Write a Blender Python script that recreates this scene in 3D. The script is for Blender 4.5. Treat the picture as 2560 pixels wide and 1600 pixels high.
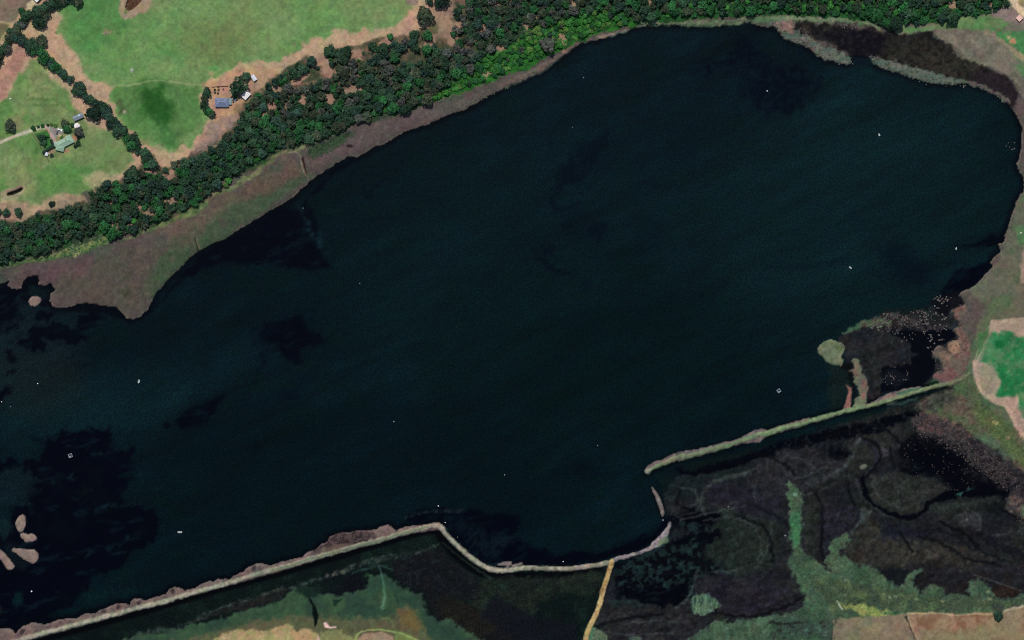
import bpy, bmesh, math, random
import numpy as np
from mathutils import Vector, Matrix

R = math.radians
scene = bpy.context.scene
for o in list(bpy.data.objects):
    bpy.data.objects.remove(o, do_unlink=True)
COL = scene.collection

# ------------------------------------------------------------------ camera, sky, sun, exposure
M_PER_PX = 0.5                      # one pixel of the 2560 x 1600 aerial photograph is half a metre on the ground
CAM_H = 4000.0
cam_d = bpy.data.cameras.new("camera")
cam_d.sensor_width = 36.0
cam_d.lens = 36.0 * CAM_H / (2560 * M_PER_PX)
cam_d.clip_start = 10.0
cam_d.clip_end = 30000.0
cam = bpy.data.objects.new("camera", cam_d)
cam.location = (0, 0, CAM_H)
cam.rotation_euler = (0, 0, 0)
COL.objects.link(cam)
scene.camera = cam

SUN_EL, SUN_AZ = R(57), R(-14)      # azimuth from north (+Y), clockwise
world = bpy.data.worlds.new("World")
scene.world = world
world.use_nodes = True
wn = world.node_tree
bg = wn.nodes["Background"]
sky = wn.nodes.new("ShaderNodeTexSky")
sky.sky_type = 'NISHITA'
sky.sun_disc = False
sky.sun_elevation = SUN_EL
sky.sun_rotation = SUN_AZ
sky.altitude = 100
wn.links.new(sky.outputs[0], bg.inputs[0])
bg.inputs[1].default_value = 0.085
sun_d = bpy.data.lights.new("sun", 'SUN')
sun_d.energy = 3.2
sun_d.angle = R(0.5)
sun_d.color = (1.0, 0.965, 0.925)
sun = bpy.data.objects.new("sun", sun_d)
sv = Vector((math.sin(SUN_AZ) * math.cos(SUN_EL), math.cos(SUN_AZ) * math.cos(SUN_EL), math.sin(SUN_EL)))
sun.rotation_euler = sv.to_track_quat('Z', 'Y').to_euler()
sun.location = (0, 0, 500)
COL.objects.link(sun)
scene.view_settings.view_transform = 'Standard'
scene.view_settings.look = 'None'
scene.view_settings.exposure = 0.0
scene.view_settings.gamma = 1.0
scene.view_settings.use_curve_mapping = False
scene.render.engine = 'CYCLES'
scene.cycles.max_bounces = 5
scene.cycles.diffuse_bounces = 3
scene.cycles.glossy_bounces = 2
scene.render.film_transparent = False
scene.cycles.filter_width = 1.1
scene.cycles.use_denoising = False

KEXP = 1.0                          # albedo = linear photo colour / KEXP

def lin(c):
    c = np.asarray(c, dtype=np.float64) / 255.0
    return np.where(c <= 0.04045, c / 12.92, ((c + 0.055) / 1.055) ** 2.4)

def A4(c, k=1.0):
    l = lin(c) / KEXP * k
    return (float(l[0]), float(l[1]), float(l[2]), 1.0)

def wpos(px, py):
    return ((px - 1280.0) * M_PER_PX, (800.0 - py) * M_PER_PX)

def T(ox, oy, pts):
    """points read from a 640 x 400 pixel tile of the photograph enlarged 3.78 times"""
    return [(ox + x / 3.78, oy + y / 3.78) for x, y in pts]

# ------------------------------------------------------------------ the ground map: a fine survey grid with colour, kind and height per point
STEP = 2.5
X0, X1, Y0, Y1 = -150.0, 2710.0, -120.0, 1720.0
nx = int((X1 - X0) / STEP) + 1
ny = int((Y1 - Y0) / STEP) + 1
gx = (X0 + np.arange(nx) * STEP).astype(np.float32)
gy = (Y0 + np.arange(ny) * STEP).astype(np.float32)
X, Y = np.meshgrid(gx, gy)

def vnoise(Xa, Ya, scale, seed, ax=1.0, ay=1.0, rot=0.0):
    if rot:
        c, s = math.cos(rot), math.sin(rot)
        Xa, Ya = Xa * c + Ya * s, -Xa * s + Ya * c
    u = Xa / (scale * ax) + 1000.0
    v = Ya / (scale * ay) + 1000.0
    iu = np.floor(u).astype(np.int64); iv = np.floor(v).astype(np.int64)
    fu = (u - iu).astype(np.float32); fv = (v - iv).astype(np.float32)
    fu = fu * fu * (3 - 2 * fu); fv = fv * fv * (3 - 2 * fv)
    def h(a, b):
        n = (a * 374761393 + b * 668265263 + seed * 974711) & 0x7fffffff
        n = ((n ^ (n >> 13)) * 1274126177) & 0x7fffffff
        n = (n ^ (n >> 16)) & 0xffff
        return n.astype(np.float32) / 32767.5 - 1.0
    a = h(iu, iv); b = h(iu + 1, iv); c_ = h(iu, iv + 1); d = h(iu + 1, iv + 1)
    return (a * (1 - fu) + b * fu) * (1 - fv) + (c_ * (1 - fu) + d * fu) * fv

def fbm(scale, octs, seed, ax=1.0, ay=1.0, rot=0.0, Xa=None, Ya=None, gain=0.55):
    if Xa is None: Xa, Ya = X, Y
    t = 0; amp = 1.0; tot = 0
    for k in range(octs):
        t = t + amp * vnoise(Xa, Ya, scale / (2 ** k), seed + 17 * k, ax, ay, rot)
        tot += amp; amp *= gain
    return t / tot * 1.5

WARP = {}
def warp(scale):
    if scale not in WARP:
        WARP[scale] = (fbm(scale, 3, 101 + int(scale)), fbm(scale, 3, 709 + int(scale)))
    return WARP[scale]
NCACHE = {}
def noise(scale, octs=3, seed=5, ax=1.0, ay=1.0, rot=0.0):
    k = (scale, octs, seed, ax, ay, rot)
    if k not in NCACHE: NCACHE[k] = fbm(*k)
    return NCACHE[k]

C = np.zeros((ny, nx, 3), np.float32)          # colour, 0..255 as seen in the photograph
Z = np.zeros((ny, nx), np.int16)               # kind of ground
HB = np.zeros((ny, nx), np.float32)            # extra height (embankments, banks)
LAKE, PASTURE, WOODF, SHORE, MARSH, BANK, TRACK, POND, MWATER = range(9)
ZN = {LAKE: 'lake_water', PASTURE: 'pasture', WOODF: 'woodland_floor', SHORE: 'lake_shore', MARSH: 'marsh',
      BANK: 'embankment', TRACK: 'dirt_track', POND: 'pond_water', MWATER: 'marsh_water'}

def bbox(pts, m):
    xs = [p[0] for p in pts]; ys = [p[1] for p in pts]
    i0 = max(0, int((min(xs) - m - X0) / STEP)); i1 = min(nx, int((max(xs) + m - X0) / STEP) + 2)
    j0 = max(0, int((min(ys) - m - Y0) / STEP)); j1 = min(ny, int((max(ys) + m - Y0) / STEP) + 2)
    if i1 <= i0 or j1 <= j0: return None
    return (slice(j0, j1), slice(i0, i1))

def sd_poly(pts, x, y):
    d2 = np.full(x.shape, 1e12, np.float32); ins = np.zeros(x.shape, bool)
    n = len(pts)
    for k in range(n):
        ax_, ay_ = pts[k]; bx_, by_ = pts[(k + 1) % n]
        ex, ey = bx_ - ax_, by_ - ay_
        wx, wy = x - ax_, y - ay_
        t = np.clip((wx * ex + wy * ey) / (ex * ex + ey * ey + 1e-9), 0, 1)
        dx, dy = wx - ex * t, wy - ey * t
        d2 = np.minimum(d2, dx * dx + dy * dy)
        c1 = (ay_ > y) != (by_ > y)
        if ey != 0:
            ins ^= c1 & (x < (bx_ - ax_) * (y - ay_) / ey + ax_)
    d = np.sqrt(d2)
    return np.where(ins, -d, d)

def sd_line(pts, x, y, ws):
    d = np.full(x.shape, 1e6, np.float32)
    for k in range(len(pts) - 1):
        ax_, ay_ = pts[k]; bx_, by_ = pts[k + 1]
        ex, ey = bx_ - ax_, by_ - ay_
        wx, wy = x - ax_, y - ay_
        t = np.clip((wx * ex + wy * ey) / (ex * ex + ey * ey + 1e-9), 0, 1)
        dx, dy = wx - ex * t, wy - ey * t
        w = ws[k] * (1 - t) + ws[k + 1] * t
        d = np.minimum(d, np.sqrt(dx * dx + dy * dy) - w * 0.5)
    return d

def smooth(pts, closed=True, it=1):
    for _ in range(it):
        q = []
        n = len(pts)
        rng = range(n) if closed else range(n - 1)
        if not closed: q.append(pts[0])
        for k in rng:
            a = pts[k]; b = pts[(k + 1) % n]
            q.append((a[0] * .75 + b[0] * .25, a[1] * .75 + b[1] * .25))
            q.append((a[0] * .25 + b[0] * .75, a[1] * .25 + b[1] * .75))
        if not closed: q.append(pts[-1])
        pts = q
    return pts

def _apply(sl, sd, col, f, zone, op, mix, clip, h):
    a = np.clip(0.5 - sd / max(f, 0.01), 0, 1)
    a = a * a * (3 - 2 * a)
    if clip is not None:
        a = a * np.isin(Z[sl], clip)
    hard = a > 0.5
    if op < 1.0: a = a * op
    if col is not None:
        c = np.broadcast_to(np.array(col, np.float32), a.shape + (3,)).copy()
        for (c2, nz, thr, soft, amt) in (mix or []):
            m = np.clip((nz[sl] - thr) / soft + 0.5, 0, 1) * amt
            c = c * (1 - m[..., None]) + np.array(c2, np.float32) * m[..., None]
        C[sl] = C[sl] * (1 - a[..., None]) + c * a[..., None]
    if zone is not None:
        Z[sl][hard] = zone
    if h:
        HB[sl] = np.maximum(HB[sl], a * h)

def P(pts, col, f=3.0, w=0.0, ws=12, zone=None, op=1.0, mix=None, clip=None, h=0, sm=0):
    """paint a region"""
    if sm: pts = smooth(pts, True, sm)
    sl = bbox(pts, f + w * 1.6 + 4)
    if sl is None: return
    x, y = X[sl], Y[sl]
    if w:
        a, b = warp(ws); a2, b2 = warp(7)
        fw = min(w * .35, 2.6)
        x = x + a[sl] * w + a2[sl] * fw; y = y + b[sl] * w + b2[sl] * fw
    _apply(sl, sd_poly(pts, x, y), col, f, zone, op, mix, clip, h)

def S(pts, wd, col, f=2.5, w=0.0, ws=12, zone=None, op=1.0, mix=None, clip=None, h=0, sm=1):
    """paint a band along a line"""
    if not isinstance(wd, (list, tuple)): wd = [wd] * len(pts)
    if sm:
        q = smooth([(p[0], p[1]) for p in pts], False, sm)
        # widths interpolated along the same scheme
        r = smooth([(a, 0) for a in wd], False, sm)
        pts, wd = q, [a[0] for a in r]
    sl = bbox(pts, f + w * 1.6 + max(wd) / 2 + 4)
    if sl is None: return
    x, y = X[sl], Y[sl]
    if w:
        a, b = warp(ws); a2, b2 = warp(7)
        fw = min(w * .35, 2.6)
        x = x + a[sl] * w + a2[sl] * fw; y = y + b[sl] * w + b2[sl] * fw
    _apply(sl, sd_line(pts, x, y, wd), col, f, zone, op, mix, clip, h)

def E(cx, cy, rx, ry, col, rot=0, **k):
    c, s = math.cos(R(rot)), math.sin(R(rot))
    pts = [(cx + rx * math.cos(t) * c - ry * math.sin(t) * s, cy + rx * math.cos(t) * s + ry * math.sin(t) * c)
           for t in [i * math.pi / 9 for i in range(18)]]
    P(pts, col, **k)

nA = noise(160, 4, 11); nB = noise(60, 4, 23); nC = noise(24, 3, 37); nD = noise(9, 3, 51); nE = noise(5, 2, 77)
nF = noise(90, 4, 91, 2.2, 0.8, R(-25)); nG = noise(14, 3, 131, 3.0, 0.7, R(-15)); nH = noise(40, 4, 173)

# ---- open lake: murky green-black water with weed tones; calm-slick and ripple reflection painted into the colour
C[:] = (5, 22, 28)
for (c2, nz, thr, soft, amt) in [((9, 30, 38), nA, .15, .7, .8), ((3, 17, 24), nF, .1, .8, .6), ((5, 24, 22), nH, .3, .6, .5)]:
    m = np.clip((nz - thr) / soft + 0.5, 0, 1) * amt
    C[:] = C * (1 - m[..., None]) + np.array(c2, np.float32) * m[..., None]
E(2150, 560, 420, 330, (13, 36, 39), f=420, op=.7)
E(2250, 300, 260, 160, (14, 37, 40), rot=-20, f=200, op=.5)
S([(1900, 330), (2050, 260), (2200, 240)], 40, (14, 38, 44), f=60, w=20, ws=24, op=.4); S([(1850, 700), (2050, 690), (2200, 640)], 60, (15, 38, 42), f=70, w=20, ws=24, op=.4)
E(1180, 620, 420, 260, (7, 29, 33), rot=-30, f=300, op=.6)
E(1550, 330, 330, 170, (8, 27, 35), rot=-15, f=200, op=.5)
E(250, 1020, 260, 90, (13, 38, 44), rot=-10, f=120, op=.7)
E(900, 1180, 520, 160, (3, 18, 23), f=260, op=.7)
E(1500, 900, 420, 200, (3, 21, 22), f=260, op=.5)
DK = (1, 3, 14); DK2 = (2, 10, 22)
nW = noise(15, 4, 441, 2.6, .8, R(-18))
WISP = [((9, 29, 36), nW, .48, .35, .75)]
def dark(pts, op=.95, f=10, w=9, ws=24, col=DK, mix=None, **k):
    P(pts, col, f=f * 1.3, w=w * 1.25, ws=ws, op=op, mix=mix if mix is not None else WISP, **k)
    P(pts, col, f=f * 4 + 8, w=w * 2, ws=12, op=op * .35, **k)
# the black water under the north shore
dark([(330, 800), (380, 770), (415, 735), (450, 690), (495, 640), (540, 600), (600, 580), (650, 545), (700, 510), (738, 530), (770, 580), (800, 640), (835, 672), (780, 678), (700, 664), (620, 658), (540, 660), (470, 690), (420, 735), (380, 778)], op=1, f=8, w=6)
dark([(738, 530), (745, 505), (775, 500), (820, 450), (870, 415), (900, 398), (880, 395), (840, 415), (800, 455), (765, 495), (780, 530), (800, 570), (790, 600), (770, 570)], op=.9, f=7, w=6)
S([(745, 515), (765, 540), (780, 580), (800, 610), (820, 640)], [9, 10, 14, 14, 10], (25, 48, 58), f=12, w=9, ws=12, op=.75, mix=[((2, 10, 18), nD, 0, .4, .8)])
S([(905, 470), (920, 500), (940, 460), (980, 445)], [12, 14, 12, 6], DK2, f=14, w=8, ws=24, op=.75)
dark([(1410, 400), (1440, 370), (1500, 340), (1530, 320), (1500, 400), (1460, 450), (1405, 470), (1390, 520), (1372, 512), (1380, 480), (1400, 450)], op=.65, f=16, col=DK2)
S([(1378, 500), (1385, 523), (1420, 520), (1450, 505)], 8, DK2, f=9, w=5, op=.7)
S([(1336, 620), (1340, 645), (1360, 650), (1372, 675), (1410, 682), (1445, 684)], [8, 8, 14, 14, 7, 4], DK2, f=9, w=5, op=.8)
E(1370, 625, 22, 18, DK2, f=14, w=8, op=.6); E(1495, 575, 22, 26, DK2, f=16, w=10, op=.6); E(1420, 565, 16, 10, DK2, f=12, op=.4)
E(1460, 560, 60, 40, DK2, f=50, w=12, op=.35); E(1465, 715, 12, 16, DK2, f=14, op=.4)
dark([(1730, 190), (1760, 155), (1820, 140), (1850, 110), (1830, 85), (1890, 90), (1920, 150), (1990, 170), (2060, 195), (2050, 240), (2000, 260), (1960, 290), (1900, 270), (1860, 240), (1860, 200), (1800, 170), (1770, 200)], op=.8, f=22, w=18, col=(1, 5, 20), mix=[((9, 28, 34), nD, .3, .4, .75), ((9, 28, 34), nW, .4, .4, .6)])
S([(1835, 165), (1870, 180), (1900, 190)], 14, (15, 40, 48), f=12, w=8, op=.6, mix=[((2, 8, 20), nD, .1, .4, .7)])
dark([(640, 815), (690, 800), (760, 795), (770, 830), (820, 855), (760, 870), (750, 905), (710, 900), (680, 870), (650, 855)], f=12, w=12, op=.95)
S([(660, 890), (640, 950), (590, 970)], [22, 10, 8], DK2, f=14, w=10, op=.6)
dark([(440, 1052), (470, 1025), (520, 1010), (560, 985), (540, 1030), (530, 1055), (490, 1075), (450, 1070)], f=8, w=6)
E(417, 1063, 11, 8, DK, f=7, w=3, op=.85); E(720, 985, 25, 14, DK2, f=18, w=8, op=.5); E(625, 1120, 30, 12, DK2, f=16, w=8, op=.5)
# big black area in the south-west
dark([(-150, 1150), (0, 1148), (60, 1165), (105, 1145), (110, 1110), (150, 1085), (200, 1075), (290, 1080), (275, 1120), (325, 1125), (335, 1170), (290, 1185), (330, 1200), (290, 1225), (320, 1260), (360, 1262), (400, 1300), (385, 1340), (330, 1380), (300, 1420), (230, 1450), (200, 1500), (100, 1560), (-150, 1640), (-150, 1400), (20, 1330), (30, 1270), (70, 1240), (20, 1200), (-150, 1190)], op=1, f=7, w=14, ws=24, mix=[((16, 36, 48), noise(20, 3, 301, 3.4, .7, R(-12)), .62, .3, .8), ((6, 14, 14), nB, .4, .5, .4)])
for q in [[(-20, 1175), (60, 1190), (150, 1210)], [(230, 1140), (300, 1130)], [(220, 1380), (300, 1360), (350, 1335)], [(240, 1270), (300, 1265)], [(190, 1195), (140, 1190)], [(260, 1480), (340, 1460)], [(50, 1240), (95, 1290)]]:
    S(q, 9, (17, 37, 46), f=8, w=9, ws=12, op=.8, mix=[((2, 6, 16), nD, 0, .4, .9)])
E(30, 1215, 55, 45, (20, 34, 40), f=30, w=14, op=.8); E(10, 1320, 20, 26, (20, 38, 42), f=12, w=6, op=.8); E(40, 1390, 22, 40, (16, 22, 28), rot=-35, f=12, op=.8)
S([(230, 1495), (300, 1480), (330, 1470)], 22, (10, 34, 36), f=18, w=8, op=.7)
E(45, 1500, 12, 22, (14, 50, 50), f=14, w=6, op=.6)
# shallow brownish flats in the west with dark channels
E(60, 870, 140, 130, (24, 34, 40), f=110, op=.8); E(90, 960, 120, 80, (26, 33, 34), f=90, op=.6)
E(150, 770, 130, 40, (16, 28, 34), f=50, op=.7)
for q in [[(-20, 730), (40, 715), (60, 730), (30, 760), (-20, 770)], [(-10, 775), (50, 775), (55, 790), (0, 820)], [(85, 780), (130, 785), (125, 800), (90, 800)], [(0, 830), (40, 810), (42, 822), (0, 840)],
          [(70, 845), (80, 820), (150, 805), (160, 815), (200, 830), (190, 800), (240, 798), (225, 825), (200, 830), (215, 850), (170, 862), (130, 850), (100, 845), (125, 880), (70, 875), (40, 865)],
          [(-20, 1000), (0, 980), (25, 965), (20, 985), (0, 1010)], [(10, 935), (40, 925), (42, 932), (10, 943)], [(190, 790), (240, 775), (260, 800), (210, 815)], [(0, 770), (45, 760), (45, 775), (0, 790)]]:
    dark(q, f=5, w=7, ws=12, op=.97)
for q in [[(60, 745), (120, 760), (180, 770), (250, 770), (310, 790)], [(20, 880), (35, 900)], [(130, 725), (125, 700), (70, 705), (60, 722)]]:
    S(q, [14, 18, 16, 22, 14][:len(q)], (2, 4, 12), f=9, w=5, op=.9)
# right-hand dark slicks
dark([(2350, 740), (2380, 690), (2395, 672), (2450, 660), (2480, 655), (2490, 670), (2450, 710), (2420, 725), (2395, 735), (2380, 760), (2350, 760)], op=1, f=5, w=5)
dark([(2385, 620), (2450, 605), (2480, 585), (2510, 590), (2508, 605), (2460, 615), (2400, 622)], op=.9, f=6, w=5)
dark([(2190, 625), (2260, 620), (2330, 680), (2340, 700), (2290, 715), (2230, 700)], op=.55, f=40, w=12, col=DK2)
S([(1920, 665), (2000, 670), (2120, 650)], 16, DK2, f=20, w=6, op=.3)
# around the bend of the southern bank
dark([(1010, 1298), (1060, 1275), (1110, 1268), (1150, 1275), (1230, 1285), (1300, 1290), (1300, 1330), (1290, 1345), (1340, 1370), (1390, 1390), (1450, 1378), (1490, 1390), (1540, 1365), (1600, 1345), (1640, 1320), (1670, 1290), (1680, 1312), (1650, 1345), (1600, 1375), (1530, 1395), (1480, 1410), (1380, 1420), (1300, 1418), (1240, 1420), (1200, 1405), (1150, 1360), (1110, 1315), (1090, 1305), (1040, 1312)], op=1, f=6, w=7, ws=24)
P([(1125, 1300), (1160, 1300), (1230, 1340), (1250, 1385), (1220, 1400), (1170, 1355)], (14, 26, 36), f=16, w=8, op=.75, mix=[((2, 5, 14), nD, .1, .4, .8)])
S([(1010, 1295), (1060, 1282), (1105, 1277), (1160, 1278)], [3, 5, 9, 7], (48, 52, 56), f=6, w=4, ws=12, op=.8, mix=[((10, 22, 28), nD, .1, .4, .9)])
E(1255, 1350, 26, 14, (20, 30, 40), f=14, w=9, op=.6)
S([(1330, 1185), (1385, 1160), (1400, 1150)], 12, (12, 36, 38), f=14, w=6, op=.5); E(1460, 1175, 40, 16, DK2, f=26, w=8, op=.6)
S([(1500, 1180), (1495, 1300), (1490, 1380)], 1.5, (14, 36, 40), f=4, op=.5)

# faint trailing wisps round the dark patches: weed and slick reflection painted as colour
rw = random.Random(61)
for cx_, cy_, sx_, sy_, n_, ang_, o_ in [(1430, 430, 70, 100, 26, -45, .5), (1380, 640, 80, 50, 20, -10, .5), (1960, 220, 130, 80, 30, -15, .5), (700, 850, 90, 60, 22, -20, .75), (520, 1030, 70, 40, 14, -35, .7), (800, 600, 50, 90, 22, 60, .6),
                                      (230, 1200, 180, 130, 34, -14, .8), (120, 820, 110, 60, 26, -20, .85), (930, 470, 60, 60, 12, -50, .45), (2280, 670, 110, 40, 14, -15, .4), (1440, 1175, 110, 22, 12, -12, .5), (1600, 500, 260, 120, 14, -25, .25), (430, 1300, 90, 60, 20, -18, .75), (1200, 1320, 70, 40, 16, -25, .6)]:
    for _ in range(n_):
        x = cx_ + rw.gauss(0, sx_ * .6); y = cy_ + rw.gauss(0, sy_ * .6); L = rw.uniform(8, 34); a = R(ang_ + rw.uniform(-30, 30))
        dkk = rw.random() < .72
        S([(x - L * math.cos(a), y - L * math.sin(a)), (x, y + rw.uniform(-5, 5)), (x + L * math.cos(a), y + L * math.sin(a))], [1, rw.uniform(3, 9), 1], DK2 if dkk else (15, 40, 48), f=7, w=8, ws=12, op=o_ * rw.uniform(.5, 1) * (1 if dkk else .6))
# ---- north land
NS = (T(0, 400, [(-600, 1180), (0, 1165), (60, 1150), (90, 1125), (70, 1180), (110, 1215), (195, 1215), (215, 1150), (250, 1110), (310, 1100), (365, 1085), (372, 1140), (362, 1180), (420, 1190), (490, 1160), (520, 1225), (480, 1270), (472, 1330), (500, 1385), (560, 1403), (640, 1390), (740, 1355), (860, 1350), (960, 1375), (1100, 1390), (1150, 1440), (1200, 1495), (1260, 1503), (1320, 1480), (1400, 1410), (1430, 1340), (1480, 1250), (1540, 1190), (1600, 1120), (1700, 1020), (1780, 930), (1870, 860), (1950, 820), (2050, 770), (2130, 740), (2200, 690), (2300, 630), (2419, 560)])
      + T(640, 400, [(120, 490), (230, 430), (340, 360), (400, 300), (470, 240), (500, 205), (560, 165), (640, 110), (700, 70), (770, 30)])
      + T(640, 0, [(830, 1505), (850, 1480), (900, 1475), (960, 1480), (1040, 1440), (1130, 1380), (1200, 1365), (1300, 1300), (1400, 1245), (1500, 1210), (1620, 1175), (1720, 1130), (1850, 1070), (1960, 1040), (2080, 980), (2180, 910), (2300, 850), (2419, 790)])
      + T(1280, 0, [(130, 745), (270, 680), (380, 590), (480, 525), (600, 440), (690, 390), (800, 380), (900, 345), (1000, 310), (1090, 285), (1190, 255), (1280, 240), (1400, 225), (1500, 235), (1700, 240), (1850, 240), (1980, 225), (2100, 200), (2250, 185), (2320, 240), (2419, 255)])
      + T(1920, 0, [(60, 245), (110, 300), (125, 340), (200, 380), (300, 415), (400, 465), (460, 515), (540, 560), (620, 575), (730, 605), (790, 580), (800, 530), (880, 560), (970, 545), (1000, 600), (1060, 640), (1180, 670), (1300, 700), (1420, 750), (1500, 780), (1650, 790), (1760, 790), (1890, 785), (1990, 815), (2080, 850), (2180, 910), (2270, 970), (2320, 1040), (2370, 1130), (2400, 1200), (2395, 1400), (2370, 1512)])
      + T(1920, 400, [(2350, 30), (2375, 110), (2419, 160), (2419, 290), (2380, 330), (2340, 420), (2300, 530), (2270, 640), (2240, 720), (2230, 780), (2180, 800), (2200, 870), (2130, 920), (2100, 970), (2130, 1010), (2050, 1080), (1980, 1170), (1900, 1220), (1820, 1250), (1790, 1290), (1850, 1340), (1740, 1385), (1700, 1420), (1710, 1480), (1750, 1512)])
      + T(1920, 800, [(1760, 40), (1730, 100), (1800, 150), (1780, 190), (1700, 210), (1680, 260), (1720, 310), (1620, 240), (1560, 290), (1560, 350), (1620, 400), (1640, 460), (1560, 520), (1550, 580), (1700, 620), (1800, 700), (1900, 900)])
      + [(2600, 1150), (2900, 1200), (2900, -400), (-400, -400), (-400, 700)])
S(NS[:-5], 22, (2, 4, 12), f=14, op=.75, w=3, sm=0)                         # dark band in the water close under the bank
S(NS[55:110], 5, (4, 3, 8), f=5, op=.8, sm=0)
MUD = [((62, 78, 60), nB, .3, .6, .75), ((92, 74, 72), nH, .1, .6, .6), ((74, 66, 60), nC, .3, .7, .4)]
P(NS, (77, 73, 66), f=2.5, w=1.6, ws=12, zone=SHORE, mix=MUD, h=.7)
S(NS[:-5], 4.2, (132, 118, 104), f=4, op=.6, w=1.4, clip=[SHORE], sm=0)    # pale strand line
# shore colours
P(T(0, 400, [(700, 1000), (1100, 860), (1500, 820), (1750, 900), (1500, 1130), (1430, 1300), (1350, 1400), (900, 1330), (560, 1330), (520, 1150)]), (80, 72, 62), f=40, w=20, ws=40, op=.7, clip=[SHORE])
P(T(0, 400, [(150, 1060), (600, 960), (850, 880), (900, 1000), (700, 1100), (500, 1150), (400, 1130)]), (90, 68, 70), f=30, w=14, ws=40, op=.7, clip=[SHORE])
P(T(0, 400, [(1500, 1000), (1900, 780), (2419, 430), (2419, 580), (1870, 880), (1600, 1150), (1450, 1300), (1400, 1200)]), (58, 78, 54), f=40, w=18, ws=40, op=.85, clip=[SHORE])
P([(440, 590), (520, 530), (600, 480), (690, 440), (700, 470), (620, 530), (520, 600), (430, 680), (400, 720), (370, 730), (400, 650)], (62, 80, 54), f=30, w=14, ws=24, op=.75, clip=[SHORE], mix=[((84, 76, 62), nC, .2, .6, .5)])
P([(640, 440), (700, 470), (760, 420), (790, 440), (640, 540)], (58, 80, 54), f=26, w=8, ws=24, op=.7, clip=[SHORE])
P([(560, 500), (640, 450), (740, 400), (770, 430), (700, 470), (640, 490)], (98, 76, 66), f=26, w=8, ws=24, op=.7, clip=[SHORE])
P([(370, 560), (480, 500), (560, 470), (600, 500), (520, 560), (420, 610)], (100, 84, 70), f=26, w=12, ws=24, op=.6, clip=[SHORE])
P([(780, 390), (900, 330), (1050, 270), (1180, 245), (1180, 280), (1000, 330), (880, 385), (800, 400)], (92, 78, 76), f=20, w=8, ws=24, op=.75, clip=[SHORE])
P([(1080, 270), (1180, 240), (1300, 180), (1370, 150), (1300, 190), (1180, 275), (1070, 310)], (90, 84, 76), f=16, w=6, ws=24, op=.7, clip=[SHORE])
E(317, 730, 18, 12, (60, 62, 46), f=10, w=7, op=.7); E(318, 690, 12, 8, (62, 66, 48), f=10, w=6, op=.5); E(240, 367, 5, 3, (20, 14, 14), f=4, op=0)
E(876, 366, 9, 5, (28, 20, 22), f=5, w=3, op=.9)
S([(757, 395), (764, 425), (768, 445)], [6, 5, 4], (34, 14, 14), f=3, w=1.5, op=.9); S([(752, 400), (759, 425), (772, 450)], 3, (150, 132, 112), f=3, w=1, op=.7)
S([(488, 595), (493, 615), (496, 628)], [3, 4, 5], (40, 34, 28), f=3, op=.8); S([(492, 598), (499, 622)], 2, (140, 120, 96), f=3, op=.6)

# ---- north-east marsh behind the spits
P(T(1920, 0, [(-20, 190), (130, 180), (300, 200), (420, 220), (560, 200), (740, 210), (900, 240), (1080, 290), (1200, 300), (1400, 310), (1560, 290), (1620, 370), (1740, 420), (1830, 510), (1900, 580), (2010, 620), (2140, 650), (2220, 700), (2300, 760), (2390, 850), (2360, 930), (2320, 1010), (2200, 915), (2080, 850), (1890, 785), (1700, 740), (1400, 650), (1040, 560), (960, 540), (880, 555), (790, 540), (730, 500), (560, 430), (460, 360), (260, 310), (100, 250)]),
  (34, 34, 31), f=14, w=10, ws=12, zone=MARSH, mix=[((24, 21, 25), nB, .0, .7, .9), ((58, 52, 44), nC, .3, .5, .6), ((20, 20, 20), nD, .25, .4, .75)])
P(T(1920, 0, [(430, 290), (760, 310), (1000, 280), (1150, 300), (1100, 420), (1000, 540), (900, 600), (790, 600), (800, 520), (700, 440), (560, 370)]), (15, 14, 20), f=14, w=10, ws=12, op=.85, mix=[((40, 37, 38), nD, .25, .4, .65), ((8, 8, 16), nC, .3, .4, .7)])
P(T(1920, 0, [(790, 530), (960, 540), (1000, 620), (900, 640), (780, 600)]), (10, 24, 32), f=10, w=4, op=.9, zone=LAKE)
P(T(1920, 0, [(1900, 700), (2200, 700), (2380, 870), (2330, 1000), (2150, 880), (1960, 780)]), (38, 30, 34), f=14, w=6, op=.8)
P(T(1920, 0, [(1150, 420), (1500, 360), (1750, 460), (1950, 620), (1700, 700), (1400, 620), (1150, 540)]), (44, 42, 35), f=26, w=14, ws=12, op=.75, mix=[((26, 25, 22), nD, .1, .4, .8)])
S(T(1920, 0, [(600, 215), (880, 240), (1060, 280)]), 14, (92, 84, 76), f=12, w=5, op=.75, mix=[((40, 30, 30), nD, 0, .4, .8)])
SPIT1 = T(1920, 0, [(-10, 215), (60, 195), (150, 190), (250, 210), (250, 270), (340, 330), (430, 380), (520, 440), (640, 480), (740, 530), (800, 540), (780, 585), (730, 605), (660, 580), (600, 575), (540, 555), (460, 515), (420, 465), (330, 430), (240, 390), (160, 360), (110, 320), (90, 270)])
P(SPIT1, (92, 98, 84), f=5, w=6, ws=12, zone=SHORE, mix=[((70, 92, 82), nG, .0, .5, .8), ((46, 50, 44), nD, .4, .4, .7), ((124, 118, 102), noise(6, 2, 451), .45, .3, .6)])
P(T(1920, 0, [(40, 200), (240, 190), (250, 250), (230, 320), (120, 290), (80, 250)]), (140, 110, 98), f=8, w=5, op=.9, mix=[((120, 90, 84), nD, 0, .5, .6)])
SPIT2 = T(1920, 0, [(965, 535), (1050, 560), (1180, 585), (1300, 620), (1450, 655), (1600, 695), (1740, 735), (1890, 765), (2000, 800), (2100, 840), (2190, 900), (2280, 960), (2250, 965), (2160, 910), (2060, 855), (1970, 820), (1860, 785), (1750, 790), (1600, 785), (1450, 765), (1320, 710), (1180, 675), (1060, 640), (1000, 600)])
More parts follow.
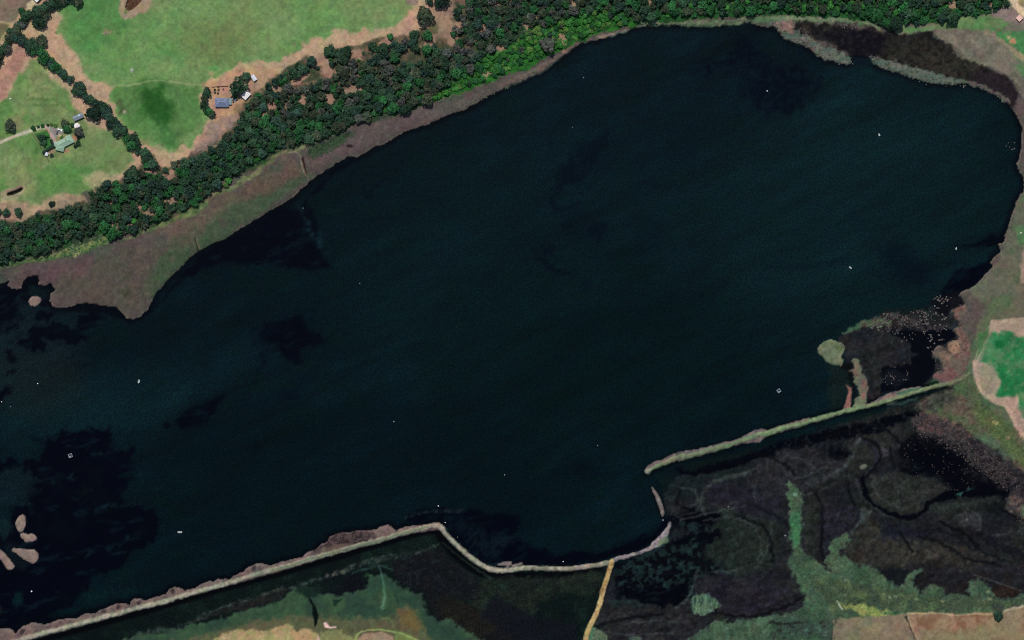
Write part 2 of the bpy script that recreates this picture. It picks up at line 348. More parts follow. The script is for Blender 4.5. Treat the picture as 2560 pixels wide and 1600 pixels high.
P(SPIT2, (90, 98, 84), f=5, w=5, ws=12, zone=SHORE, mix=[((68, 88, 80), nG, .1, .5, .8), ((50, 54, 46), nD, .4, .4, .6), ((118, 112, 96), noise(6, 2, 453), .45, .3, .6)])
S(T(1920, 0, [(1900, 775), (2060, 840), (2180, 900), (2280, 965)]), 7, (100, 84, 80), f=4, w=2, op=.9)
# pale reed edge of the north shore
S(T(1280, 0, [(1200, 235), (1350, 215), (1500, 215), (1640, 215), (1850, 225), (2000, 215), (2200, 190)]) + T(1920, 0, [(0, 180), (200, 165), (400, 175), (600, 185), (760, 170), (900, 210), (1060, 270)]), [8, 10, 12, 16, 16, 12, 14, 14, 14, 16, 16, 20, 12, 6], (96, 116, 82), f=7, w=5, ws=12, zone=SHORE, mix=[((140, 132, 110), nD, .2, .5, .7), ((60, 92, 60), nC, .2, .5, .7)])
S(T(1280, 0, [(1210, 230), (1320, 215), (1420, 208)]), 8, (168, 160, 136), f=6, w=3, op=.8)
S(T(1280, 0, [(-100, 815), (130, 720), (270, 655), (400, 560), (520, 480), (620, 410), (740, 370), (900, 330), (1080, 285)]), [14, 16, 18, 12, 9, 8, 7, 8, 6], (112, 96, 86), f=5, w=3, op=.85, mix=[((84, 76, 72), nD, .2, .5, .6)])
S(T(1280, 0, [(820, 362), (950, 325), (1080, 288)]), 6, (158, 132, 116), f=4, w=1.5, op=.85)
S(T(1280, 0, [(480, 470), (540, 425)]), 14, (160, 124, 100), f=8, w=4, op=.8)

# ---- pasture of the north-west
PAS = (104, 136, 80)
PMIX = [((88, 128, 70), nB, .3, .9, .7), ((118, 142, 90), nH, .35, .9, .6), ((114, 128, 82), nA, .3, .8, .6), ((88, 132, 76), nC, .6, .8, .3)]
TAN = (174, 146, 116); TAN2 = (166, 130, 108)
TMIX = [((170, 136, 114), nB, .3, .9, .6), ((162, 146, 110), nH, .4, .8, .4)]
P([(-400, -400), (1130, -400), (1105, -20), (1110, 60), (1085, 100), (960, 125), (860, 150), (760, 190), (660, 235), (600, 290), (540, 340), (470, 390), (430, 420), (330, 440), (200, 480), (120, 520), (60, 550), (-400, 560)], TAN, f=8, w=5, zone=PASTURE, mix=TMIX)
P([(170, -60), (152, 20), (148, 60), (143, 80), (160, 100), (190, 140), (205, 180), (222, 198), (255, 205), (285, 225), (272, 245), (282, 265), (300, 300), (340, 345), (375, 355), (395, 355), (420, 380), (440, 384), (470, 365), (500, 335), (515, 300), (535, 295), (510, 280), (500, 235), (510, 215), (505, 212), (530, 205), (570, 175), (620, 158), (700, 150), (730, 140), (760, 115), (820, 95), (840, 75), (900, 80), (960, 75), (1000, 55), (1030, 20), (1055, -60)],
  PAS, f=12, w=13, ws=24, zone=PASTURE, mix=PMIX)
P([(150, -20), (300, -30), (310, 40), (280, 100), (220, 150), (170, 90)], (66, 118, 60), f=40, w=16, ws=40, op=.65)
P([(480, 50), (640, 60), (640, 130), (520, 160), (440, 110)], (104, 114, 70), f=50, w=16, ws=40, op=.6)
P([(280, 220), (380, 205), (500, 215), (500, 290), (420, 375), (330, 330), (285, 260)], (74, 114, 60), f=20, w=12, ws=40, op=.7)
P([(350, 225), (400, 215), (430, 260), (440, 310), (400, 310), (350, 270)], (30, 74, 28), f=40, w=16, ws=24, op=.85)
P([(285, 250), (310, 255), (325, 280), (300, 285)], (72, 82, 50), f=16, w=8, op=.7)
P([(400, 300), (440, 330), (440, 375), (400, 360)], (66, 116, 60), f=16, w=8, op=.6, mix=[((44, 86, 42), nC, 0, .5, .6)])
S([(285, 216), (330, 212), (385, 202), (440, 206), (505, 214)], 3.5, (136, 152, 100), f=4, w=2, op=.8)
S([(546, 60), (548, 110), (546, 155)], 2.5, (118, 128, 80), f=4, op=.6)
E(529, 184, 8, 5, (150, 138, 96), f=6, w=3, op=.8); E(535, 172, 12, 6, (74, 136, 70), f=8, op=.6)
E(330, 176, 4, 6, (150, 170, 160), f=4, w=2, op=.7); E(312, 280, 5, 5, (170, 150, 130), f=4, w=2, op=.7); E(26, 248, 5, 5, (140, 160, 140), f=5, w=2, op=.5)
E(735, 113, 6, 4, (120, 124, 82), f=5, w=2, op=.6); E(760, 120, 3, 2, (120, 96, 74), f=3, op=.6); E(270, 82, 12, 7, (140, 120, 90), f=6, w=4, op=.6)
# west paddock
P([(-200, 270), (0, 255), (20, 240), (45, 190), (75, 155), (100, 150), (130, 195), (165, 222), (185, 265), (205, 285), (225, 315), (275, 330), (300, 335), (330, 370), (340, 400), (320, 420), (280, 440), (240, 470), (200, 490), (150, 485), (125, 500), (80, 515), (40, 500), (-200, 510)], (108, 130, 80), f=14, w=7, ws=24, zone=PASTURE, mix=[((84, 124, 64), nB, .1, .6, .8), ((134, 140, 92), nH, .3, .6, .6), ((106, 112, 74), nC, .5, .5, .5)])
P([(80, 420), (180, 400), (220, 420), (215, 470), (140, 480), (90, 490)], (78, 124, 62), f=40, w=12, ws=24, op=.7)
S([(75, 247), (140, 249)], 6, (78, 108, 56), f=5, w=2, op=.6); S([(85, 263), (145, 264)], 6, (80, 108, 58), f=5, w=2, op=.6)
P([(205, 440), (240, 430), (290, 440), (310, 455), (290, 470), (250, 480), (220, 460)], (160, 146, 112), f=14, w=7, op=.8); 
P([(120, 495), (150, 485), (210, 490), (225, 520), (180, 530), (100, 520)], (158, 138, 108), f=10, w=5, op=.8)
P([(-150, 510), (70, 505), (80, 530), (60, 555), (-150, 560)], (152, 124, 104), f=12, w=5, op=.85, mix=[((126, 116, 80), nC, .1, .5, .5)])
S([(125, 405), (90, 435), (65, 460)], 3, (128, 134, 92), f=5, w=2, op=.7)
E(40, 310, 22, 18, (128, 128, 90), f=14, w=4, op=.7)
P([(190, 330), (260, 340), (330, 395), (300, 420), (230, 400), (200, 370)], (104, 122, 76), f=30, w=12, ws=24, op=.6)
P([(-200, 250), (-200, 180), (0, 180), (35, 140), (50, 105), (65, 110), (70, 140), (45, 185), (15, 240), (-10, 262)], TAN2, f=8, w=4, op=.95, mix=[((150, 112, 98), nB, .2, .8, .6)])
P([(-200, -200), (110, -200), (92, -10), (75, 10), (60, 25), (45, 52), (20, 60), (25, 80), (10, 100), (-200, 110)], (118, 106, 86), f=6, w=4, op=1, mix=[((122, 98, 88), nB, 0, .6, .7), ((96, 88, 66), nC, .4, .5, .5)])
P([(-200, 57), (20, 58), (25, 65), (8, 95), (-200, 110)], (98, 96, 66), f=5, w=3, op=.8); S([(-50, 52), (20, 57), (26, 62), (5, 100), (-10, 112)], 6, (158, 142, 100), f=5, w=2, op=.7)
S([(92, 0), (78, 12), (72, 30)], [14, 16, 8], (196, 176, 140), f=6, w=3, op=.9); S([(50, 42), (46, 52)], 8, (180, 146, 108), f=5, op=.8)
S([(62, 100), (72, 85)], 9, (176, 136, 110), f=6, op=.8)
# farmyards
P([(505, 212), (560, 190), (600, 165), (680, 165), (700, 190), (640, 240), (610, 280), (590, 300), (560, 320), (540, 300), (535, 260), (520, 220)], (172, 138, 104), f=10, w=5, op=.9, mix=[((164, 126, 110), nC, .1, .6, .7), ((178, 148, 104), nD, .4, .5, .4)])
P([(540, 300), (590, 285), (610, 290), (600, 320), (530, 360), (500, 380), (480, 390), (510, 330), (530, 300)], (140, 118, 106), f=10, w=5, op=.85, mix=[((156, 120, 100), nC, .1, .6, .6)])
S([(560, 322), (548, 305), (540, 292)], 2, (176, 142, 106), f=3, op=.8)
E(596, 274, 10, 14, (122, 100, 72), f=10, w=5, op=.6)
P([(548, 219), (570, 219), (572, 232), (555, 236)], (170, 120, 110), f=6, w=2, op=.7)
S([(-160, 415), (-60, 380), (0, 357), (40, 340), (82, 326), (100, 320), (116, 317)], 8, (176, 170, 144), f=4, w=1, zone=TRACK)
S([(116, 318), (126, 330), (134, 345), (140, 356)], [9, 10, 11, 10], (178, 152, 138), f=4, w=1, zone=TRACK)
P([(120, 316), (140, 318), (160, 326), (160, 335), (150, 345), (140, 345), (128, 330)], (128, 122, 118), f=5, w=1.5, zone=TRACK)
S([(118, 326), (122, 334)], 5, (180, 110, 90), f=4, op=.7)
E(155, 345, 11, 8, (142, 122, 80), f=6, w=4, op=.9); E(152, 340, 4, 3, (190, 182, 160), f=3, op=.8)
P([(86, 334), (118, 328), (128, 352), (136, 366), (112, 382), (104, 370)], (44, 94, 48), f=5, w=2, op=.95, mix=[((66, 112, 48), nD, .1, .5, .6)])
P([(83, 336), (88, 336), (116, 378), (112, 384)], (118, 112, 82), f=3, op=.7)
E(190, 344, 9, 7, (176, 116, 90), f=5, w=2, op=.95); S([(176, 340), (187, 354)], 3, (196, 178, 140), f=2.5, op=.9)
P([(130, 372), (140, 375), (136, 384), (120, 388), (118, 382)], (150, 116, 100), f=4, w=1, op=.8); E(168, 378, 6, 5, (150, 110, 88), f=4, op=.8)
E(195, 330, 16, 14, (92, 98, 68), f=10, op=.5)
# brown farm dam (with pond) and western dam
P([(300, -60), (299, 15), (302, 40), (312, 48), (332, 46), (365, 30), (380, 10), (390, -60)], (156, 134, 104), f=8, w=4, op=.9, mix=[((150, 126, 116), nC, 0, .5, .6)])
P(T(0, 0, [(1190, 55), (1190, 90), (1215, 107), (1250, 97), (1300, 55), (1350, 0), (1375, -90), (1250, -110), (1215, -20)]), (80, 58, 44), f=2.5, zone=POND, sm=1)
P(T(0, 0, [(1190, 95), (1220, 115), (1190, 135), (1170, 110)]), (90, 110, 60), f=6, op=.6)
P(T(0, 400, [(5, 320), (30, 290), (200, 240), (240, 250), (235, 300), (170, 370), (60, 395), (10, 370)]), (150, 136, 108), f=6, w=3, op=.9)
P(T(0, 400, [(45, 300), (200, 245), (215, 262), (200, 270), (70, 320)]), (142, 112, 98), f=4, w=2, op=.8)
P(T(0, 400, [(68, 318), (150, 285), (205, 262), (218, 272), (205, 295), (110, 338), (75, 340)]), (34, 34, 26), f=2.5, w=1, zone=POND)
# green strip and path beside the woodland
GS = T(0, 400, [(-200, 1120), (30, 1010), (130, 930), (400, 920), (560, 870), (700, 800), (990, 700), (1020, 780), (900, 830), (700, 910), (500, 940), (400, 960), (150, 990), (-200, 1080)])
P(GS, (104, 118, 68), f=6, w=5, zone=SHORE, mix=[((52, 92, 44), nD, .0, .4, .85), ((150, 142, 98), nC, .5, .4, .7)])
S([(60, 655), (120, 645), (190, 620), (260, 595), (330, 570), (420, 548), (500, 515)], [6, 9, 12, 10, 6, 6, 8], (112, 118, 74), f=7, w=6, ws=12, op=.8, mix=[((56, 84, 46), nD, .1, .4, .8)])
S(T(0, 400, [(1150, 760), (1300, 710), (1450, 640), (1600, 580), (1760, 520), (1850, 480), (1950, 400), (1980, 250)]), [5, 8, 12, 12, 16, 20, 18, 8], (102, 112, 70), f=6, w=6, op=.9, mix=[((60, 88, 50), nD, .0, .4, .8)])
S(T(0, 400, [(2000, 330), (2200, 260), (2350, 160), (2419, 130)]) + [(670, 405), (690, 385), (722, 378), (745, 370), (790, 350), (850, 328), (890, 305)], [10, 11, 13, 13, 13, 13, 14, 16, 13, 10, 8], (118, 122, 82), f=7, w=5, op=.85, mix=[((74, 98, 54), nD, .1, .5, .7)])
P([(775, 370), (860, 330), (890, 335), (870, 350), (800, 385), (775, 395)], (48, 66, 44), f=10, w=7, ws=12, op=.9, mix=[((28, 46, 32), nD, .0, .4, .85)])
S([(722, 382), (745, 380), (755, 395)], 3, (160, 150, 120), f=3, w=1, op=.6)

# ---- woodland floor
WOOD = [(-200, 570), (0, 555), (60, 548), (95, 535), (180, 520), (205, 500), (225, 515), (222, 490), (240, 470), (270, 455), (330, 450), (345, 425), (360, 405), (430, 420), (470, 395), (520, 370), (560, 340), (600, 300), (600, 270), (630, 235), (680, 195), (770, 140), (800, 150), (830, 120), (910, 110), (950, 92), (1020, 90), (1040, 75), (1100, 70), (1130, 20), (1140, -60), (2500, -60), (2530, 20), (2500, 28), (2470, 40), (2400, 45), (2370, 55), (2300, 70), (2270, 55), (2220, 78), (2170, 55), (2050, 42), (1900, 40), (1800, 45), (1600, 60), (1560, 70), (1480, 90), (1400, 130), (1330, 165), (1250, 195), (1120, 245), (1000, 285), (900, 310), (760, 365), (690, 385), (640, 420), (560, 455), (520, 500), (430, 545), (370, 570), (275, 600), (260, 590), (170, 620), (60, 650), (0, 670), (-200, 700)]
P(WOOD, (104, 86, 70), f=9, w=6, ws=24, zone=WOODF, mix=[((58, 66, 44), nC, 0, .6, .8), ((156, 124, 104), nB, .35, .5, .7), ((44, 58, 40), nD, .2, .5, .6)])
P([(-200, 600), (100, 560), (240, 500), (360, 450), (500, 410), (600, 340), (660, 290), (780, 250), (900, 215), (1020, 190), (1130, 160), (1220, 90), (1300, 40), (1400, -80), (2600, -80), (2520, 60), (2000, 60), (1600, 70), (1330, 180), (1000, 300), (700, 390), (560, 460), (300, 610), (0, 690), (-200, 700)], (40, 58, 40), f=30, w=10, ws=24, op=.9, clip=[WOODF], mix=[((30, 84, 34), nC, .2, .5, .6), ((90, 80, 66), nD, .5, .4, .5)])
P([(1000, 295), (1100, 238), (1190, 165), (1290, 100), (1400, 50), (1560, 20), (1600, 60), (1480, 95), (1340, 170), (1180, 225)], (44, 104, 36), f=16, w=8, ws=24, op=.85, clip=[WOODF], mix=[((30, 66, 32), nD, .1, .5, .7)])
P([(1600, 45), (1750, 10), (1950, 20), (2150, 20), (2420, 5), (2470, 45), (2250, 75), (2050, 50), (1650, 62)], (36, 84, 38), f=14, w=8, ws=24, op=.7, clip=[WOODF], mix=[((26, 54, 30), nD, .1, .5, .7)])
GAPS = [(758, 250, 12, 14), (695, 222, 12, 12), (680, 265, 16, 12), (660, 285, 12, 8), (888, 222, 30, 12), (825, 248, 15, 16), (815, 170, 14, 22), (800, 155, 16, 12), (740, 205, 20, 8), (890, 140, 14, 12), (965, 105, 16, 8), (1115, 65, 18, 26), (1090, 30, 16, 26), (1130, 100, 18, 8), (1075, 105, 16, 8), (1250, 120, 16, 12), (1070, 235, 14, 8), (1220, 185, 16, 5),
        (1318, 68, 7, 12), (1433, 10, 9, 14), (1405, 98, 6, 14), (1625, 5, 6, 8), (1694, 17, 3, 5), (2380, 12, 13, 16), (2474, 12, 5, 9), (1240, 12, 20, 8), (372, 532, 22, 6), (430, 440, 26, 7), (278, 505, 8, 6), (350, 515, 10, 8), (435, 500, 22, 5), (375, 430, 10, 5), (760, 190, 10, 10), (600, 345, 0, 0), (715, 270, 8, 6), (1150, 60, 12, 8), (1205, 70, 14, 7), (1180, 250, 0, 0), (330, 562, 14, 6), (285, 560, 12, 5), (1345, 45, 8, 6)]
for (a, b, rx, ry) in GAPS:
    if rx: E(a, b, rx + 3, ry + 3, (156, 124, 102), rot=-20, f=9, w=10, ws=12, op=.9, mix=[((150, 116, 100), nD, .1, .5, .6)])
P([(1090, -20), (1130, -20), (1140, 30), (1115, 90), (1080, 100), (1060, 75), (1080, 50)], (146, 122, 100), f=14, w=6, op=.85); E(1083, 70, 14, 16, (86, 82, 54), f=10, w=4, op=.8); E(1030, 5, 14, 10, (138, 112, 106), f=8, w=4, op=.8)
S([(400, 330), (440, 410)], 0.1, TAN, op=0)

# ---- east side land
EMIX = [((70, 94, 62), nB, .1, .6, .8), ((104, 94, 78), nH, .2, .6, .7)]
P(T(1920, 0, [(1200, 300), (1250, 230), (1330, 240), (1700, 210), (1800, 150), (1960, 160), (2070, 130), (2280, 60), (2330, -100), (2900, -200), (2900, 800), (2419, 850), (2300, 750), (2200, 660), (2140, 640), (2010, 620), (1900, 580), (1830, 510), (1740, 420), (1620, 370), (1580, 290), (1400, 300), (1250, 320)]), (112, 106, 90), f=6, w=4, zone=PASTURE, mix=[((96, 102, 82), nC, .0, .6, .8), ((122, 108, 92), nB, .1, .6, .6)])
P(T(1920, 0, [(1210, 290), (1280, 250), (1450, 270), (1650, 215), (1800, 155), (1950, 165), (2050, 150), (2200, 180), (2260, 230), (2150, 330), (2100, 300), (2000, 280), (1650, 270), (1500, 290), (1300, 310)]), (98, 126, 78), f=8, w=5, op=.9, mix=[((74, 122, 66), nC, .1, .5, .7)])
P(T(1920, 0, [(2080, 250), (2250, 300), (2419, 300), (2600, 400), (2600, 700), (2419, 620), (2300, 500), (2200, 410)]), (62, 116, 66), f=12, w=6, op=.9, mix=[((98, 124, 78), nC, .1, .5, .7)])
S(T(1920, 0, [(2060, 310), (2180, 380), (2300, 460), (2419, 560), (2600, 660)]), [5, 10, 14, 18, 20], (148, 124, 102), f=8, w=4, op=.9)
P(T(1920, 0, [(2240, 580), (2419, 620), (2600, 700), (2600, 900), (2419, 760), (2330, 700)]), (74, 112, 68), f=10, w=5, op=.85)
E(1920 + 2310 / 3.78, 388 / 3.78, 8, 6, (190, 130, 98), f=5, w=3, op=.95); E(1920 + 2270 / 3.78, 355 / 3.78, 5, 5, (176, 146, 112), f=5, w=2, op=.8)
E(2494, 76, 7, 6, (104, 92, 70), f=4, w=3, op=.7); E(2412, 72, 10, 6, (94, 96, 74), f=6, w=3, op=.5)
S([(2525, -40), (2535, 8), (2550, 25), (2570, 45), (2640, 90)], [22, 20, 18, 20, 20], (206, 182, 144), f=8, w=3, zone=TRACK)
E(2552, 5, 10, 12, (146, 132, 88), f=8, w=3, op=.8); P([(2470, 22), (2520, 18), (2545, 40), (2570, 50), (2570, 65), (2540, 60), (2480, 40)], (128, 112, 106), f=8, w=4, op=.85)
P([(2345, 78), (2420, 78), (2480, 90), (2520, 130), (2560, 190), (2600, 240), (2600, 300), (2560, 250), (2520, 190), (2450, 160), (2400, 140), (2370, 110)], (116, 108, 94), f=16, w=9, ws=24, op=.8, mix=[((92, 84, 72), nC, .1, .5, .7), ((132, 116, 100), nD, .3, .5, .5)])
P(T(1920, 400, [(2500, 250), (2419, 310), (2340, 440), (2290, 640), (2250, 760), (2200, 900), (2130, 1020), (1980, 1180), (1880, 1240), (1960, 1300), (2100, 1400), (2200, 1512), (2700, 1512), (2700, 250)]), (92, 92, 76), f=10, w=4, zone=PASTURE, mix=EMIX)
P([(2540, 570), (2560, 560), (2640, 600), (2600, 640), (2545, 610)], (72, 110, 68), f=12, w=4, op=.8); S([(2570, 600), (2556, 660), (2558, 700)], 12, (160, 130, 112), f=8, w=3, op=.8)
P(T(1920, 400, [(2100, 1300), (2280, 1250), (2300, 1400), (2200, 1512), (2000, 1512), (2050, 1400)]), (76, 96, 66), f=20, w=9, op=.7)
P([(2380, 740), (2410, 750), (2420, 780), (2400, 800), (2420, 850), (2430, 900), (2410, 950), (2380, 940), (2340, 900), (2350, 870), (2390, 850), (2375, 800), (2375, 770)], (112, 88, 78), f=9, w=5, zone=SHORE, mix=[((84, 52, 50), nD, .1, .5, .6), ((92, 90, 76), nC, .1, .5, .6)])
E(2385, 868, 17, 15, (134, 106, 86), f=5, w=3, zone=SHORE); E(2362, 890, 12, 16, (116, 94, 80), f=5, w=4, zone=SHORE)
E(2339, 905, 8, 13, (10, 62, 42), f=5, w=3, zone=MARSH); E(2333, 958, 16, 8, (34, 96, 44), f=6, w=4, zone=MARSH); P([(2335, 940), (2360, 925), (2395, 935), (2380, 955), (2350, 955)], (118, 82, 78), f=5, w=4, op=.9)
# east fields
P([(2450, 800), (2480, 780), (2700, 700), (2700, 1150), (2560, 1130), (2480, 1060), (2430, 1000), (2400, 960), (2420, 900)], (84, 94, 70), f=10, w=5, zone=PASTURE, mix=EMIX)
P([(2480, 800), (2700, 780), (2700, 1200), (2600, 1160), (2540, 1070), (2510, 1010), (2480, 1000), (2445, 975), (2432, 920), (2440, 880), (2460, 840)], (164, 140, 120), f=5, w=2, zone=PASTURE, mix=[((156, 128, 108), nC, .1, .6, .6)])
P([(2478, 835), (2520, 828), (2560, 842), (2700, 850), (2700, 1120), (2580, 1060), (2552, 1040), (2545, 985), (2520, 988), (2490, 985), (2500, 950), (2480, 920), (2450, 905), (2455, 870)], (40, 116, 66), f=10, w=6, ws=24, op=.95, mix=[((86, 118, 82), nC, .1, .6, .7), ((20, 96, 50), nB, .2, .5, .7), ((110, 120, 88), nD, .5, .4, .5)])
P([(2448, 915), (2480, 905), (2498, 945), (2490, 980), (2450, 970)], (134, 128, 104), f=16, w=6, op=.7); E(2498, 862, 12, 10, (16, 84, 44), f=10, w=3, op=.8)
P([(2445, 835), (2475, 820), (2460, 860), (2440, 900)], (56, 100, 58), f=8, w=3, op=.85); S([(2482, 822), (2465, 855), (2445, 905)], 2, (116, 126, 92), f=2.5, op=.7)
S([(2434, 905), (2440, 960), (2470, 1000), (2520, 1015), (2545, 1080), (2600, 1130)], [10, 10, 9, 10, 12, 16], (176, 148, 126), f=5, w=2, op=.85)
def blur(a, r):
    for ax in (0, 1):
        k = 2 * r + 1
        p = np.pad(a, [(r + 1, r) if ax == i else (0, 0) for i in (0, 1)], mode='edge')
        c = np.cumsum(p, axis=ax, dtype=np.float64)
        a = ((c[k:, :] - c[:-k, :]) if ax == 0 else (c[:, k:] - c[:, :-k])) / k
    return a.astype(np.float32)

# ---- the drowned bay on the east shore
BAY = T(1920, 800, [(660, 190), (700, 120), (900, 20), (1020, -30), (1150, -60), (1500, -100), (1650, -130), (1760, -60), (1830, 40), (1730, 100), (1800, 150), (1780, 190), (1700, 210), (1680, 260), (1720, 310), (1620, 240), (1560, 290), (1560, 350), (1620, 400), (1640, 460), (1560, 520), (1550, 580), (1480, 625), (1300, 660), (1060, 720), (950, 770), (880, 800), (850, 640), (800, 460), (720, 400), (690, 330)])
P(BAY, (32, 32, 30), f=12, w=8, ws=12, zone=MARSH, mix=[((22, 26, 32), nB, .1, .6, .8), ((36, 28, 28), nC, .3, .5, .6)])
P(T(1920, 800, [(1100, 60), (1250, 60), (1400, 100), (1480, 100), (1500, 60), (1640, 60), (1780, 110), (1750, 170), (1680, 220), (1560, 260), (1540, 330), (1580, 420), (1560, 500), (1460, 620), (1300, 660), (1060, 700), (1060, 620), (1110, 600), (1060, 520), (1080, 450), (1230, 440), (1340, 430), (1360, 370), (1430, 340), (1350, 280), (1340, 200), (1200, 150), (1120, 110)]), DK, f=5, w=5, op=.97, zone=MWATER)
P(T(1920, 800, [(1080, 490), (1180, 460), (1260, 500), (1330, 560), (1200, 640), (1080, 560)]), (16, 20, 28), f=10, w=6, op=.8)
P(T(1920, 400, [(1780, 1240), (1640, 1300), (1540, 1340), (1600, 1440), (1680, 1500), (1720, 1420), (1860, 1350), (1820, 1300)]), (8, 8, 16), f=6, w=5, op=.9, zone=MWATER)
P(T(1920, 400, [(1100, 1420), (1400, 1400), (1540, 1400), (1680, 1512), (1600, 1560), (1100, 1500)]), (26, 28, 26), f=12, w=6, op=.7)
P(T(1920, 400, [(990, 1500), (1050, 1460), (1150, 1450), (1300, 1470), (1400, 1512), (1400, 1560), (1000, 1560), (950, 1540)]) , (64, 56, 52), f=8, w=6, op=.8, mix=[((34, 26, 26), nD, .0, .4, .8)])
S(T(1920, 800, [(700, 125), (850, 60), (1000, 20), (1150, 30)]), [6, 14, 22, 12], (78, 84, 66), f=7, w=5, ws=12, op=.9, zone=SHORE, mix=[((50, 92, 62), nC, .2, .4, .8), ((62, 42, 42), nD, .3, .4, .8)])
for q in [[(1010, 60), (1150, 90), (1300, 60)], [(1400, 60), (1650, 80), (1700, 60)]]:
    S(T(1920, 800, q), 12, (70, 58, 56), f=8, w=6, op=.7, mix=[((20, 16, 18), nD, 0, .4, .9)])
P(T(1920, 800, [(560, 430), (680, 430), (760, 520), (800, 640), (760, 620), (700, 850), (600, 850), (560, 700), (600, 560)]), (30, 32, 28), f=22, w=5, op=.7)
S(T(1920, 800, [(700, 440), (790, 470), (760, 520), (800, 600), (810, 680), (820, 730)]), [14, 16, 8, 8, 8, 5], (14, 8, 8), f=5, w=4, op=.9)
STRIP = T(1920, 800, [(790, 380), (820, 360), (860, 390), (895, 460), (880, 510), (940, 560), (950, 640), (930, 700), (935, 760), (900, 810), (800, 850), (800, 800), (830, 740), (870, 720), (850, 640), (810, 590), (815, 500), (770, 500), (760, 480), (820, 470)])
P(STRIP, (98, 104, 78), f=4, w=4, ws=12, zone=SHORE, mix=[((84, 88, 80), nD, .2, .5, .7), ((110, 84, 74), nC, .4, .5, .7)])
P(T(1920, 800, [(735, 610), (795, 640), (785, 720), (790, 790), (770, 850), (700, 860), (735, 780), (760, 660)]), (128, 88, 80), f=4, w=2, zone=SHORE)
E(1920 + 900 / 3.78, 800 + 710 / 3.78, 6, 10, (130, 92, 84), f=5, w=3, op=.9)
ISL_E = T(1920, 800, [(465, 275), (480, 245), (530, 205), (590, 180), (640, 205), (700, 215), (722, 250), (715, 290), (690, 330), (695, 360), (712, 380), (690, 440), (650, 425), (600, 420), (545, 390), (515, 345), (480, 315)])
P(smooth(ISL_E), None, f=3, zone=20)
P(ISL_E, (104, 110, 84), f=4, w=1.5, ws=12, zone=20, h=.6, mix=[((92, 102, 70), nD, .0, .5, .85), ((78, 84, 62), nC, .3, .5, .7), ((124, 126, 104), noise(5, 2, 461), .5, .3, .6)]); E(1920 + 660 / 3.78, 800 + 265 / 3.78, 9, 6, (86, 94, 58), f=5, w=3, op=.9)
S(ISL_E[:9], 3, (124, 126, 104), f=3, op=.6, clip=[20])

# ---- southern marsh: everything below the eastern embankment
SM = [(1690, 1190), (1800, 1160), (1900, 1130), (2000, 1095), (2100, 1060), (2200, 1030), (2300, 1000), (2400, 960), (2460, 1010), (2500, 1100), (2560, 1160), (2720, 1200), (2720, 1720), (1400, 1720), (1460, 1600), (1500, 1480), (1530, 1420), (1600, 1390), (1670, 1330), (1675, 1290), (1660, 1270), (1660, 1230)]
P(SM, (28, 30, 27), f=20, w=5, zone=MARSH, mix=[((24, 24, 30), nB, .0, .6, .85), ((38, 38, 30), nH, .3, .6, .7), ((20, 22, 20), nC, .5, .5, .5)])
P([(1640, 1190), (1690, 1185), (1900, 1120), (1930, 1150), (1800, 1240), (1700, 1250), (1660, 1240)], (16, 28, 28), f=26, w=8, op=.8)
P([(1670, 1280), (1760, 1280), (1840, 1300), (1850, 1400), (1800, 1500), (1700, 1500), (1540, 1520), (1530, 1420), (1600, 1390), (1670, 1340)], (16, 34, 34), f=12, w=8, op=.95, mix=[((3, 7, 15), noise(11, 2, 405), .05, .25, .95)])
P([(1830, 1260), (1960, 1280), (1930, 1420), (1860, 1440), (1760, 1400), (1780, 1310)], (28, 36, 28), f=24, w=10, op=.85)
dark([(1670, 1290), (1700, 1285), (1710, 1265), (1720, 1270), (1735, 1262), (1750, 1278), (1800, 1280), (1800, 1295), (1770, 1310), (1720, 1310), (1700, 1290), (1685, 1295), (1680, 1330), (1672, 1345), (1665, 1310)], f=4, w=5, ws=12)
dark([(1770, 1330), (1800, 1320), (1805, 1338), (1775, 1355), (1740, 1360), (1745, 1335)], f=4, w=5, ws=12, op=.9); dark([(1680, 1355), (1730, 1330), (1740, 1340), (1700, 1365)], f=4, w=4, ws=12)
for i in range(54):
    rr = random.Random(500 + i)
    u, v = rr.random(), rr.random()
    E(1535 + 180 * u + 30 * v, 1400 + 100 * v - 30 * u + 10 * rr.random(), 3 + 6 * rr.random(), 2.5 + 3.5 * rr.random(), DK, rot=-15, f=4, w=4, ws=12, op=.9)
dark([(1530, 1480), (1600, 1468), (1700, 1465), (1715, 1490), (1700, 1512), (1640, 1516), (1590, 1508), (1560, 1490)], f=6, w=8, ws=12)
P([(1530, 1500), (1570, 1495), (1620, 1515), (1560, 1522), (1520, 1512)], (24, 38, 36), f=8, w=5)
P([(1500, 1515), (1700, 1520), (1750, 1550), (1720, 1640), (1450, 1640), (1490, 1560)], (34, 31, 32), f=18, w=10, op=.9, mix=[((44, 46, 36), nG, .3, .5, .6), ((24, 20, 28), nC, .2, .6, .7)])
S([(1745, 1425), (1730, 1470), (1712, 1505), (1690, 1520)], 6, (52, 66, 54), f=6, w=3, op=.7); S([(1745, 1428), (1800, 1432), (1840, 1436)], 3, (46, 52, 46), f=5, op=.5)
P([(1740, 1440), (1800, 1435), (1900, 1450), (1970, 1460), (2000, 1490), (1990, 1520), (1880, 1540), (1760, 1530), (1735, 1500)], (36, 30, 36), f=16, w=9, op=.85, mix=[((26, 22, 34), nC, 0, .6, .7)])
P([(1768, 1200), (1850, 1210), (1930, 1200), (1960, 1250), (1950, 1300), (1860, 1285), (1780, 1265), (1760, 1240)], (28, 24, 36), f=20, w=9, op=.85)
S([(1745, 1270), (1760, 1220), (1800, 1195), (1860, 1185)], 10, (42, 46, 40), f=10, w=4, op=.7); S([(1690, 1292), (1740, 1278), (1800, 1268), (1850, 1250)], 5, (48, 48, 46), f=7, w=4, op=.6)
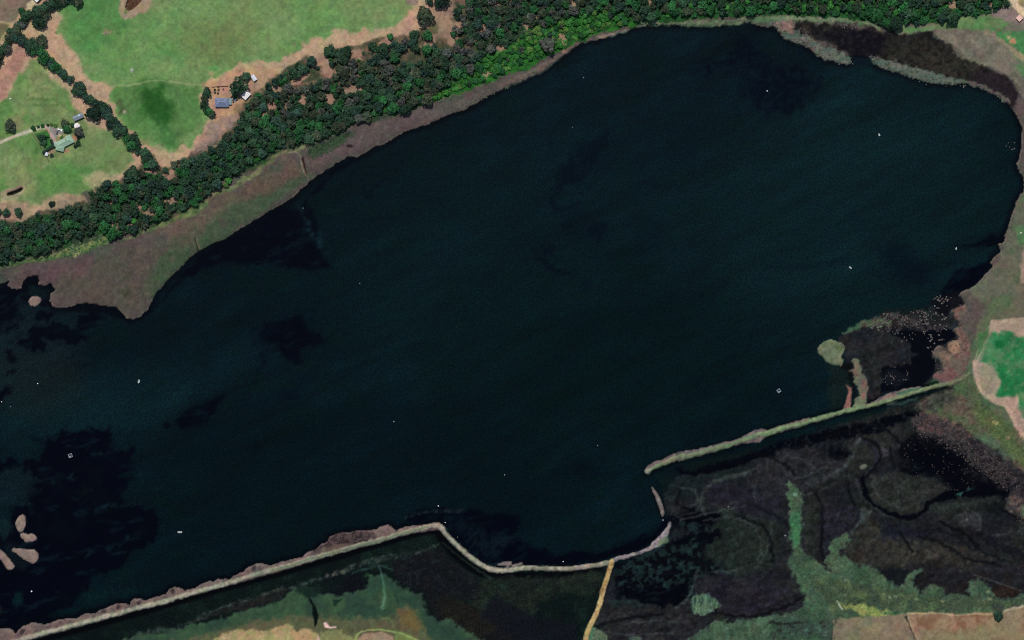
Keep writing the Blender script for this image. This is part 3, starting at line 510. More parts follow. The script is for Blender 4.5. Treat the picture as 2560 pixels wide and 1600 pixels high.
# channels below the eastern embankment
S([(1700, 1170), (1760, 1160), (1820, 1148), (1900, 1128), (2000, 1098), (2110, 1058), (2200, 1030)], [16, 22, 22, 20, 18, 14, 8], (14, 24, 24), f=9, w=4, op=.9)
S([(1695, 1172), (1705, 1183), (1740, 1180), (1800, 1165), (1870, 1148), (1920, 1128), (2020, 1105), (2100, 1080), (2160, 1075), (2230, 1050), (2290, 1035)], [10, 12, 8, 14, 16, 22, 26, 18, 24, 12, 6], DK, f=6, w=5, ws=12, op=.95)
P([(1900, 1150), (1960, 1120), (2060, 1110), (2110, 1110), (2120, 1150), (2090, 1190), (2040, 1220), (1960, 1250), (1890, 1240), (1860, 1200)], (36, 34, 36), f=14, w=7, op=.85, mix=[((24, 22, 30), nC, .2, .5, .6)])
P([(2030, 1110), (2100, 1090), (2120, 1120), (2122, 1150), (2090, 1150), (2050, 1140)], (13, 16, 22), f=12, w=9, op=.85, mix=[((30, 34, 40), nD, .2, .4, .6)])
P([(2120, 1060), (2230, 1050), (2240, 1100), (2180, 1170), (2120, 1180), (2110, 1110)], (38, 38, 32), f=16, w=8, op=.8)
S([(2090, 1190), (2120, 1150), (2130, 1120), (2145, 1100)], 8, (46, 48, 44), f=8, w=3, op=.7); S([(2150, 1100), (2175, 1110), (2195, 1140), (2185, 1170), (2140, 1210)], 9, (30, 28, 40), f=8, w=3, op=.8)
P([(2240, 1120), (2290, 1080), (2350, 1100), (2400, 1130), (2450, 1180), (2520, 1200), (2560, 1240), (2500, 1250), (2380, 1245), (2330, 1240), (2260, 1200), (2240, 1160)], (12, 12, 20), f=12, w=9, ws=24, op=.95, zone=MARSH, mix=[((34, 32, 34), nD, .35, .4, .7), ((2, 4, 14), nC, .1, .5, .8)])
dark([(2280, 1120), (2340, 1130), (2370, 1160), (2330, 1210), (2270, 1190)], f=14, w=10, op=.9)
P([(2270, 1190), (2340, 1178), (2360, 1195), (2330, 1225), (2280, 1215)], (28, 40, 40), f=12, w=9, op=.7)
# the winding creek
S([(2155, 1195), (2160, 1220), (2170, 1250), (2200, 1275), (2240, 1290), (2280, 1296), (2310, 1280), (2325, 1255), (2350, 1240), (2390, 1232), (2440, 1225), (2500, 1230), (2570, 1215)], [10, 11, 11, 10, 14, 12, 10, 14, 20, 26, 26, 20, 22], DK, f=5, w=5, ws=12, op=.97)
P([(2175, 1190), (2250, 1180), (2340, 1200), (2375, 1225), (2320, 1250), (2300, 1280), (2260, 1285), (2210, 1265), (2180, 1240)], (42, 41, 33), f=8, w=4, op=.85, mix=[((26, 24, 26), nD, .4, .4, .6)])
S([(2140, 1195), (2150, 1230), (2170, 1262), (2230, 1295)], 5, (48, 56, 50), f=6, w=3, op=.6); S([(2330, 1270), (2400, 1265), (2500, 1245)], 14, (42, 50, 38), f=12, w=4, op=.6)
for q in [[(2390, 1235), (2410, 1232), (2400, 1243)], [(2412, 1222), (2435, 1212), (2442, 1220), (2420, 1228)]]: P(q, (40, 96, 76), f=4, w=4, ws=12, op=.85)
P([(2210, 1310), (2260, 1310), (2330, 1320), (2320, 1350), (2240, 1360), (2205, 1340)], (22, 21, 34), f=22, w=8, op=.8)
P([(2105, 1380), (2150, 1330), (2190, 1310), (2210, 1350), (2320, 1350), (2420, 1370), (2480, 1400), (2400, 1430), (2300, 1440), (2230, 1410), (2180, 1430), (2120, 1400)], (54, 46, 34), f=20, w=9, op=.85, mix=[((40, 38, 34), nC, .2, .5, .7)])
P([(2060, 1260), (2150, 1270), (2160, 1310), (2080, 1350), (2060, 1400), (2040, 1360), (2045, 1310)], (30, 26, 38), f=14, w=6, op=.85, mix=[((48, 46, 48), noise(14, 3, 611, .5, 2.5, R(20)), .3, .5, .6)])
P([(2150, 1270), (2178, 1276), (2170, 1300), (2140, 1320), (2130, 1340), (2125, 1330), (2150, 1300)], (56, 64, 56), f=8, w=4, op=.8)
P([(2010, 1270), (2040, 1300), (2050, 1380), (2040, 1400), (2015, 1390), (2005, 1330)], (34, 38, 30), f=10, w=4, op=.8)
E(2425, 1297, 24, 18, (52, 50, 48), f=26, w=4, op=.7); E(2417, 1298, 3, 3, (104, 104, 84), f=5, op=.8)
S([(2350, 1305), (2400, 1330), (2430, 1350), (2450, 1360)], 6, (12, 12, 14), f=7, w=4, op=.8); P([(2460, 1260), (2530, 1255), (2500, 1290), (2470, 1285)], (18, 20, 20), f=8, w=7, ws=12, op=.9)
P([(2520, 1240), (2570, 1230), (2640, 1260), (2640, 1300), (2560, 1310), (2540, 1290), (2515, 1270)], (104, 84, 72), f=9, w=5, op=.85, mix=[((48, 40, 36), nD, .1, .4, .7)]); E(2556, 1275, 5, 16, (80, 112, 80), f=6, w=3, op=.7)
P([(2240, 1430), (2290, 1400), (2340, 1400), (2420, 1430), (2500, 1420), (2560, 1400), (2640, 1400), (2640, 1450), (2560, 1480), (2430, 1490), (2340, 1470), (2280, 1440)], (28, 26, 30), f=12, w=8, op=.85, mix=[((34, 22, 18), nC, .3, .5, .7)])
P([(2215, 1425), (2260, 1420), (2300, 1440), (2290, 1470), (2260, 1470), (2220, 1450)], (18, 20, 24), f=8, w=6, ws=12, op=.9); P([(2480, 1460), (2540, 1470), (2558, 1478), (2540, 1490), (2480, 1492)], (42, 24, 16), f=5, w=3, op=.8)
S([(2430, 1435), (2480, 1452), (2556, 1478)], 2, (74, 72, 64), f=3, op=.8)
# reddish brush and grass rising to the east pasture
P([(2290, 1010), (2350, 975), (2420, 950), (2460, 1010), (2520, 1060), (2600, 1150), (2720, 1250), (2640, 1260), (2560, 1180), (2480, 1130), (2430, 1090), (2370, 1060), (2320, 1040)], (78, 84, 62), f=14, w=8, zone=MARSH, mix=[((96, 78, 68), nC, .2, .5, .7), ((62, 88, 54), nB, .2, .5, .6)])
P([(2280, 1040), (2340, 1030), (2400, 1060), (2430, 1090), (2400, 1110), (2340, 1085), (2290, 1075)], (92, 68, 66), f=14, w=9, ws=24, op=.8, mix=[((40, 34, 34), nD, .1, .4, .6)])
P([(2290, 990), (2380, 960), (2390, 1000), (2340, 1030), (2290, 1020)], (58, 50, 42), f=12, w=6, op=.75, mix=[((36, 30, 24), nD, .1, .4, .6)])
P([(2440, 1000), (2500, 1040), (2560, 1120), (2640, 1180), (2640, 1240), (2560, 1170), (2500, 1110), (2450, 1060), (2430, 1020)], (78, 92, 56), f=14, w=6, op=.8); E(2488, 1056, 8, 5, (140, 138, 92), rot=40, f=5, w=2, op=.9)
P([(2440, 1090), (2480, 1090), (2530, 1150), (2480, 1140)], (74, 98, 76), f=12, w=8, op=.6); E(2520, 1096, 5, 5, (160, 120, 100), f=5, w=3, op=.7)
S(T(1920, 800, [(1400, 820), (1480, 770), (1560, 700)]), 3, (98, 84, 76), f=4, op=.6)
P([(2430, 1090), (2500, 1130), (2560, 1180), (2640, 1240), (2560, 1260), (2470, 1190), (2400, 1130)], (54, 44, 44), f=14, w=10, ws=24, op=.75, mix=[((18, 16, 20), nD, .1, .4, .7)])
S([(1900, 1127), (1980, 1102), (2080, 1086), (2160, 1072), (2250, 1048), (2290, 1032)], [10, 18, 26, 30, 26, 14], DK, f=9, w=8, ws=12, op=.95, mix=[((22, 28, 34), nD, .45, .3, .8)])
S([(1700, 1180), (1740, 1186), (1800, 1168), (1860, 1150), (1910, 1130)], [8, 9, 12, 18, 12], DK, f=6, w=4, ws=12, op=.95)
E(2100, 1132, 26, 14, DK, rot=15, f=14, w=10, ws=12, op=.9); E(2360, 1165, 70, 38, DK, rot=18, f=30, w=16, ws=24, op=.9); E(2290, 1135, 26, 22, DK, f=18, w=10, op=.85); E(2440, 1215, 60, 12, DK, f=14, w=10, ws=12, op=.85)
S([(2150, 1092), (2185, 1105), (2203, 1130), (2196, 1160), (2165, 1195)], [6, 8, 8, 7, 6], (6, 8, 16), f=6, w=3, op=.8); S([(2225, 1120), (2232, 1150), (2236, 1172)], 6, (10, 12, 14), f=6, w=3, op=.7); S([(2262, 1130), (2280, 1160)], 6, (10, 12, 14), f=6, w=3, op=.6)
S([(1765, 1285), (1752, 1260), (1758, 1225), (1790, 1200), (1850, 1190), (1900, 1168)], 7, (56, 60, 54), f=9, w=4, op=.7); S([(1700, 1300), (1750, 1288), (1830, 1270), (1870, 1262)], 4, (58, 60, 58), f=6, w=3, op=.7)
S([(1870, 1262), (1950, 1290), (1980, 1330)], 6, (12, 12, 22), f=7, w=4, op=.7); S([(1930, 1310), (1925, 1370), (1890, 1420)], 6, (54, 58, 48), f=9, w=4, op=.6)
S([(2085, 1185), (2125, 1150), (2142, 1112), (2150, 1098)], 8, (58, 62, 58), f=8, w=3, op=.75); S([(2000, 1215), (2060, 1200), (2110, 1170)], 7, (48, 50, 54), f=9, w=4, op=.6); S([(1900, 1180), (1880, 1230), (1890, 1255)], 5, (52, 56, 52), f=7, w=4, op=.6)
S([(2440, 1330), (2500, 1370), (2600, 1400)], 12, (14, 15, 24), f=12, w=8, op=.8); S([(2300, 1320), (2380, 1330), (2440, 1380), (2520, 1400)], 6, (12, 12, 20), f=8, w=6, op=.7)

def swirl(pts, w_, light, op=.8, f=7): S(pts, w_, (60, 64, 58) if light else (6, 8, 14), f=f, w=4, ws=12, op=op)
for q in [[(1700, 1215), (1740, 1225), (1745, 1250), (1725, 1265)], [(1760, 1300), (1850, 1290), (1900, 1330), (1905, 1390), (1860, 1425), (1790, 1430)], [(1960, 1140), (2010, 1150), (2060, 1190)], [(2010, 1240), (2060, 1225), (2120, 1190)], [(1985, 1200), (2040, 1180), (2090, 1150)],
          [(2180, 1195), (2185, 1225), (2215, 1255), (2260, 1275)], [(2230, 1205), (2250, 1235), (2290, 1255)], [(2480, 1340), (2540, 1330), (2600, 1300)], [(2420, 1270), (2460, 1300), (2440, 1330)], [(1560, 1560), (1640, 1550), (1720, 1555)], [(1520, 1580), (1600, 1590), (1700, 1580)]]: swirl(q, 5, True, .55)
for q in [[(1880, 1130), (1950, 1150), (1990, 1190)], [(2060, 1095), (2110, 1075), (2160, 1085)], [(1845, 1290), (1925, 1320), (1930, 1400)], [(2040, 1230), (2060, 1290), (2050, 1350), (2062, 1400)], [(2300, 1340), (2360, 1360), (2420, 1400), (2500, 1410)], [(2350, 1305), (2400, 1325), (2450, 1372)], [(1780, 1530), (1860, 1545), (1960, 1520), (2010, 1490)],
          [(2120, 1210), (2125, 1240), (2140, 1265)], [(1700, 1225), (1690, 1260), (1700, 1285)], [(2170, 1060), (2230, 1080), (2260, 1120)], [(2500, 1270), (2550, 1300), (2600, 1310)], [(2250, 1330), (2280, 1380)], [(1480, 1570), (1560, 1545), (1660, 1535)]]: swirl(q, 7, False, .75)
# green spit and grass of the south-east
GR = (62, 84, 64)
GMIX = [((48, 68, 50), nB, .1, .6, .7), ((74, 94, 68), nC, .2, .5, .6), ((60, 62, 50), nD, .5, .4, .5)]
P(T(1920, 1200, [(180, 10), (215, 20), (250, 60), (275, 110), (325, 115), (335, 180), (345, 230), (310, 330), (325, 440), (310, 560), (310, 640), (390, 710), (470, 770), (530, 850), (580, 880), (545, 790), (570, 700), (590, 610), (650, 540), (720, 510), (775, 520), (770, 580), (720, 640), (650, 640), (680, 700), (760, 760), (900, 810), (1000, 830), (1080, 880), (1150, 960), (1240, 1010), (1290, 1000), (1320, 900), (1370, 840), (1440, 840), (1450, 870), (1380, 920), (1390, 990), (1450, 1050), (1550, 990), (1660, 1020), (1700, 1080), (1890, 1100), (1900, 960), (1960, 930), (2060, 970), (2120, 1040), (2130, 1110), (2280, 1110), (2419, 1080), (2700, 1060), (2700, 1300), (1300, 1260), (1100, 1300), (600, 1350), (620, 1600), (-900, 1600), (-500, 1340), (-300, 1330), (-100, 1300), (0, 1280), (200, 1260), (320, 1200), (340, 1110), (290, 980), (215, 860), (195, 740), (215, 640), (200, 500), (200, 300)]),
  GR, f=9, w=7, ws=12, zone=MARSH, mix=GMIX, h=.2)
P(T(1920, 1200, [(210, 330), (300, 300), (310, 600), (240, 640), (210, 500)]), (58, 108, 70), f=10, w=4, op=.7); E(1988, 1236, 5, 5, (120, 146, 126), f=5, op=.8)
P(T(1920, 1200, [(420, 930), (700, 950), (1100, 1020), (1500, 1100), (2419, 1120), (2500, 1240), (1300, 1240), (1000, 1260), (600, 1250), (500, 1100)]), (62, 72, 52), f=18, w=9, op=.75, mix=[((84, 96, 62), nC, .3, .5, .7), ((46, 64, 48), nD, .3, .4, .6)])
P(T(1920, 1200, [(60, 1290), (200, 1310), (340, 1340), (600, 1300), (600, 1512), (0, 1512)]), (46, 64, 50), f=16, w=8, op=.7, mix=[((34, 36, 30), nD, .4, .4, .7)]); S(T(1920, 1200, [(0, 1340), (160, 1370), (320, 1350)]), 5, (24, 20, 16), f=5, w=4, op=.7)
P(T(1920, 1200, [(660, 1150), (740, 1170), (850, 1170), (920, 1160), (980, 1200), (1060, 1240), (1140, 1230), (1200, 1270), (1100, 1290), (980, 1290), (880, 1290), (840, 1250), (760, 1210)]), (128, 134, 78), f=8, w=5, ws=12, op=.95, mix=[((112, 130, 66), nD, .2, .5, .7)])
S(T(1920, 1200, [(650, 1140), (680, 1190), (700, 1220)]), 2.4, (200, 190, 172), f=2.5, op=.9); S(T(1920, 1200, [(1100, 1260), (1320, 1255)]), 4, (30, 84, 56), f=5, w=2, op=.8)
for (a, b) in [(745, 940), (730, 1078), (1100, 1080), (1150, 1110), (1210, 1105), (1650, 1140), (1400, 1130), (2080, 1050), (2100, 1120)]: E(1920 + a / 3.78, 1200 + b / 3.78, 5, 3.5, (118, 128, 92), f=4, w=3, op=.7)
# pale green clumps on the south-west side of the marsh
P(T(1280, 1200, [(1700, 1120), (1780, 1070), (1860, 1070), (1920, 1130), (1970, 1180), (1900, 1240), (1810, 1280), (1710, 1270), (1690, 1180)]), (84, 106, 82), f=6, w=5, ws=12, zone=MARSH, mix=[((40, 60, 48), noise(8, 2, 801, .5, 2.5), .2, .4, .8)])
for (a, b, r) in [(2130, 1360, 40), (2240, 1360, 34), (2340, 1330, 50), (2400, 1440, 46), (2030, 1400, 22), (2419, 1310, 40)]: E(1280 + a / 3.78, 1200 + b / 3.78, r / 3.78, r / 4.4, (72, 94, 74), f=6, w=4, ws=12, op=.9)
P(T(1280, 1200, [(580, 1320), (720, 1370), (850, 1420), (900, 1480), (900, 1600), (600, 1600), (610, 1450)]), (68, 102, 76), f=5, w=2, zone=MARSH, mix=GMIX); P(T(1280, 1200, [(780, 1390), (905, 1470), (890, 1560), (740, 1560)]), (86, 96, 76), f=4, op=.85)
P(T(1280, 1200, [(270, 1410), (400, 1390), (480, 1430), (600, 1500), (600, 1600), (260, 1600)]), (40, 62, 58), f=7, w=5, ws=12, op=.9, mix=[((18, 24, 24), nD, .2, .4, .8)]); E(1280 + 600 / 3.78, 1200 + 1205 / 3.78, 14, 6, (84, 90, 58), rot=38, f=6, w=3, op=.8); S(T(1280, 1200, [(660, 1240), (740, 1310)]), 5, (84, 84, 60), f=5, w=3, op=.7)
E(1280 + 1160 / 3.78, 1200 + 1505 / 3.78, 16, 6, (70, 92, 74), f=6, w=3, op=.8)
P(T(1280, 1200, [(190, 1310), (490, 1080), (520, 1040), (560, 1080), (700, 1100), (800, 1170), (830, 1230), (740, 1320), (600, 1250), (540, 1190), (600, 1320), (620, 1480), (500, 1500), (400, 1400), (250, 1400)]), (11, 12, 22), f=9, w=6, op=.95, zone=MWATER)
S(T(1280, 1200, [(540, 1180), (640, 1260), (740, 1310), (800, 1250)]), 6, (40, 44, 36), f=6, w=3, op=.6)

# ---- between the lake bank and the south pasture: the flooded borrow pit
SW = [(-150, 1640), (60, 1600), (300, 1535), (500, 1475), (640, 1435), (800, 1390), (1000, 1330), (1090, 1310), (1110, 1330), (1160, 1390), (1220, 1430), (1300, 1428), (1400, 1425), (1500, 1410), (1525, 1410), (1500, 1500), (1465, 1610), (1440, 1720), (-150, 1720)]
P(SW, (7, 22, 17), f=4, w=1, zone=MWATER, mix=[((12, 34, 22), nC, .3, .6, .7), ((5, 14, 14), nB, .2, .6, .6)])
S([(60, 1612), (300, 1547), (500, 1487), (640, 1447), (800, 1402), (1000, 1342), (1090, 1322), (1102, 1345), (1150, 1400), (1215, 1440), (1300, 1440), (1400, 1437), (1500, 1420)], [14, 16, 18, 22, 22, 22, 18, 20, 22, 20, 18, 18, 14], (1, 2, 5), f=8, op=.97)  # shade along the bank's south foot, painted near black into the water colour
P([(1230, 1440), (1400, 1440), (1500, 1425), (1510, 1440), (1490, 1490), (1420, 1480), (1360, 1500), (1330, 1540), (1250, 1560), (1180, 1520), (1170, 1470)], (26, 34, 22), f=18, w=8, op=.9, mix=[((18, 28, 22), nC, .1, .5, .7)])
P([(1000, 1385), (1090, 1370), (1150, 1410), (1190, 1450), (1200, 1500), (1150, 1500), (1060, 1480), (1010, 1460), (985, 1440), (980, 1410)], (15, 17, 20), f=12, w=8, ws=24, op=.95, mix=[((26, 29, 34), nD, .3, .4, .6), ((22, 20, 20), nC, .4, .4, .6)])
P([(1060, 1480), (1150, 1500), (1250, 1560), (1330, 1620), (1330, 1720), (1180, 1640), (1100, 1560)], (28, 24, 16), f=12, w=7, op=.9, mix=[((16, 18, 20), nB, .1, .5, .7)])
P([(1240, 1490), (1330, 1540), (1440, 1560), (1440, 1720), (1330, 1720), (1290, 1600), (1200, 1540)], (14, 16, 24), f=14, w=6, op=.85)
P([(590, 1585), (700, 1560), (800, 1490), (870, 1440), (900, 1430), (920, 1460), (900, 1480), (830, 1490), (740, 1510), (700, 1520), (640, 1520), (560, 1550)], (12, 12, 22), f=8, w=7, op=.6)
P([(640, 1490), (700, 1470), (720, 1478), (700, 1500), (650, 1515), (540, 1540), (460, 1560), (440, 1580), (500, 1540), (580, 1510)], (30, 28, 24), f=10, w=6, op=.85)
S([(320, 1600), (400, 1570), (440, 1575), (520, 1530), (600, 1505), (700, 1475), (780, 1455), (860, 1425), (930, 1400), (1000, 1390), (1080, 1370), (1100, 1355)], [10, 10, 8, 6, 5, 8, 8, 10, 16, 12, 7, 3], (52, 62, 50), f=8, w=6, ws=12, op=.75, mix=[((18, 32, 26), nD, .1, .4, .85)])
S([(820, 1438), (860, 1430)], 8, (84, 82, 68), f=6, w=5, ws=12, op=.8, mix=[((16, 16, 16), nD, 0, .4, .8)])
S([(1105, 1355), (1160, 1402), (1220, 1440), (1260, 1470)], [3, 4, 5, 8], (28, 52, 36), f=5, w=2, op=.7)
S([(880, 1435), (920, 1420), (945, 1412), (980, 1425)], 5, (36, 66, 54), f=6, w=3, op=.7)
GL = ([(-150, 1720), (200, 1650)] + T(0, 1200, [(1150, 1512), (1400, 1450), (1560, 1420), (1700, 1390), (1830, 1350), (1950, 1360), (2100, 1310), (2300, 1230), (2419, 1205)])
      + T(640, 1200, [(150, 1165), (250, 1130), (300, 1100), (340, 1030), (470, 1000), (560, 1060), (640, 1080), (800, 1080), (920, 1070), (1000, 1040), (1080, 980), (1060, 900), (1150, 890), (1230, 900), (1290, 960), (1400, 1000), (1500, 1060), (1590, 1090), (1600, 1210), (1680, 1290), (1730, 1350), (1810, 1310), (1900, 1380), (2050, 1450), (2150, 1512)]) + [(1300, 1720)])
P(GL, (48, 70, 50), f=9, w=7, ws=12, zone=PASTURE, mix=[((56, 80, 54), nC, .2, .6, .7), ((36, 56, 48), nB, .2, .6, .7)], h=.15)
P([(400, 1610), (500, 1590), (600, 1560), (680, 1545), (760, 1540), (880, 1545), (980, 1545), (1010, 1510), (1050, 1540), (1070, 1590), (1100, 1640), (1100, 1720), (380, 1720)], (90, 88, 60), f=18, w=8, op=.85, mix=[((98, 78, 62), nC, .1, .5, .7), ((80, 92, 60), nB, .1, .6, .6)])
P(T(640, 1200, [(-500, 1550), (-200, 1400), (130, 1420), (250, 1370), (330, 1370), (380, 1420), (500, 1400), (560, 1420), (600, 1470), (620, 1600), (-500, 1700)]), (150, 140, 92), f=8, w=5, ws=12, op=.95, mix=[((172, 142, 104), nC, .1, .5, .8)])
P(T(640, 1200, [(610, 1430), (700, 1420), (800, 1410), (900, 1480), (960, 1440), (1000, 1600), (600, 1600)]), (122, 126, 80), f=8, w=5, op=.85); P(T(640, 1200, [(960, 1500), (1010, 1450), (1200, 1430), (1300, 1470), (1320, 1600), (940, 1600)]), (146, 124, 100), f=5, w=2, op=.95)
P(T(640, 1200, [(1320, 1420), (1420, 1440), (1530, 1512), (1300, 1600)]), (110, 128, 70), f=8, op=.8)
S(T(640, 1200, [(940, 1512), (950, 1460), (1010, 1420), (1180, 1410), (1300, 1430), (1390, 1450), (1560, 1530)]), 4, (138, 158, 92), f=3, w=1, op=.85); S(T(640, 1200, [(1180, 1310), (1280, 1300), (1305, 1390)]), 2.5, (104, 128, 78), f=3, op=.7)
S(T(640, 1200, [(1160, 800), (1190, 900), (1220, 1060), (1200, 1200)]), [2, 3, 5, 10], (84, 122, 100), f=5, w=2, op=.6)
P(T(640, 1200, [(1350, 1200), (1520, 1280), (1560, 1360), (1480, 1430), (1380, 1380)]), (100, 84, 46), f=16, w=7, op=.65)
P(T(640, 1200, [(490, 1090), (520, 1130), (570, 1200), (590, 1280), (575, 1370), (555, 1390), (545, 1290), (530, 1190), (500, 1130)]), (6, 14, 12), f=2.5, w=1.5, zone=POND)
P(T(640, 1200, [(720, 1130), (810, 1130), (760, 1160), (768, 1190), (740, 1180)]), (16, 36, 28), f=4, w=3, op=.85); E(640 + 1330 / 3.78, 1200 + 1110 / 3.78, 4, 12, (30, 56, 42), rot=-15, f=5, w=3, op=.7); P(T(640, 1200, [(400, 1010), (560, 1000), (630, 1040), (560, 1110), (440, 1090), (380, 1060)]), (14, 30, 24), f=8, w=7, ws=12, op=.85)
P(T(640, 1200, [(660, 1335), (680, 1355), (700, 1385), (760, 1380), (765, 1395), (700, 1403), (650, 1385), (640, 1345)]), (222, 188, 172), f=2.5, w=1, op=1); P(T(640, 1200, [(570, 1520), (590, 1450), (610, 1520)]), (190, 160, 140), f=4, op=.9)
# bottom right fields
P([(2085, 1560), (2100, 1545), (2200, 1540), (2270, 1530), (2262, 1540), (2290, 1600), (2290, 1720), (2080, 1720)], (124, 108, 86), f=6, w=3, zone=PASTURE, mix=[((104, 106, 78), nB, .1, .6, .8), ((112, 104, 88), nC, .3, .5, .5)])
P([(2265, 1535), (2280, 1530), (2340, 1530), (2345, 1536), (2380, 1532), (2400, 1538), (2430, 1532), (2480, 1530), (2486, 1538), (2500, 1545), (2510, 1525), (2540, 1515), (2700, 1510), (2700, 1720), (2320, 1720), (2290, 1600)], (138, 112, 88), f=4, w=2, zone=PASTURE, mix=[((116, 84, 62), nC, .2, .6, .8), ((122, 116, 88), nB, .1, .6, .6)])
P([(2300, 1575), (2380, 1580), (2460, 1560), (2560, 1580), (2700, 1600), (2700, 1720), (2320, 1720)], (122, 114, 84), f=16, w=8, op=.7); S([(2268, 1534), (2280, 1570), (2300, 1610), (2310, 1640)], 4, (146, 134, 104), f=4, w=2, op=.8)
S([(2268, 1532), (2340, 1533), (2400, 1538), (2430, 1533), (2480, 1534)], 4, (178, 158, 120), f=3.5, w=2, op=.7); S([(2510, 1528), (2540, 1518), (2560, 1516)], 5, (176, 166, 136), f=4, w=2, op=.7)
S([(2085, 1550), (2082, 1620), (2085, 1680)], 4, (150, 132, 104), f=4, w=1.5, op=.6); E(2494, 1518, 12, 12, (52, 50, 44), f=12, op=.6)

# ---- mud fringe, lake bank, breakwater and the two embankments
FR = (T(0, 1200, [(-300, 1430), (0, 1405), (50, 1398), (100, 1415), (150, 1450), (180, 1420), (220, 1380), (300, 1348), (400, 1360), (430, 1372), (500, 1340), (620, 1310), (720, 1310), (800, 1265), (880, 1262), (1000, 1212), (1100, 1168), (1190, 1170), (1215, 1180), (1260, 1130), (1330, 1120), (1370, 1140), (1500, 1100), (1570, 1080), (1600, 1030), (1650, 1010), (1720, 1020), (1750, 1050), (1800, 1030), (1850, 1020), (1900, 980), (1980, 955), (2020, 965), (2060, 940), (2140, 935), (2170, 950), (2200, 910), (2300, 870), (2350, 820), (2419, 795)])
      + T(640, 1200, [(60, 785), (110, 805), (130, 810), (180, 790), (240, 770), (300, 760), (430, 730), (470, 700), (560, 660), (620, 610), (680, 580), (690, 540), (800, 500), (950, 485), (1080, 475), (1140, 470), (1190, 435), (1250, 420), (1290, 450), (1320, 480), (1400, 445), (1550, 428), (1660, 410), (1720, 400), (1760, 430), (1720, 470), (1500, 500), (1200, 580), (700, 720), (200, 870)])
      + T(0, 1200, [(2300, 960), (1800, 1090), (1300, 1230), (600, 1430), (180, 1530), (-300, 1640)]))
S(FR[:66], 20, (1, 3, 9), f=14, w=3, op=.85, sm=0)
P(FR, (112, 94, 86), f=3, w=1.6, ws=12, zone=BANK, h=.3, mix=[((96, 78, 74), nC, .1, .5, .8), ((80, 72, 72), nD, .45, .4, .6)])
S(FR[:66], 3, (140, 124, 116), f=3, w=1, op=.5, clip=[BANK], sm=0)
P(T(640, 1200, [(500, 680), (640, 620), (690, 550), (800, 500), (950, 490), (1100, 480), (1130, 540), (1000, 600), (800, 640), (640, 700)]), (70, 54, 54), f=6, w=4, op=.8, mix=[((28, 22, 24), noise(6, 2, 901), .1, .35, .9)])
P(T(640, 1200, [(620, 640), (760, 600), (900, 610), (760, 670), (600, 720)]), (98, 88, 74), f=8, w=4, op=.8)
for (a, b) in [(1630, 1045), (1115, 1195), (1310, 1160), (210, 1440), (2400, 830), (980, 1240)]: E(a / 3.78, 1200 + b / 3.78, 7, 5, (44, 38, 40), rot=-40, f=5, w=3, op=.8)
BANKA = (T(0, 1200, [(-300, 1650), (190, 1512), (400, 1452), (600, 1402), (850, 1332), (1000, 1292), (1200, 1236), (1400, 1186), (1550, 1150), (1700, 1102), (1900, 1048), (2100, 990), (2300, 930), (2419, 893)])
         + T(640, 1200, [(150, 850), (300, 812), (450, 768), (600, 723), (800, 668), (1000, 610), (1200, 562), (1350, 512), (1500, 475), (1620, 445), (1700, 428), (1750, 445), (1790, 510), (1890, 610), (2000, 710), (2100, 785), (2200, 840), (2300, 858), (2419, 852)])
         + T(1280, 1200, [(100, 828), (250, 832), (450, 842), (600, 832), (750, 812), (880, 787), (950, 765)]))
S(BANKA, 12.2, (142, 135, 116), f=3, w=1.6, ws=12, zone=BANK, h=2.0, mix=[((162, 154, 136), noise(11, 3, 911), .1, .6, .7), ((104, 110, 88), nD, .2, .5, .7)])
S(BANKA[14:24], 6, (92, 112, 84), f=5, w=3, ws=12, op=.75, mix=[((124, 124, 98), nD, .2, .4, .7)])
S(BANKA[:14], 5, (180, 172, 150), f=5, w=1.5, op=.6, mix=[((140, 140, 122), nD, .2, .4, .6)])
S(BANKA[24:33], 7, (158, 148, 130), f=5, w=1, op=.8, mix=[((132, 120, 106), nD, .2, .4, .6)])
P(T(640, 1200, [(2260, 800), (2330, 775), (2419, 770), (2419, 830), (2330, 835)]) + T(1280, 1200, [(90, 775), (100, 800), (10, 825)]), (116, 104, 98), f=3, w=1.5, zone=BANK, h=.3)
S(T(1280, 1200, [(940, 770), (1000, 740), (1060, 730), (1130, 710), (1250, 675), (1330, 625), (1400, 580), (1440, 520), (1475, 460), (1495, 410)]), [9, 9, 9, 10, 9, 11, 20, 16, 10, 5], (128, 118, 118), f=3, w=2.2, ws=12, zone=BANK, h=1.0, mix=[((154, 146, 134), noise(5, 2, 921), .1, .5, .7), ((84, 78, 84), nD, .3, .4, .7)])
P(T(1280, 1200, [(1400, 570), (1470, 510), (1475, 580), (1440, 605), (1370, 620)]), (98, 112, 84), f=5, w=2, op=.8)
P(T(1280, 1200, [(1500, 420), (1600, 440), (1700, 520), (1500, 560), (1480, 500)]), (22, 22, 28), f=14, w=6, op=.7)
BWATER = T(1280, 1200, [(1318, 62), (1330, 72), (1355, 100), (1385, 140), (1410, 200), (1430, 260), (1442, 310), (1430, 345), (1415, 340), (1400, 290), (1375, 220), (1350, 150), (1330, 110)])
S(BWATER[7:], 8, (2, 3, 6), f=7, op=.9, sm=0); S(T(1280, 1200, [(1340, 90), (1400, 180), (1445, 290)]), 12, (4, 5, 7), f=8, op=.6, sm=0)
P(BWATER, (124, 118, 110), f=2.5, w=.8, ws=12, zone=21, h=.7, mix=[((104, 88, 86), nD, 0, .5, .7)])
P(T(1280, 1200, [(1450, 250), (1560, 250), (1660, 290), (1500, 350), (1450, 330)]), (36, 32, 36), f=10, w=5, op=.7)
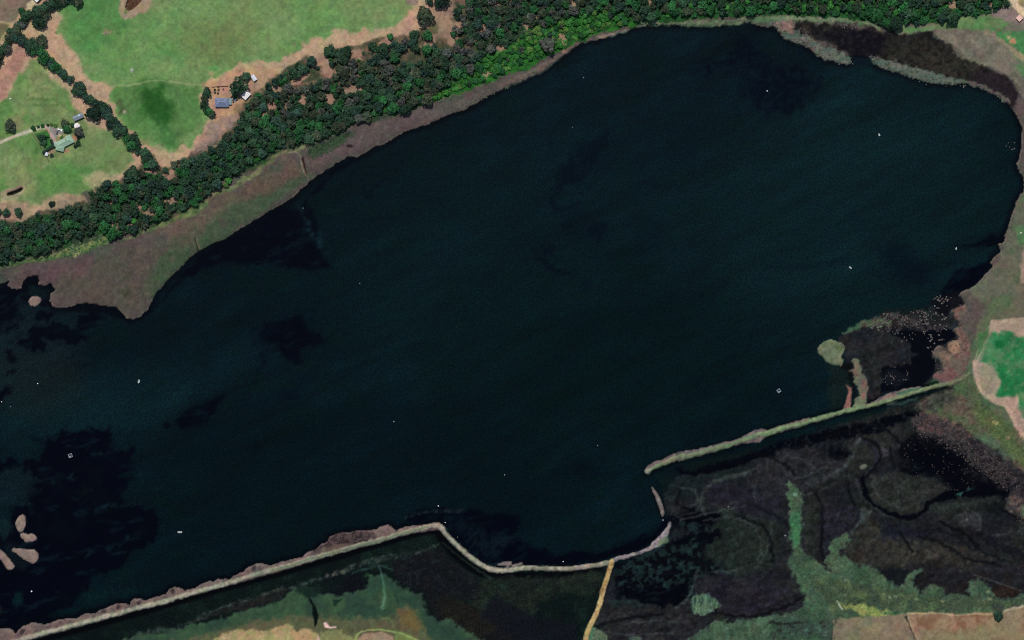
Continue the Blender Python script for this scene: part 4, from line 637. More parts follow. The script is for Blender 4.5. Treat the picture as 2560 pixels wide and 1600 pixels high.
S(T(1280, 1200, [(940, 772), (925, 830), (905, 900), (885, 960), (868, 1010), (850, 1090), (832, 1160), (805, 1240), (775, 1310), (735, 1380), (712, 1440), (690, 1530), (670, 1620)]), 12.5, (176, 146, 96), f=2.6, w=1, ws=12, zone=TRACK, h=1.1, mix=[((146, 112, 64), noise(7, 2, 931, .6, 2.0, R(-12)), .25, .4, .8), ((190, 164, 116), nD, .2, .5, .6)])
E(1505, 1480, 5, 14, (96, 74, 40), rot=15, f=5, w=3, op=.55)
BANKB = (T(1280, 800, [(1270, 1440), (1330, 1400), (1400, 1372), (1480, 1330), (1560, 1300), (1660, 1282), (1760, 1260), (1900, 1222), (2000, 1200), (2100, 1165), (2200, 1130), (2300, 1085), (2419, 1075)])
         + T(1920, 800, [(150, 1015), (300, 985), (500, 925), (700, 865), (900, 825), (1100, 770), (1250, 725), (1350, 695), (1500, 650), (1600, 625), (1700, 600), (1800, 565), (1900, 510), (1930, 470)]))
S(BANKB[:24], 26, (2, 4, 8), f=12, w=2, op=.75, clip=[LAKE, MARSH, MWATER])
P(T(1280, 800, [(1245, 1420), (1280, 1375), (1360, 1335), (1400, 1325), (1470, 1290), (1530, 1262), (1650, 1230), (1730, 1222), (1850, 1200), (1960, 1165), (2080, 1140), (2150, 1115), (2230, 1075), (2290, 1040), (2370, 1032), (2419, 1045)]) + T(1920, 800, [(100, 1005), (200, 970), (300, 945), (380, 930), (420, 935), (600, 890), (680, 860), (800, 820), (1000, 770), (1060, 730), (1150, 690), (1300, 650), (1420, 625), (1480, 640), (1100, 790), (700, 890), (300, 1010), (0, 1090)]) + T(1280, 800, [(2370, 1130), (2340, 1165), (2260, 1160), (2180, 1170), (1900, 1250), (1760, 1290), (1500, 1350), (1320, 1420), (1300, 1450), (1285, 1455)]),
  (108, 98, 92), f=3, w=1.8, ws=12, zone=BANK, h=.6, mix=[((82, 72, 76), nD, .1, .4, .8), ((124, 110, 96), nC, .3, .5, .6)])
P(T(1920, 800, [(1080, 735), (1150, 700), (1210, 710), (1190, 760), (1090, 780)]), (136, 110, 96), f=4, w=2, op=.9); P(T(1920, 800, [(1200, 690), (1400, 640), (1480, 640), (1450, 680), (1240, 720)]), (58, 98, 72), f=4, w=2, op=.9)
S(T(1920, 800, [(1180, 800), (1280, 780), (1400, 740)]), 7, (84, 84, 76), f=5, w=3, op=.8); E(2227, 1007, 12, 4, (110, 90, 80), rot=-15, f=4, w=2, op=.8)
S(BANKB[:24], [6, 8, 9, 10, 12, 12, 11, 10, 10, 10, 10, 10, 11, 11, 11, 11, 11, 11, 10, 10, 10, 10, 10, 9], (102, 122, 88), f=3, w=1.8, ws=12, zone=BANK, h=1.8, mix=[((124, 138, 98), nD, .2, .4, .8), ((84, 104, 76), nC, .2, .5, .6)])
S(BANKB[13:26], 3.5, (132, 140, 102), f=3, w=1, op=.6); S(BANKB[21:], [10, 10, 8, 6, 4, 4], (112, 116, 84), f=4, w=2, op=.9)
S(BANKB[2:9], 3, (126, 104, 90), f=3, w=1.4, op=.7)
P(T(1280, 800, [(1245, 1440), (1260, 1410), (1330, 1400), (1320, 1430), (1295, 1455), (1280, 1450)]), (138, 134, 118), f=2.5, w=1, op=.8)

# ---- islands
def island(pts, zone, col=(136, 116, 104), halo=18, mix=None):
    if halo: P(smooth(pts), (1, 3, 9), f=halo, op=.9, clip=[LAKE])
    P(pts, col, f=3, w=1, ws=12, zone=zone, h=.5, sm=1, mix=mix or [((122, 104, 94), nD, .1, .5, .7)])
    S(pts + [pts[0]], 2.4, (158, 142, 130), f=2.6, op=.5, clip=[zone])
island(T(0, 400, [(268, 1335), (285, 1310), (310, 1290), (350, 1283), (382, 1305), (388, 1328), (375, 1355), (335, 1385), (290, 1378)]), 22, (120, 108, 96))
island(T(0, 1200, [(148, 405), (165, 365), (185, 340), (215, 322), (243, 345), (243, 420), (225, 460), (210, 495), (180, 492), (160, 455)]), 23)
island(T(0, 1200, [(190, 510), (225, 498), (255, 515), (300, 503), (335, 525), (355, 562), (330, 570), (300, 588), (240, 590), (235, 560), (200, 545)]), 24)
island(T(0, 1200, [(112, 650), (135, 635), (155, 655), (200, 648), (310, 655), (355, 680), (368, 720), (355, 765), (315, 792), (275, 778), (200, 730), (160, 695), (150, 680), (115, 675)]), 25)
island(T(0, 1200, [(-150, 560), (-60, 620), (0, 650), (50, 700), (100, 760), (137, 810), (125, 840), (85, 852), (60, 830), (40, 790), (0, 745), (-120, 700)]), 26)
E(0, 1525, 4, 10, (60, 54, 50), f=5, op=.6)
E(2158, 1167, 10, 6, (98, 104, 86), rot=-15, f=4, w=2, op=.95); E(2210, 1130, 8, 14, (52, 48, 50), rot=-35, f=10, w=5, op=.7)
ISLN = {20: 'eastern', 21: 'breakwater', 22: 'north', 23: 'upper', 24: 'small', 25: 'broad', 26: 'edge'}

lkm = np.isin(Z, [LAKE])[..., None]
C[:] = np.where(lkm, C * np.array([.57, .80, .78], np.float32) * (1 + .13 * noise(44, 4, 1401, 3.5, .7, R(-28)) + .07 * noise(18, 3, 1411, 3.0, .8, R(-20)))[..., None], C)
dk_ = (C.sum(-1) < 175) & np.isin(Z, [MARSH, MWATER]) & (Y > 300)
msk = blur(dk_.astype(np.float32), 1)[..., None]
lum_ = C.mean(-1, keepdims=True)
tone = (C * .62 + lum_ * .38) * np.array([.93, .98, 1.0], np.float32)
tx = 1 + .26 * noise(9, 3, 1201)[..., None] + .14 * noise(16, 3, 1217, 3.2, .6, R(-20))[..., None]
bright = np.clip((lum_ - 12) / 14, 0, 1)
C[:] = C * (1 - msk) + msk * np.where(lum_ < 16, tone, tone * (1 + .09 * bright) * (1 + (tx - 1) * bright))
# tiny colour irregularities everywhere on land
g1 = noise(7, 2, 1001); g2 = noise(16, 3, 1013); g3 = noise(34, 3, 1027)
land = ~np.isin(Z, [LAKE, POND, MWATER])
amp = np.where(land, 1.0, 0.45)[..., None]
C *= (1 + amp * (0.07 * g1 + 0.05 * g2)[..., None])
spk = np.clip((noise(5.5, 2, 1301) - .45) * 3, 0, 1) * np.isin(Z, [SHORE, MARSH, BANK]) * .12
C *= (1 - spk)[..., None]
spk = np.clip((noise(6.5, 2, 1311) - .55) * 3, 0, 1) * np.isin(Z, [SHORE, MARSH]) * .12
C *= (1 + spk)[..., None]
wsp = np.clip((noise(12, 3, 1321) - .5) * 2, 0, 1) * np.isin(Z, [PASTURE]) * .10
C *= (1 - wsp)[..., None]
C[..., 0] *= 1 + 0.035 * g3; C[..., 1] *= 1 - 0.02 * g3; C[..., 2] *= 1 - 0.03 * g2
C = np.clip(C, 0, 255)

# ------------------------------------------------------------------ heights
water = np.isin(Z, [LAKE, MWATER])
lm = (~water).astype(np.float32)
b1 = blur(lm, 2); b2 = blur(lm, 8); b3 = blur(lm, 30)
HT = lm * (0.12 + 0.55 * np.clip(b1 * 2 - 1, 0, 1)) + lm * (0.9 * np.clip(b2 * 2 - 1, 0, 1) + 2.2 * np.clip(b3 * 2 - 1, 0, 1)) * blur((~np.isin(Z, [MARSH])).astype(np.float32), 14) ** 2
HT += HB * lm * 0.8
HT += lm * (0.10 * g1 + 0.12 * g2) * np.clip(b1 * 2 - 1, 0, 1)
pd = (Z == POND)
HT = np.where(pd, 0.0, HT)
pb = blur(pd.astype(np.float32), 1)
HT[pd] = np.minimum(HT, 9)[pd]
# ponds: flat water a little below their own banks
PONDLV = 0.9
HT = np.where(pd, PONDLV, HT)
HT = np.maximum(HT, 0) * lm + 0
HT[water] = 0.0

def height_at(px, py):
    i = int(round((px - X0) / STEP)); j = int(round((py - Y0) / STEP))
    i = min(max(i, 0), nx - 1); j = min(max(j, 0), ny - 1)
    return float(HT[j, i])

# ------------------------------------------------------------------ materials
def nodes(name):
    m = bpy.data.materials.new(name); m.use_nodes = True
    nt = m.node_tree; nt.nodes.clear()
    out = nt.nodes.new("ShaderNodeOutputMaterial"); b = nt.nodes.new("ShaderNodeBsdfPrincipled")
    nt.links.new(b.outputs[0], out.inputs[0])
    return m, nt, b

def grain(nt, src, amount, scales, colour_amt=0.0):
    """multiply a colour by procedural grain of several sizes (metres)"""
    tc = nt.nodes.new("ShaderNodeNewGeometry")
    cur = src
    for sc_, am in zip(scales, amount):
        n = nt.nodes.new("ShaderNodeTexNoise"); n.inputs["Scale"].default_value = 1.0 / sc_; n.inputs["Detail"].default_value = 3; n.inputs["Roughness"].default_value = .65
        nt.links.new(tc.outputs["Position"], n.inputs["Vector"])
        mr = nt.nodes.new("ShaderNodeMapRange"); mr.inputs[1].default_value = .3; mr.inputs[2].default_value = .7
        mr.inputs[3].default_value = 1 - am; mr.inputs[4].default_value = 1 + am
        nt.links.new(n.outputs["Fac"], mr.inputs[0])
        mx = nt.nodes.new("ShaderNodeVectorMath"); mx.operation = 'SCALE'
        nt.links.new(cur, mx.inputs[0]); nt.links.new(mr.outputs[0], mx.inputs["Scale"])
        cur = mx.outputs[0]
    if colour_amt:
        n = nt.nodes.new("ShaderNodeTexNoise"); n.inputs["Scale"].default_value = 1 / 9.0; n.inputs["Detail"].default_value = 2
        nt.links.new(tc.outputs["Position"], n.inputs["Vector"])
        mp = nt.nodes.new("ShaderNodeVectorMath"); mp.operation = 'MULTIPLY_ADD'
        mp.inputs[1].default_value = (colour_amt,) * 3; mp.inputs[2].default_value = (1 - colour_amt / 2,) * 3
        nt.links.new(n.outputs["Color"], mp.inputs[0])
        mx = nt.nodes.new("ShaderNodeVectorMath"); mx.operation = 'MULTIPLY'
        nt.links.new(cur, mx.inputs[0]); nt.links.new(mp.outputs[0], mx.inputs[1]); cur = mx.outputs[0]
    return cur, tc

def bump(nt, b, tc, scale, dist, strength=.6):
    n = nt.nodes.new("ShaderNodeTexNoise"); n.inputs["Scale"].default_value = 1 / scale; n.inputs["Detail"].default_value = 4
    nt.links.new(tc.outputs["Position"], n.inputs["Vector"])
    bp = nt.nodes.new("ShaderNodeBump"); bp.inputs["Strength"].default_value = strength; bp.inputs["Distance"].default_value = dist
    nt.links.new(n.outputs["Fac"], bp.inputs["Height"]); nt.links.new(bp.outputs[0], b.inputs["Normal"])

def ground_mat(name, amounts, scales, rough, spec, bs, bd, cam_=.25):
    m, nt, b = nodes(name)
    at = nt.nodes.new("ShaderNodeAttribute"); at.attribute_name = "survey_colour"
    c, tc = grain(nt, at.outputs["Color"], amounts, scales, cam_)
    nt.links.new(c, b.inputs["Base Color"])
    b.inputs["Roughness"].default_value = rough; b.inputs["Specular IOR Level"].default_value = spec
    if bd: bump(nt, b, tc, bs, bd)
    return m
M_GRASS = ground_mat("grass_and_soil", (.14, .08), (2.2, 7), .95, .05, 1.5, .25)
M_MUD = ground_mat("mud_and_sedge", (.16, .12), (2.0, 6), .9, .08, 1.4, .25)
M_MARSH = ground_mat("marsh_sedge", (.36, .16), (2.2, 6), .9, .03, 1.4, .15, .35)
M_BANK = ground_mat("gravel_bank", (.16, .12), (1.8, 5), .92, .08, 1.2, .3)
M_WATER = ground_mat("murky_water", (.65, .2), (2.0, 5), .25, .08, 1.2, .02, .35)
ZMAT = {LAKE: M_WATER, PASTURE: M_GRASS, WOODF: M_GRASS, SHORE: M_MUD, MARSH: M_MARSH, BANK: M_BANK, TRACK: M_BANK, POND: M_WATER, MWATER: M_WATER}

# ------------------------------------------------------------------ build the ground objects from the survey grid
LC = np.concatenate([lin(C).astype(np.float32) / KEXP, np.ones((ny, nx, 1), np.float32)], -1)
PX = (X - 1280.0) * M_PER_PX; PY = (800.0 - Y) * M_PER_PX
idx = np.arange(nx * ny).reshape(ny, nx)
A_, B_, C_, D_ = idx[:-1, :-1], idx[:-1, 1:], idx[1:, 1:], idx[1:, :-1]
zc = np.stack([Z[:-1, :-1], Z[:-1, 1:], Z[1:, 1:], Z[1:, :-1]], -1)
iswat = np.isin(zc, [LAKE, MWATER])
allw = iswat.all(-1)
# a cell with any land corner belongs to the land kind found at its corners
fz = zc.max(-1)
landz = np.where(iswat, -1, zc).max(-1)
fz = np.where(allw, zc[..., 0], landz)
fz = np.where((zc == POND).all(-1), POND, np.where(fz == POND, np.where(np.isin(zc, [POND]), PASTURE, zc).max(-1), fz))
fz = np.where(np.isin(fz, list(ISLN)) | (fz >= 0), fz, LAKE)
quads = np.stack([D_, C_, B_, A_], -1)        # anticlockwise seen from above

def mesh_from(name, verts, faces, cols, mats, smooth_=True):
    me = bpy.data.meshes.new(name)
    me.vertices.add(len(verts)); me.vertices.foreach_set("co", np.ascontiguousarray(verts, np.float32).ravel())
    k = faces.shape[1]
    me.loops.add(faces.size); me.loops.foreach_set("vertex_index", np.ascontiguousarray(faces, np.int32).ravel())
    me.polygons.add(len(faces)); me.polygons.foreach_set("loop_start", np.arange(0, faces.size, k, dtype=np.int32))
    me.polygons.foreach_set("loop_total", np.full(len(faces), k, np.int32))
    if smooth_: me.polygons.foreach_set("use_smooth", np.ones(len(faces), bool))
    for m in mats: me.materials.append(m)
    me.update(calc_edges=True)
    if cols is not None:
        at = me.color_attributes.new("survey_colour", 'FLOAT_COLOR', 'POINT')
        at.data.foreach_set("color", np.ascontiguousarray(cols, np.float32).ravel())
    me.validate()
    return me

VV = np.stack([PX, PY, HT], -1).reshape(-1, 3); CC = LC.reshape(-1, 4)
def build_zone(name, q, mat):
    u, inv = np.unique(q, return_inverse=True)
    me = mesh_from(name, VV[u], inv.reshape(q.shape), CC[u], [mat])
    o = bpy.data.objects.new(name, me); COL.objects.link(o); o["kind"] = "structure"
    return o
# open lake: cells well inside the water are merged 2 x 2 (the water is flat, so nothing is lost)
lk = fz == LAKE
h2, w2 = (lk.shape[0] // 2) * 2, (lk.shape[1] // 2) * 2
blk = lk[:h2, :w2].reshape(h2 // 2, 2, w2 // 2, 2).all((1, 3))
single = lk.copy(); single[:h2, :w2] &= ~np.repeat(np.repeat(blk, 2, 0), 2, 1)
jj, ii = np.nonzero(blk)
big = np.stack([idx[2 * jj + 2, 2 * ii], idx[2 * jj + 2, 2 * ii + 2], idx[2 * jj, 2 * ii + 2], idx[2 * jj, 2 * ii]], -1)
build_zone('lake_water', np.concatenate([quads[single], big]), M_WATER)
for z, nm in ZN.items():
    if z == LAKE: continue
    q = quads[fz == z]
    if len(q): build_zone(nm, q, ZMAT[z])
ISLAND_LABEL = {20: 'rounded green island at the mouth of the drowned bay', 21: 'narrow pale breakwater standing free off the end of the gravel bank', 22: 'small oval mud island below the western headland',
                23: 'upright oval pinkish mud island, topmost of the four at the left edge', 24: 'small lobed mud island just under the upright oval one', 25: 'broad pear shaped mud island with a small knob on its left end', 26: 'long curved mud island cut by the left edge of the picture'}
for z in ISLN:
    q = quads[fz == z]
    if len(q):
        o = build_zone('breakwater' if z == 21 else 'island', q, M_BANK if z == 21 else M_MUD)
        o["label"] = ISLAND_LABEL[z]

# the country beyond the survey, out to the horizon
def ring():
    bm = bmesh.new()
    x0, x1 = (X0 - 1280) * .5 + 6, (X1 - 1280) * .5 - 6
    y1, y0 = (800 - Y0) * .5 - 6, (800 - Y1) * .5 + 6
    L = 12000
    inner = [(x0, y0), (x1, y0), (x1, y1), (x0, y1)]; outer = [(-L, -L), (L, -L), (L, L), (-L, L)]
    vi = [bm.verts.new((a, b, -0.4)) for a, b in inner]; vo = [bm.verts.new((a, b, -0.4)) for a, b in outer]
    for k in range(4):
        bm.faces.new((vi[k], vo[k], vo[(k + 1) % 4], vi[(k + 1) % 4]))
    me = bpy.data.meshes.new('surrounding_farmland'); bm.normal_update()
    for f in bm.faces:
        if f.normal.z < 0: f.normal_flip()
    bm.to_mesh(me); bm.free()
    m, nt, b = nodes('farmland')
    tc = nt.nodes.new("ShaderNodeNewGeometry")
    n = nt.nodes.new("ShaderNodeTexNoise"); n.inputs["Scale"].default_value = 1 / 220; n.inputs["Detail"].default_value = 6
    nt.links.new(tc.outputs["Position"], n.inputs["Vector"])
    cr = nt.nodes.new("ShaderNodeValToRGB"); nt.links.new(n.outputs["Fac"], cr.inputs[0])
    cr.color_ramp.elements[0].position = .38; cr.color_ramp.elements[0].color = A4((70, 100, 58))
    cr.color_ramp.elements[1].position = .62; cr.color_ramp.elements[1].color = A4((140, 124, 94))
    c, _ = grain(nt, cr.outputs[0], (.15,), (4,)); nt.links.new(c, b.inputs["Base Color"]); b.inputs["Roughness"].default_value = .95
    me.materials.append(m)
    o = bpy.data.objects.new('surrounding_farmland', me); COL.objects.link(o); o["kind"] = "structure"
ring()

# ------------------------------------------------------------------ helpers for things
def tag(o, label=None, cat=None, group=None, kind=None):
    if label: o["label"] = label
    if cat: o["category"] = cat
    if group: o["group"] = group
    if kind: o["kind"] = kind
    return o

def root(name, px, py, rot=0.0, z=None, label=None, cat=None, group=None):
    o = bpy.data.objects.new(name, None); o.empty_display_size = 1
    x, y = wpos(px, py)
    o.location = (x, y, height_at(px, py) if z is None else z); o.rotation_euler = (0, 0, R(rot))
    COL.objects.link(o)
    return tag(o, label, cat, group)

def link(name, me, parent=None, loc=None):
    o = bpy.data.objects.new(name, me); COL.objects.link(o)
    if parent: o.parent = parent
    if loc: o.location = loc
    return o

class MB:
    def __init__(s): s.v = []; s.f = []
    def add(s, v, f):
        k = len(s.v); s.v += [tuple(a) for a in v]; s.f += [tuple(k + i for i in q) for q in f]; return s
    def box(s, x0, x1, y0, y1, z0, z1):
        v = [(x0, y0, z0), (x1, y0, z0), (x1, y1, z0), (x0, y1, z0), (x0, y0, z1), (x1, y0, z1), (x1, y1, z1), (x0, y1, z1)]
        return s.add(v, [(3, 2, 1, 0), (4, 5, 6, 7), (0, 1, 5, 4), (1, 2, 6, 5), (2, 3, 7, 6), (3, 0, 4, 7)])
    def tube(s, pts, rs, n=6):
        k = len(s.v)
        for i, p in enumerate(pts):
            p = Vector(p); q = Vector(pts[min(i + 1, len(pts) - 1)]) - Vector(pts[max(i - 1, 0)])
            q = q.normalized() if q.length else Vector((0, 0, 1))
            a = q.cross(Vector((0.3, 0.1, 1)) if abs(q.z) < .9 else Vector((1, 0, 0))).normalized(); b = q.cross(a)
            for j in range(n):
                t = 2 * math.pi * j / n
                s.v.append(tuple(p + (a * math.cos(t) + b * math.sin(t)) * rs[i]))
        for i in range(len(pts) - 1):
            for j in range(n):
                s.f.append((k + i * n + j, k + i * n + (j + 1) % n, k + (i + 1) * n + (j + 1) % n, k + (i + 1) * n + j))
        s.f.append(tuple(k + j for j in reversed(range(n)))); s.f.append(tuple(k + (len(pts) - 1) * n + j for j in range(n)))
        return s
    def mesh(s, name, mat, smooth_=False):
        me = bpy.data.meshes.new(name); me.from_pydata(s.v, [], s.f); me.materials.append(mat)
        bm = bmesh.new(); bm.from_mesh(me); bmesh.ops.recalc_face_normals(bm, faces=bm.faces); bm.to_mesh(me); bm.free()
        if smooth_:
            for p in me.polygons: p.use_smooth = True
        return me
    def obj(s, name, mat, parent=None, smooth_=False): return link(name, s.mesh(name, mat, smooth_), parent)

def flat_mat(name, rgb, rough=.7, spec=.3, metal=0, amount=(.12, .1), scales=(.6, 2.5), stripes=None, corr=None):
    m, nt, b = nodes(name)
    v = nt.nodes.new("ShaderNodeRGB"); v.outputs[0].default_value = A4(rgb)
    c, tc = grain(nt, v.outputs[0], amount, scales)
    if corr:            # corrugated or boarded sheet: relief across the sheet in the thing's own space
        t2 = nt.nodes.new("ShaderNodeTexCoord"); w = nt.nodes.new("ShaderNodeTexWave"); w.bands_direction = corr; w.inputs["Scale"].default_value = 2.2
        nt.links.new(t2.outputs["Object"], w.inputs["Vector"])
        bp = nt.nodes.new("ShaderNodeBump"); bp.inputs["Strength"].default_value = .5; bp.inputs["Distance"].default_value = .05
        nt.links.new(w.outputs["Fac"], bp.inputs["Height"]); nt.links.new(bp.outputs[0], b.inputs["Normal"])
    nt.links.new(c, b.inputs["Base Color"])
    b.inputs["Roughness"].default_value = rough; b.inputs["Specular IOR Level"].default_value = spec; b.inputs["Metallic"].default_value = metal
    return m

M_ROOF_BLUE = flat_mat("slate_blue_roof", (112, 122, 148), corr='X', amount=(.2, .22), scales=(.8, 3))
M_ROOF_GREEN = flat_mat("pale_green_roof", (140, 168, 142), corr='X', amount=(.06, .1), scales=(1, 5))
M_ROOF_WHITE = flat_mat("white_steel_roof", (236, 230, 224), corr='X', amount=(.04, .05))
M_ROOF_GREY = flat_mat("light_grey_roof", (206, 208, 216), corr='X', amount=(.05, .08))
M_ROOF_DARK = flat_mat("grey_shed_roof", (122, 134, 142), corr='X', amount=(.08, .1))
M_ROOF_PINK = flat_mat("faded_pink_roof", (222, 180, 162), amount=(.05, .08))
M_TRIM = flat_mat("dark_trim", (60, 60, 78)); M_TRIMG = flat_mat("green_trim", (46, 74, 66)); M_TRIML = flat_mat("light_trim", (190, 188, 180))
M_WALL = flat_mat("rendered_wall", (168, 156, 140)); M_WALLD = flat_mat("shed_wall", (96, 100, 104), corr='X'); M_WALLB = flat_mat("brick_wall", (140, 96, 76))
M_GLASS = flat_mat("window_glass", (38, 46, 54), rough=.1, spec=.6, amount=(.02,), scales=(1,))
M_SKYL = flat_mat("fibreglass_skylight", (178, 196, 202), rough=.4); M_SOLAR = flat_mat("solar_panel_glass", (44, 50, 66), rough=.25, spec=.5)
M_CONC = flat_mat("pale_concrete", (226, 216, 210), amount=(.05, .06)); M_WOOD = flat_mat("brown_timber", (122, 84, 58)); M_DARKWOOD = flat_mat("dark_timber", (62, 48, 36))
M_CARW = flat_mat("white_car_paint", (238, 240, 238), rough=.35, spec=.5, amount=(.02,), scales=(1,)); M_CARD = flat_mat("dark_car_paint", (52, 58, 72), rough=.35, spec=.5, amount=(.02,), scales=(1,))
M_TYRE = flat_mat("tyre_rubber", (28, 28, 28)); M_LAMP = flat_mat("lamp_glass", (220, 214, 200), rough=.2)
M_HULL = flat_mat("weathered_white_hull", (206, 216, 210), rough=.5, amount=(.08,), scales=(.5,)); M_HULLIN = flat_mat("grey_boat_inside", (130, 138, 136)); M_BOATGREY = flat_mat("grey_timber_planks", (128, 138, 146))
M_BUOY = flat_mat("white_buoy_paint", (232, 236, 232), rough=.4); M_ROPE = flat_mat("dark_rope", (70, 66, 56))
M_BARK = flat_mat("grey_bark", (110, 98, 84), rough=.9, spec=.1); M_DEAD = flat_mat("bleached_dead_wood", (178, 162, 150), rough=.9, spec=.1)
M_ROCK = flat_mat("pale_rock", (186, 182, 170), rough=.9)

# ------------------------------------------------------------------ foliage
def leaf_mat(name, alb, vary=.35):
    m, nt, b = nodes(name)
    v = nt.nodes.new("ShaderNodeRGB"); v.outputs[0].default_value = (*alb, 1)
    oi = nt.nodes.new("ShaderNodeObjectInfo")
    mr = nt.nodes.new("ShaderNodeMapRange"); mr.inputs[3].default_value = 1 - vary; mr.inputs[4].default_value = 1 + vary
    nt.links.new(oi.outputs["Random"], mr.inputs[0])
    mx = nt.nodes.new("ShaderNodeVectorMath"); mx.operation = 'SCALE'
    nt.links.new(v.outputs[0], mx.inputs[0]); nt.links.new(mr.outputs[0], mx.inputs["Scale"])
    c, tc = grain(nt, mx.outputs[0], (.3, .4, .3), (1.1, 3.0, 11), .5)
    nt.links.new(c, b.inputs["Base Color"]); b.inputs["Roughness"].default_value = .8; b.inputs["Specular IOR Level"].default_value = .08
    return m
LEAF = {'dark green': leaf_mat("leaf_dark", (.032, .072, .038)), 'deep bluish green': leaf_mat("leaf_bluish", (.028, .062, .042)), 'olive green': leaf_mat("leaf_olive", (.050, .070, .040)),
        'grey brown': leaf_mat("leaf_grey", (.072, .080, .066), .2), 'mid green': leaf_mat("leaf_mid", (.026, .105, .034)), 'bright green': leaf_mat("leaf_bright", (.040, .165, .032), .25),
        'yellow green': leaf_mat("leaf_yellow", (.085, .18, .04), .2), 'blackish green': leaf_mat("leaf_black", (.018, .042, .026))}
COLS = list(LEAF)

def crown_arrays(seed, n_lobes=12, quads_=26, flat=.75, qs=.125, core=2):
    """unit crown (radius 1 about the origin, z 0..1.5): lobes of leaf clumps round a lumpy heart"""
    rg = np.random.default_rng(seed)
    V = []; F = []
    bm = bmesh.new(); bmesh.ops.create_icosphere(bm, subdivisions=core, radius=1)
    sd = seed * 7.3
    for v in bm.verts:
        p = v.co.normalized(); k = .72 + .14 * math.sin(3.1 * p.x + sd) * math.cos(2.7 * p.y - sd) + .12 * math.sin(6 * p.z + 5 * p.x + sd)
        V.append((p.x * k, p.y * k, .72 + p.z * k * flat * .75))
    for f in bm.faces: F.append([q.index for q in f.verts])
    bm.free()
    tri = np.array(F); V = [tuple(a) for a in V]; Q = []
    ang0 = rg.random() * 6.28
    for l in range(n_lobes):
        a = ang0 + l * 2.399963; rr = .74 * math.sqrt((l + .4) / n_lobes) * (.85 + .3 * rg.random())
        lz = .78 + .55 * (1 - rr) * flat + .22 * (rg.random() - .5)
        c = np.array([rr * math.cos(a), rr * math.sin(a), lz]); lr = .27 + .15 * rg.random()
        for q in range(quads_):
            d = rg.normal(size=3); d[2] = abs(d[2]) * .9 + .05 * d[2]; d /= np.linalg.norm(d)
            p = c + d * lr * (.75 + .35 * rg.random()); n = d + rg.normal(size=3) * .4; n /= np.linalg.norm(n)
            u = np.cross(n, rg.normal(size=3)); u /= np.linalg.norm(u); w = np.cross(n, u)
            s1 = qs * (.6 + .8 * rg.random()); s2 = s1 * (.5 + .5 * rg.random())
            k = len(V)
            V += [tuple(p - u * s1 - w * s2), tuple(p + u * s1 * .9 - w * s2 * .6), tuple(p + u * s1 + w * s2), tuple(p - u * s1 * .7 + w * s2 * 1.1)]
            Q.append((k, k + 1, k + 2, k + 3))
    V = np.array(V, np.float32)
    T2 = np.array([[q[0], q[1], q[2]] for q in Q] + [[q[0], q[2], q[3]] for q in Q])
    return V, np.concatenate([tri, T2])
SHAPES = [crown_arrays(s, nl, qd, fl) for s, nl, qd, fl in [(1, 14, 34, .8), (2, 11, 40, .7), (3, 16, 32, .9), (4, 9, 44, .7), (5, 13, 36, .6), (6, 8, 46, .8)]]
LITE = [crown_arrays(s, nl, 17, fl, .18, 1) for s, nl, fl in [(11, 9, .8), (12, 7, .7), (13, 10, .9), (14, 6, .75), (15, 8, .6)]]
CROWN = {}
def crown_mesh(sh, col):
    if (sh, col) not in CROWN:
        V, F = SHAPES[sh]; CROWN[(sh, col)] = mesh_from('crown', V, F, None, [LEAF[col]], False)
    return CROWN[(sh, col)]
tb = MB().tube([(0, 0, -.1), (.02, 0, .35), (-.01, .03, .7)], [.075, .055, .035], 7)
for a in (0.3, 2.2, 4.4): tb.tube([(0, 0, .3), (.2 * math.cos(a), .2 * math.sin(a), .6), (.4 * math.cos(a), .4 * math.sin(a), .95)], [.035, .026, .01], 5)
TRUNK = tb.mesh('trunk', M_BARK)
rnd = random.Random(77)

def tree(px, py, r, col, label, group=None, name='tree', cat='tree', squash=1.0, tall=1.0, rot=None):
    o = root(name, px, py, rnd.random() * 360 if rot is None else rot, None, label, cat, group)
    s = r * M_PER_PX * 1.08
    sh = rnd.randrange(6) if r > 6 else rnd.choice([3, 5, 1])
    hz = s * (.74 if r > 9 else .64) * tall * (.85 + .3 * rnd.random())
    if r > 6: t = link('trunk', TRUNK, o); t.scale = (s, s, hz)
    sq = squash * rnd.uniform(.78, 1.0)
    c = link('crown', crown_mesh(sh, col), o); c.scale = (s * 1.04, s * 1.04 * sq, hz); c.location = (0, 0, 0 if r > 6 else -.35 * hz)
    return o

# --- candidates: hedgerows, woodland, shrubs
def inside(pts, x, y):
    c = False; n = len(pts)
    for k in range(n):
        ax_, ay_ = pts[k]; bx_, by_ = pts[(k + 1) % n]
        if (ay_ > y) != (by_ > y) and x < (bx_ - ax_) * (y - ay_) / (by_ - ay_) + ax_: c = not c
    return c
BR1 = [(1000, 290), (1090, 240), (1110, 215), (1180, 180), (1200, 150), (1280, 105), (1310, 75), (1400, 50), (1440, 35), (1480, 25), (1560, 30), (1590, 52), (1500, 88), (1400, 132), (1330, 165), (1250, 198), (1120, 250)]
BR2 = [(1590, 45), (1680, 20), (1850, -10), (1950, 10), (2050, -10), (2200, 20), (2330, 10), (2440, 0), (2470, 40), (2300, 62), (2240, 58), (2180, 52), (2050, 42), (1900, 40), (1650, 55)]
BR3 = [(860, 320), (900, 285), (950, 230), (1010, 225), (1040, 265), (1000, 285), (900, 312)]
BR4 = [(170, 612), (200, 590), (230, 585), (240, 545), (290, 548), (300, 500), (330, 520), (310, 560), (270, 590)]
BR5 = [(560, 450), (640, 390), (700, 370), (760, 345), (800, 345), (700, 385), (640, 415)]
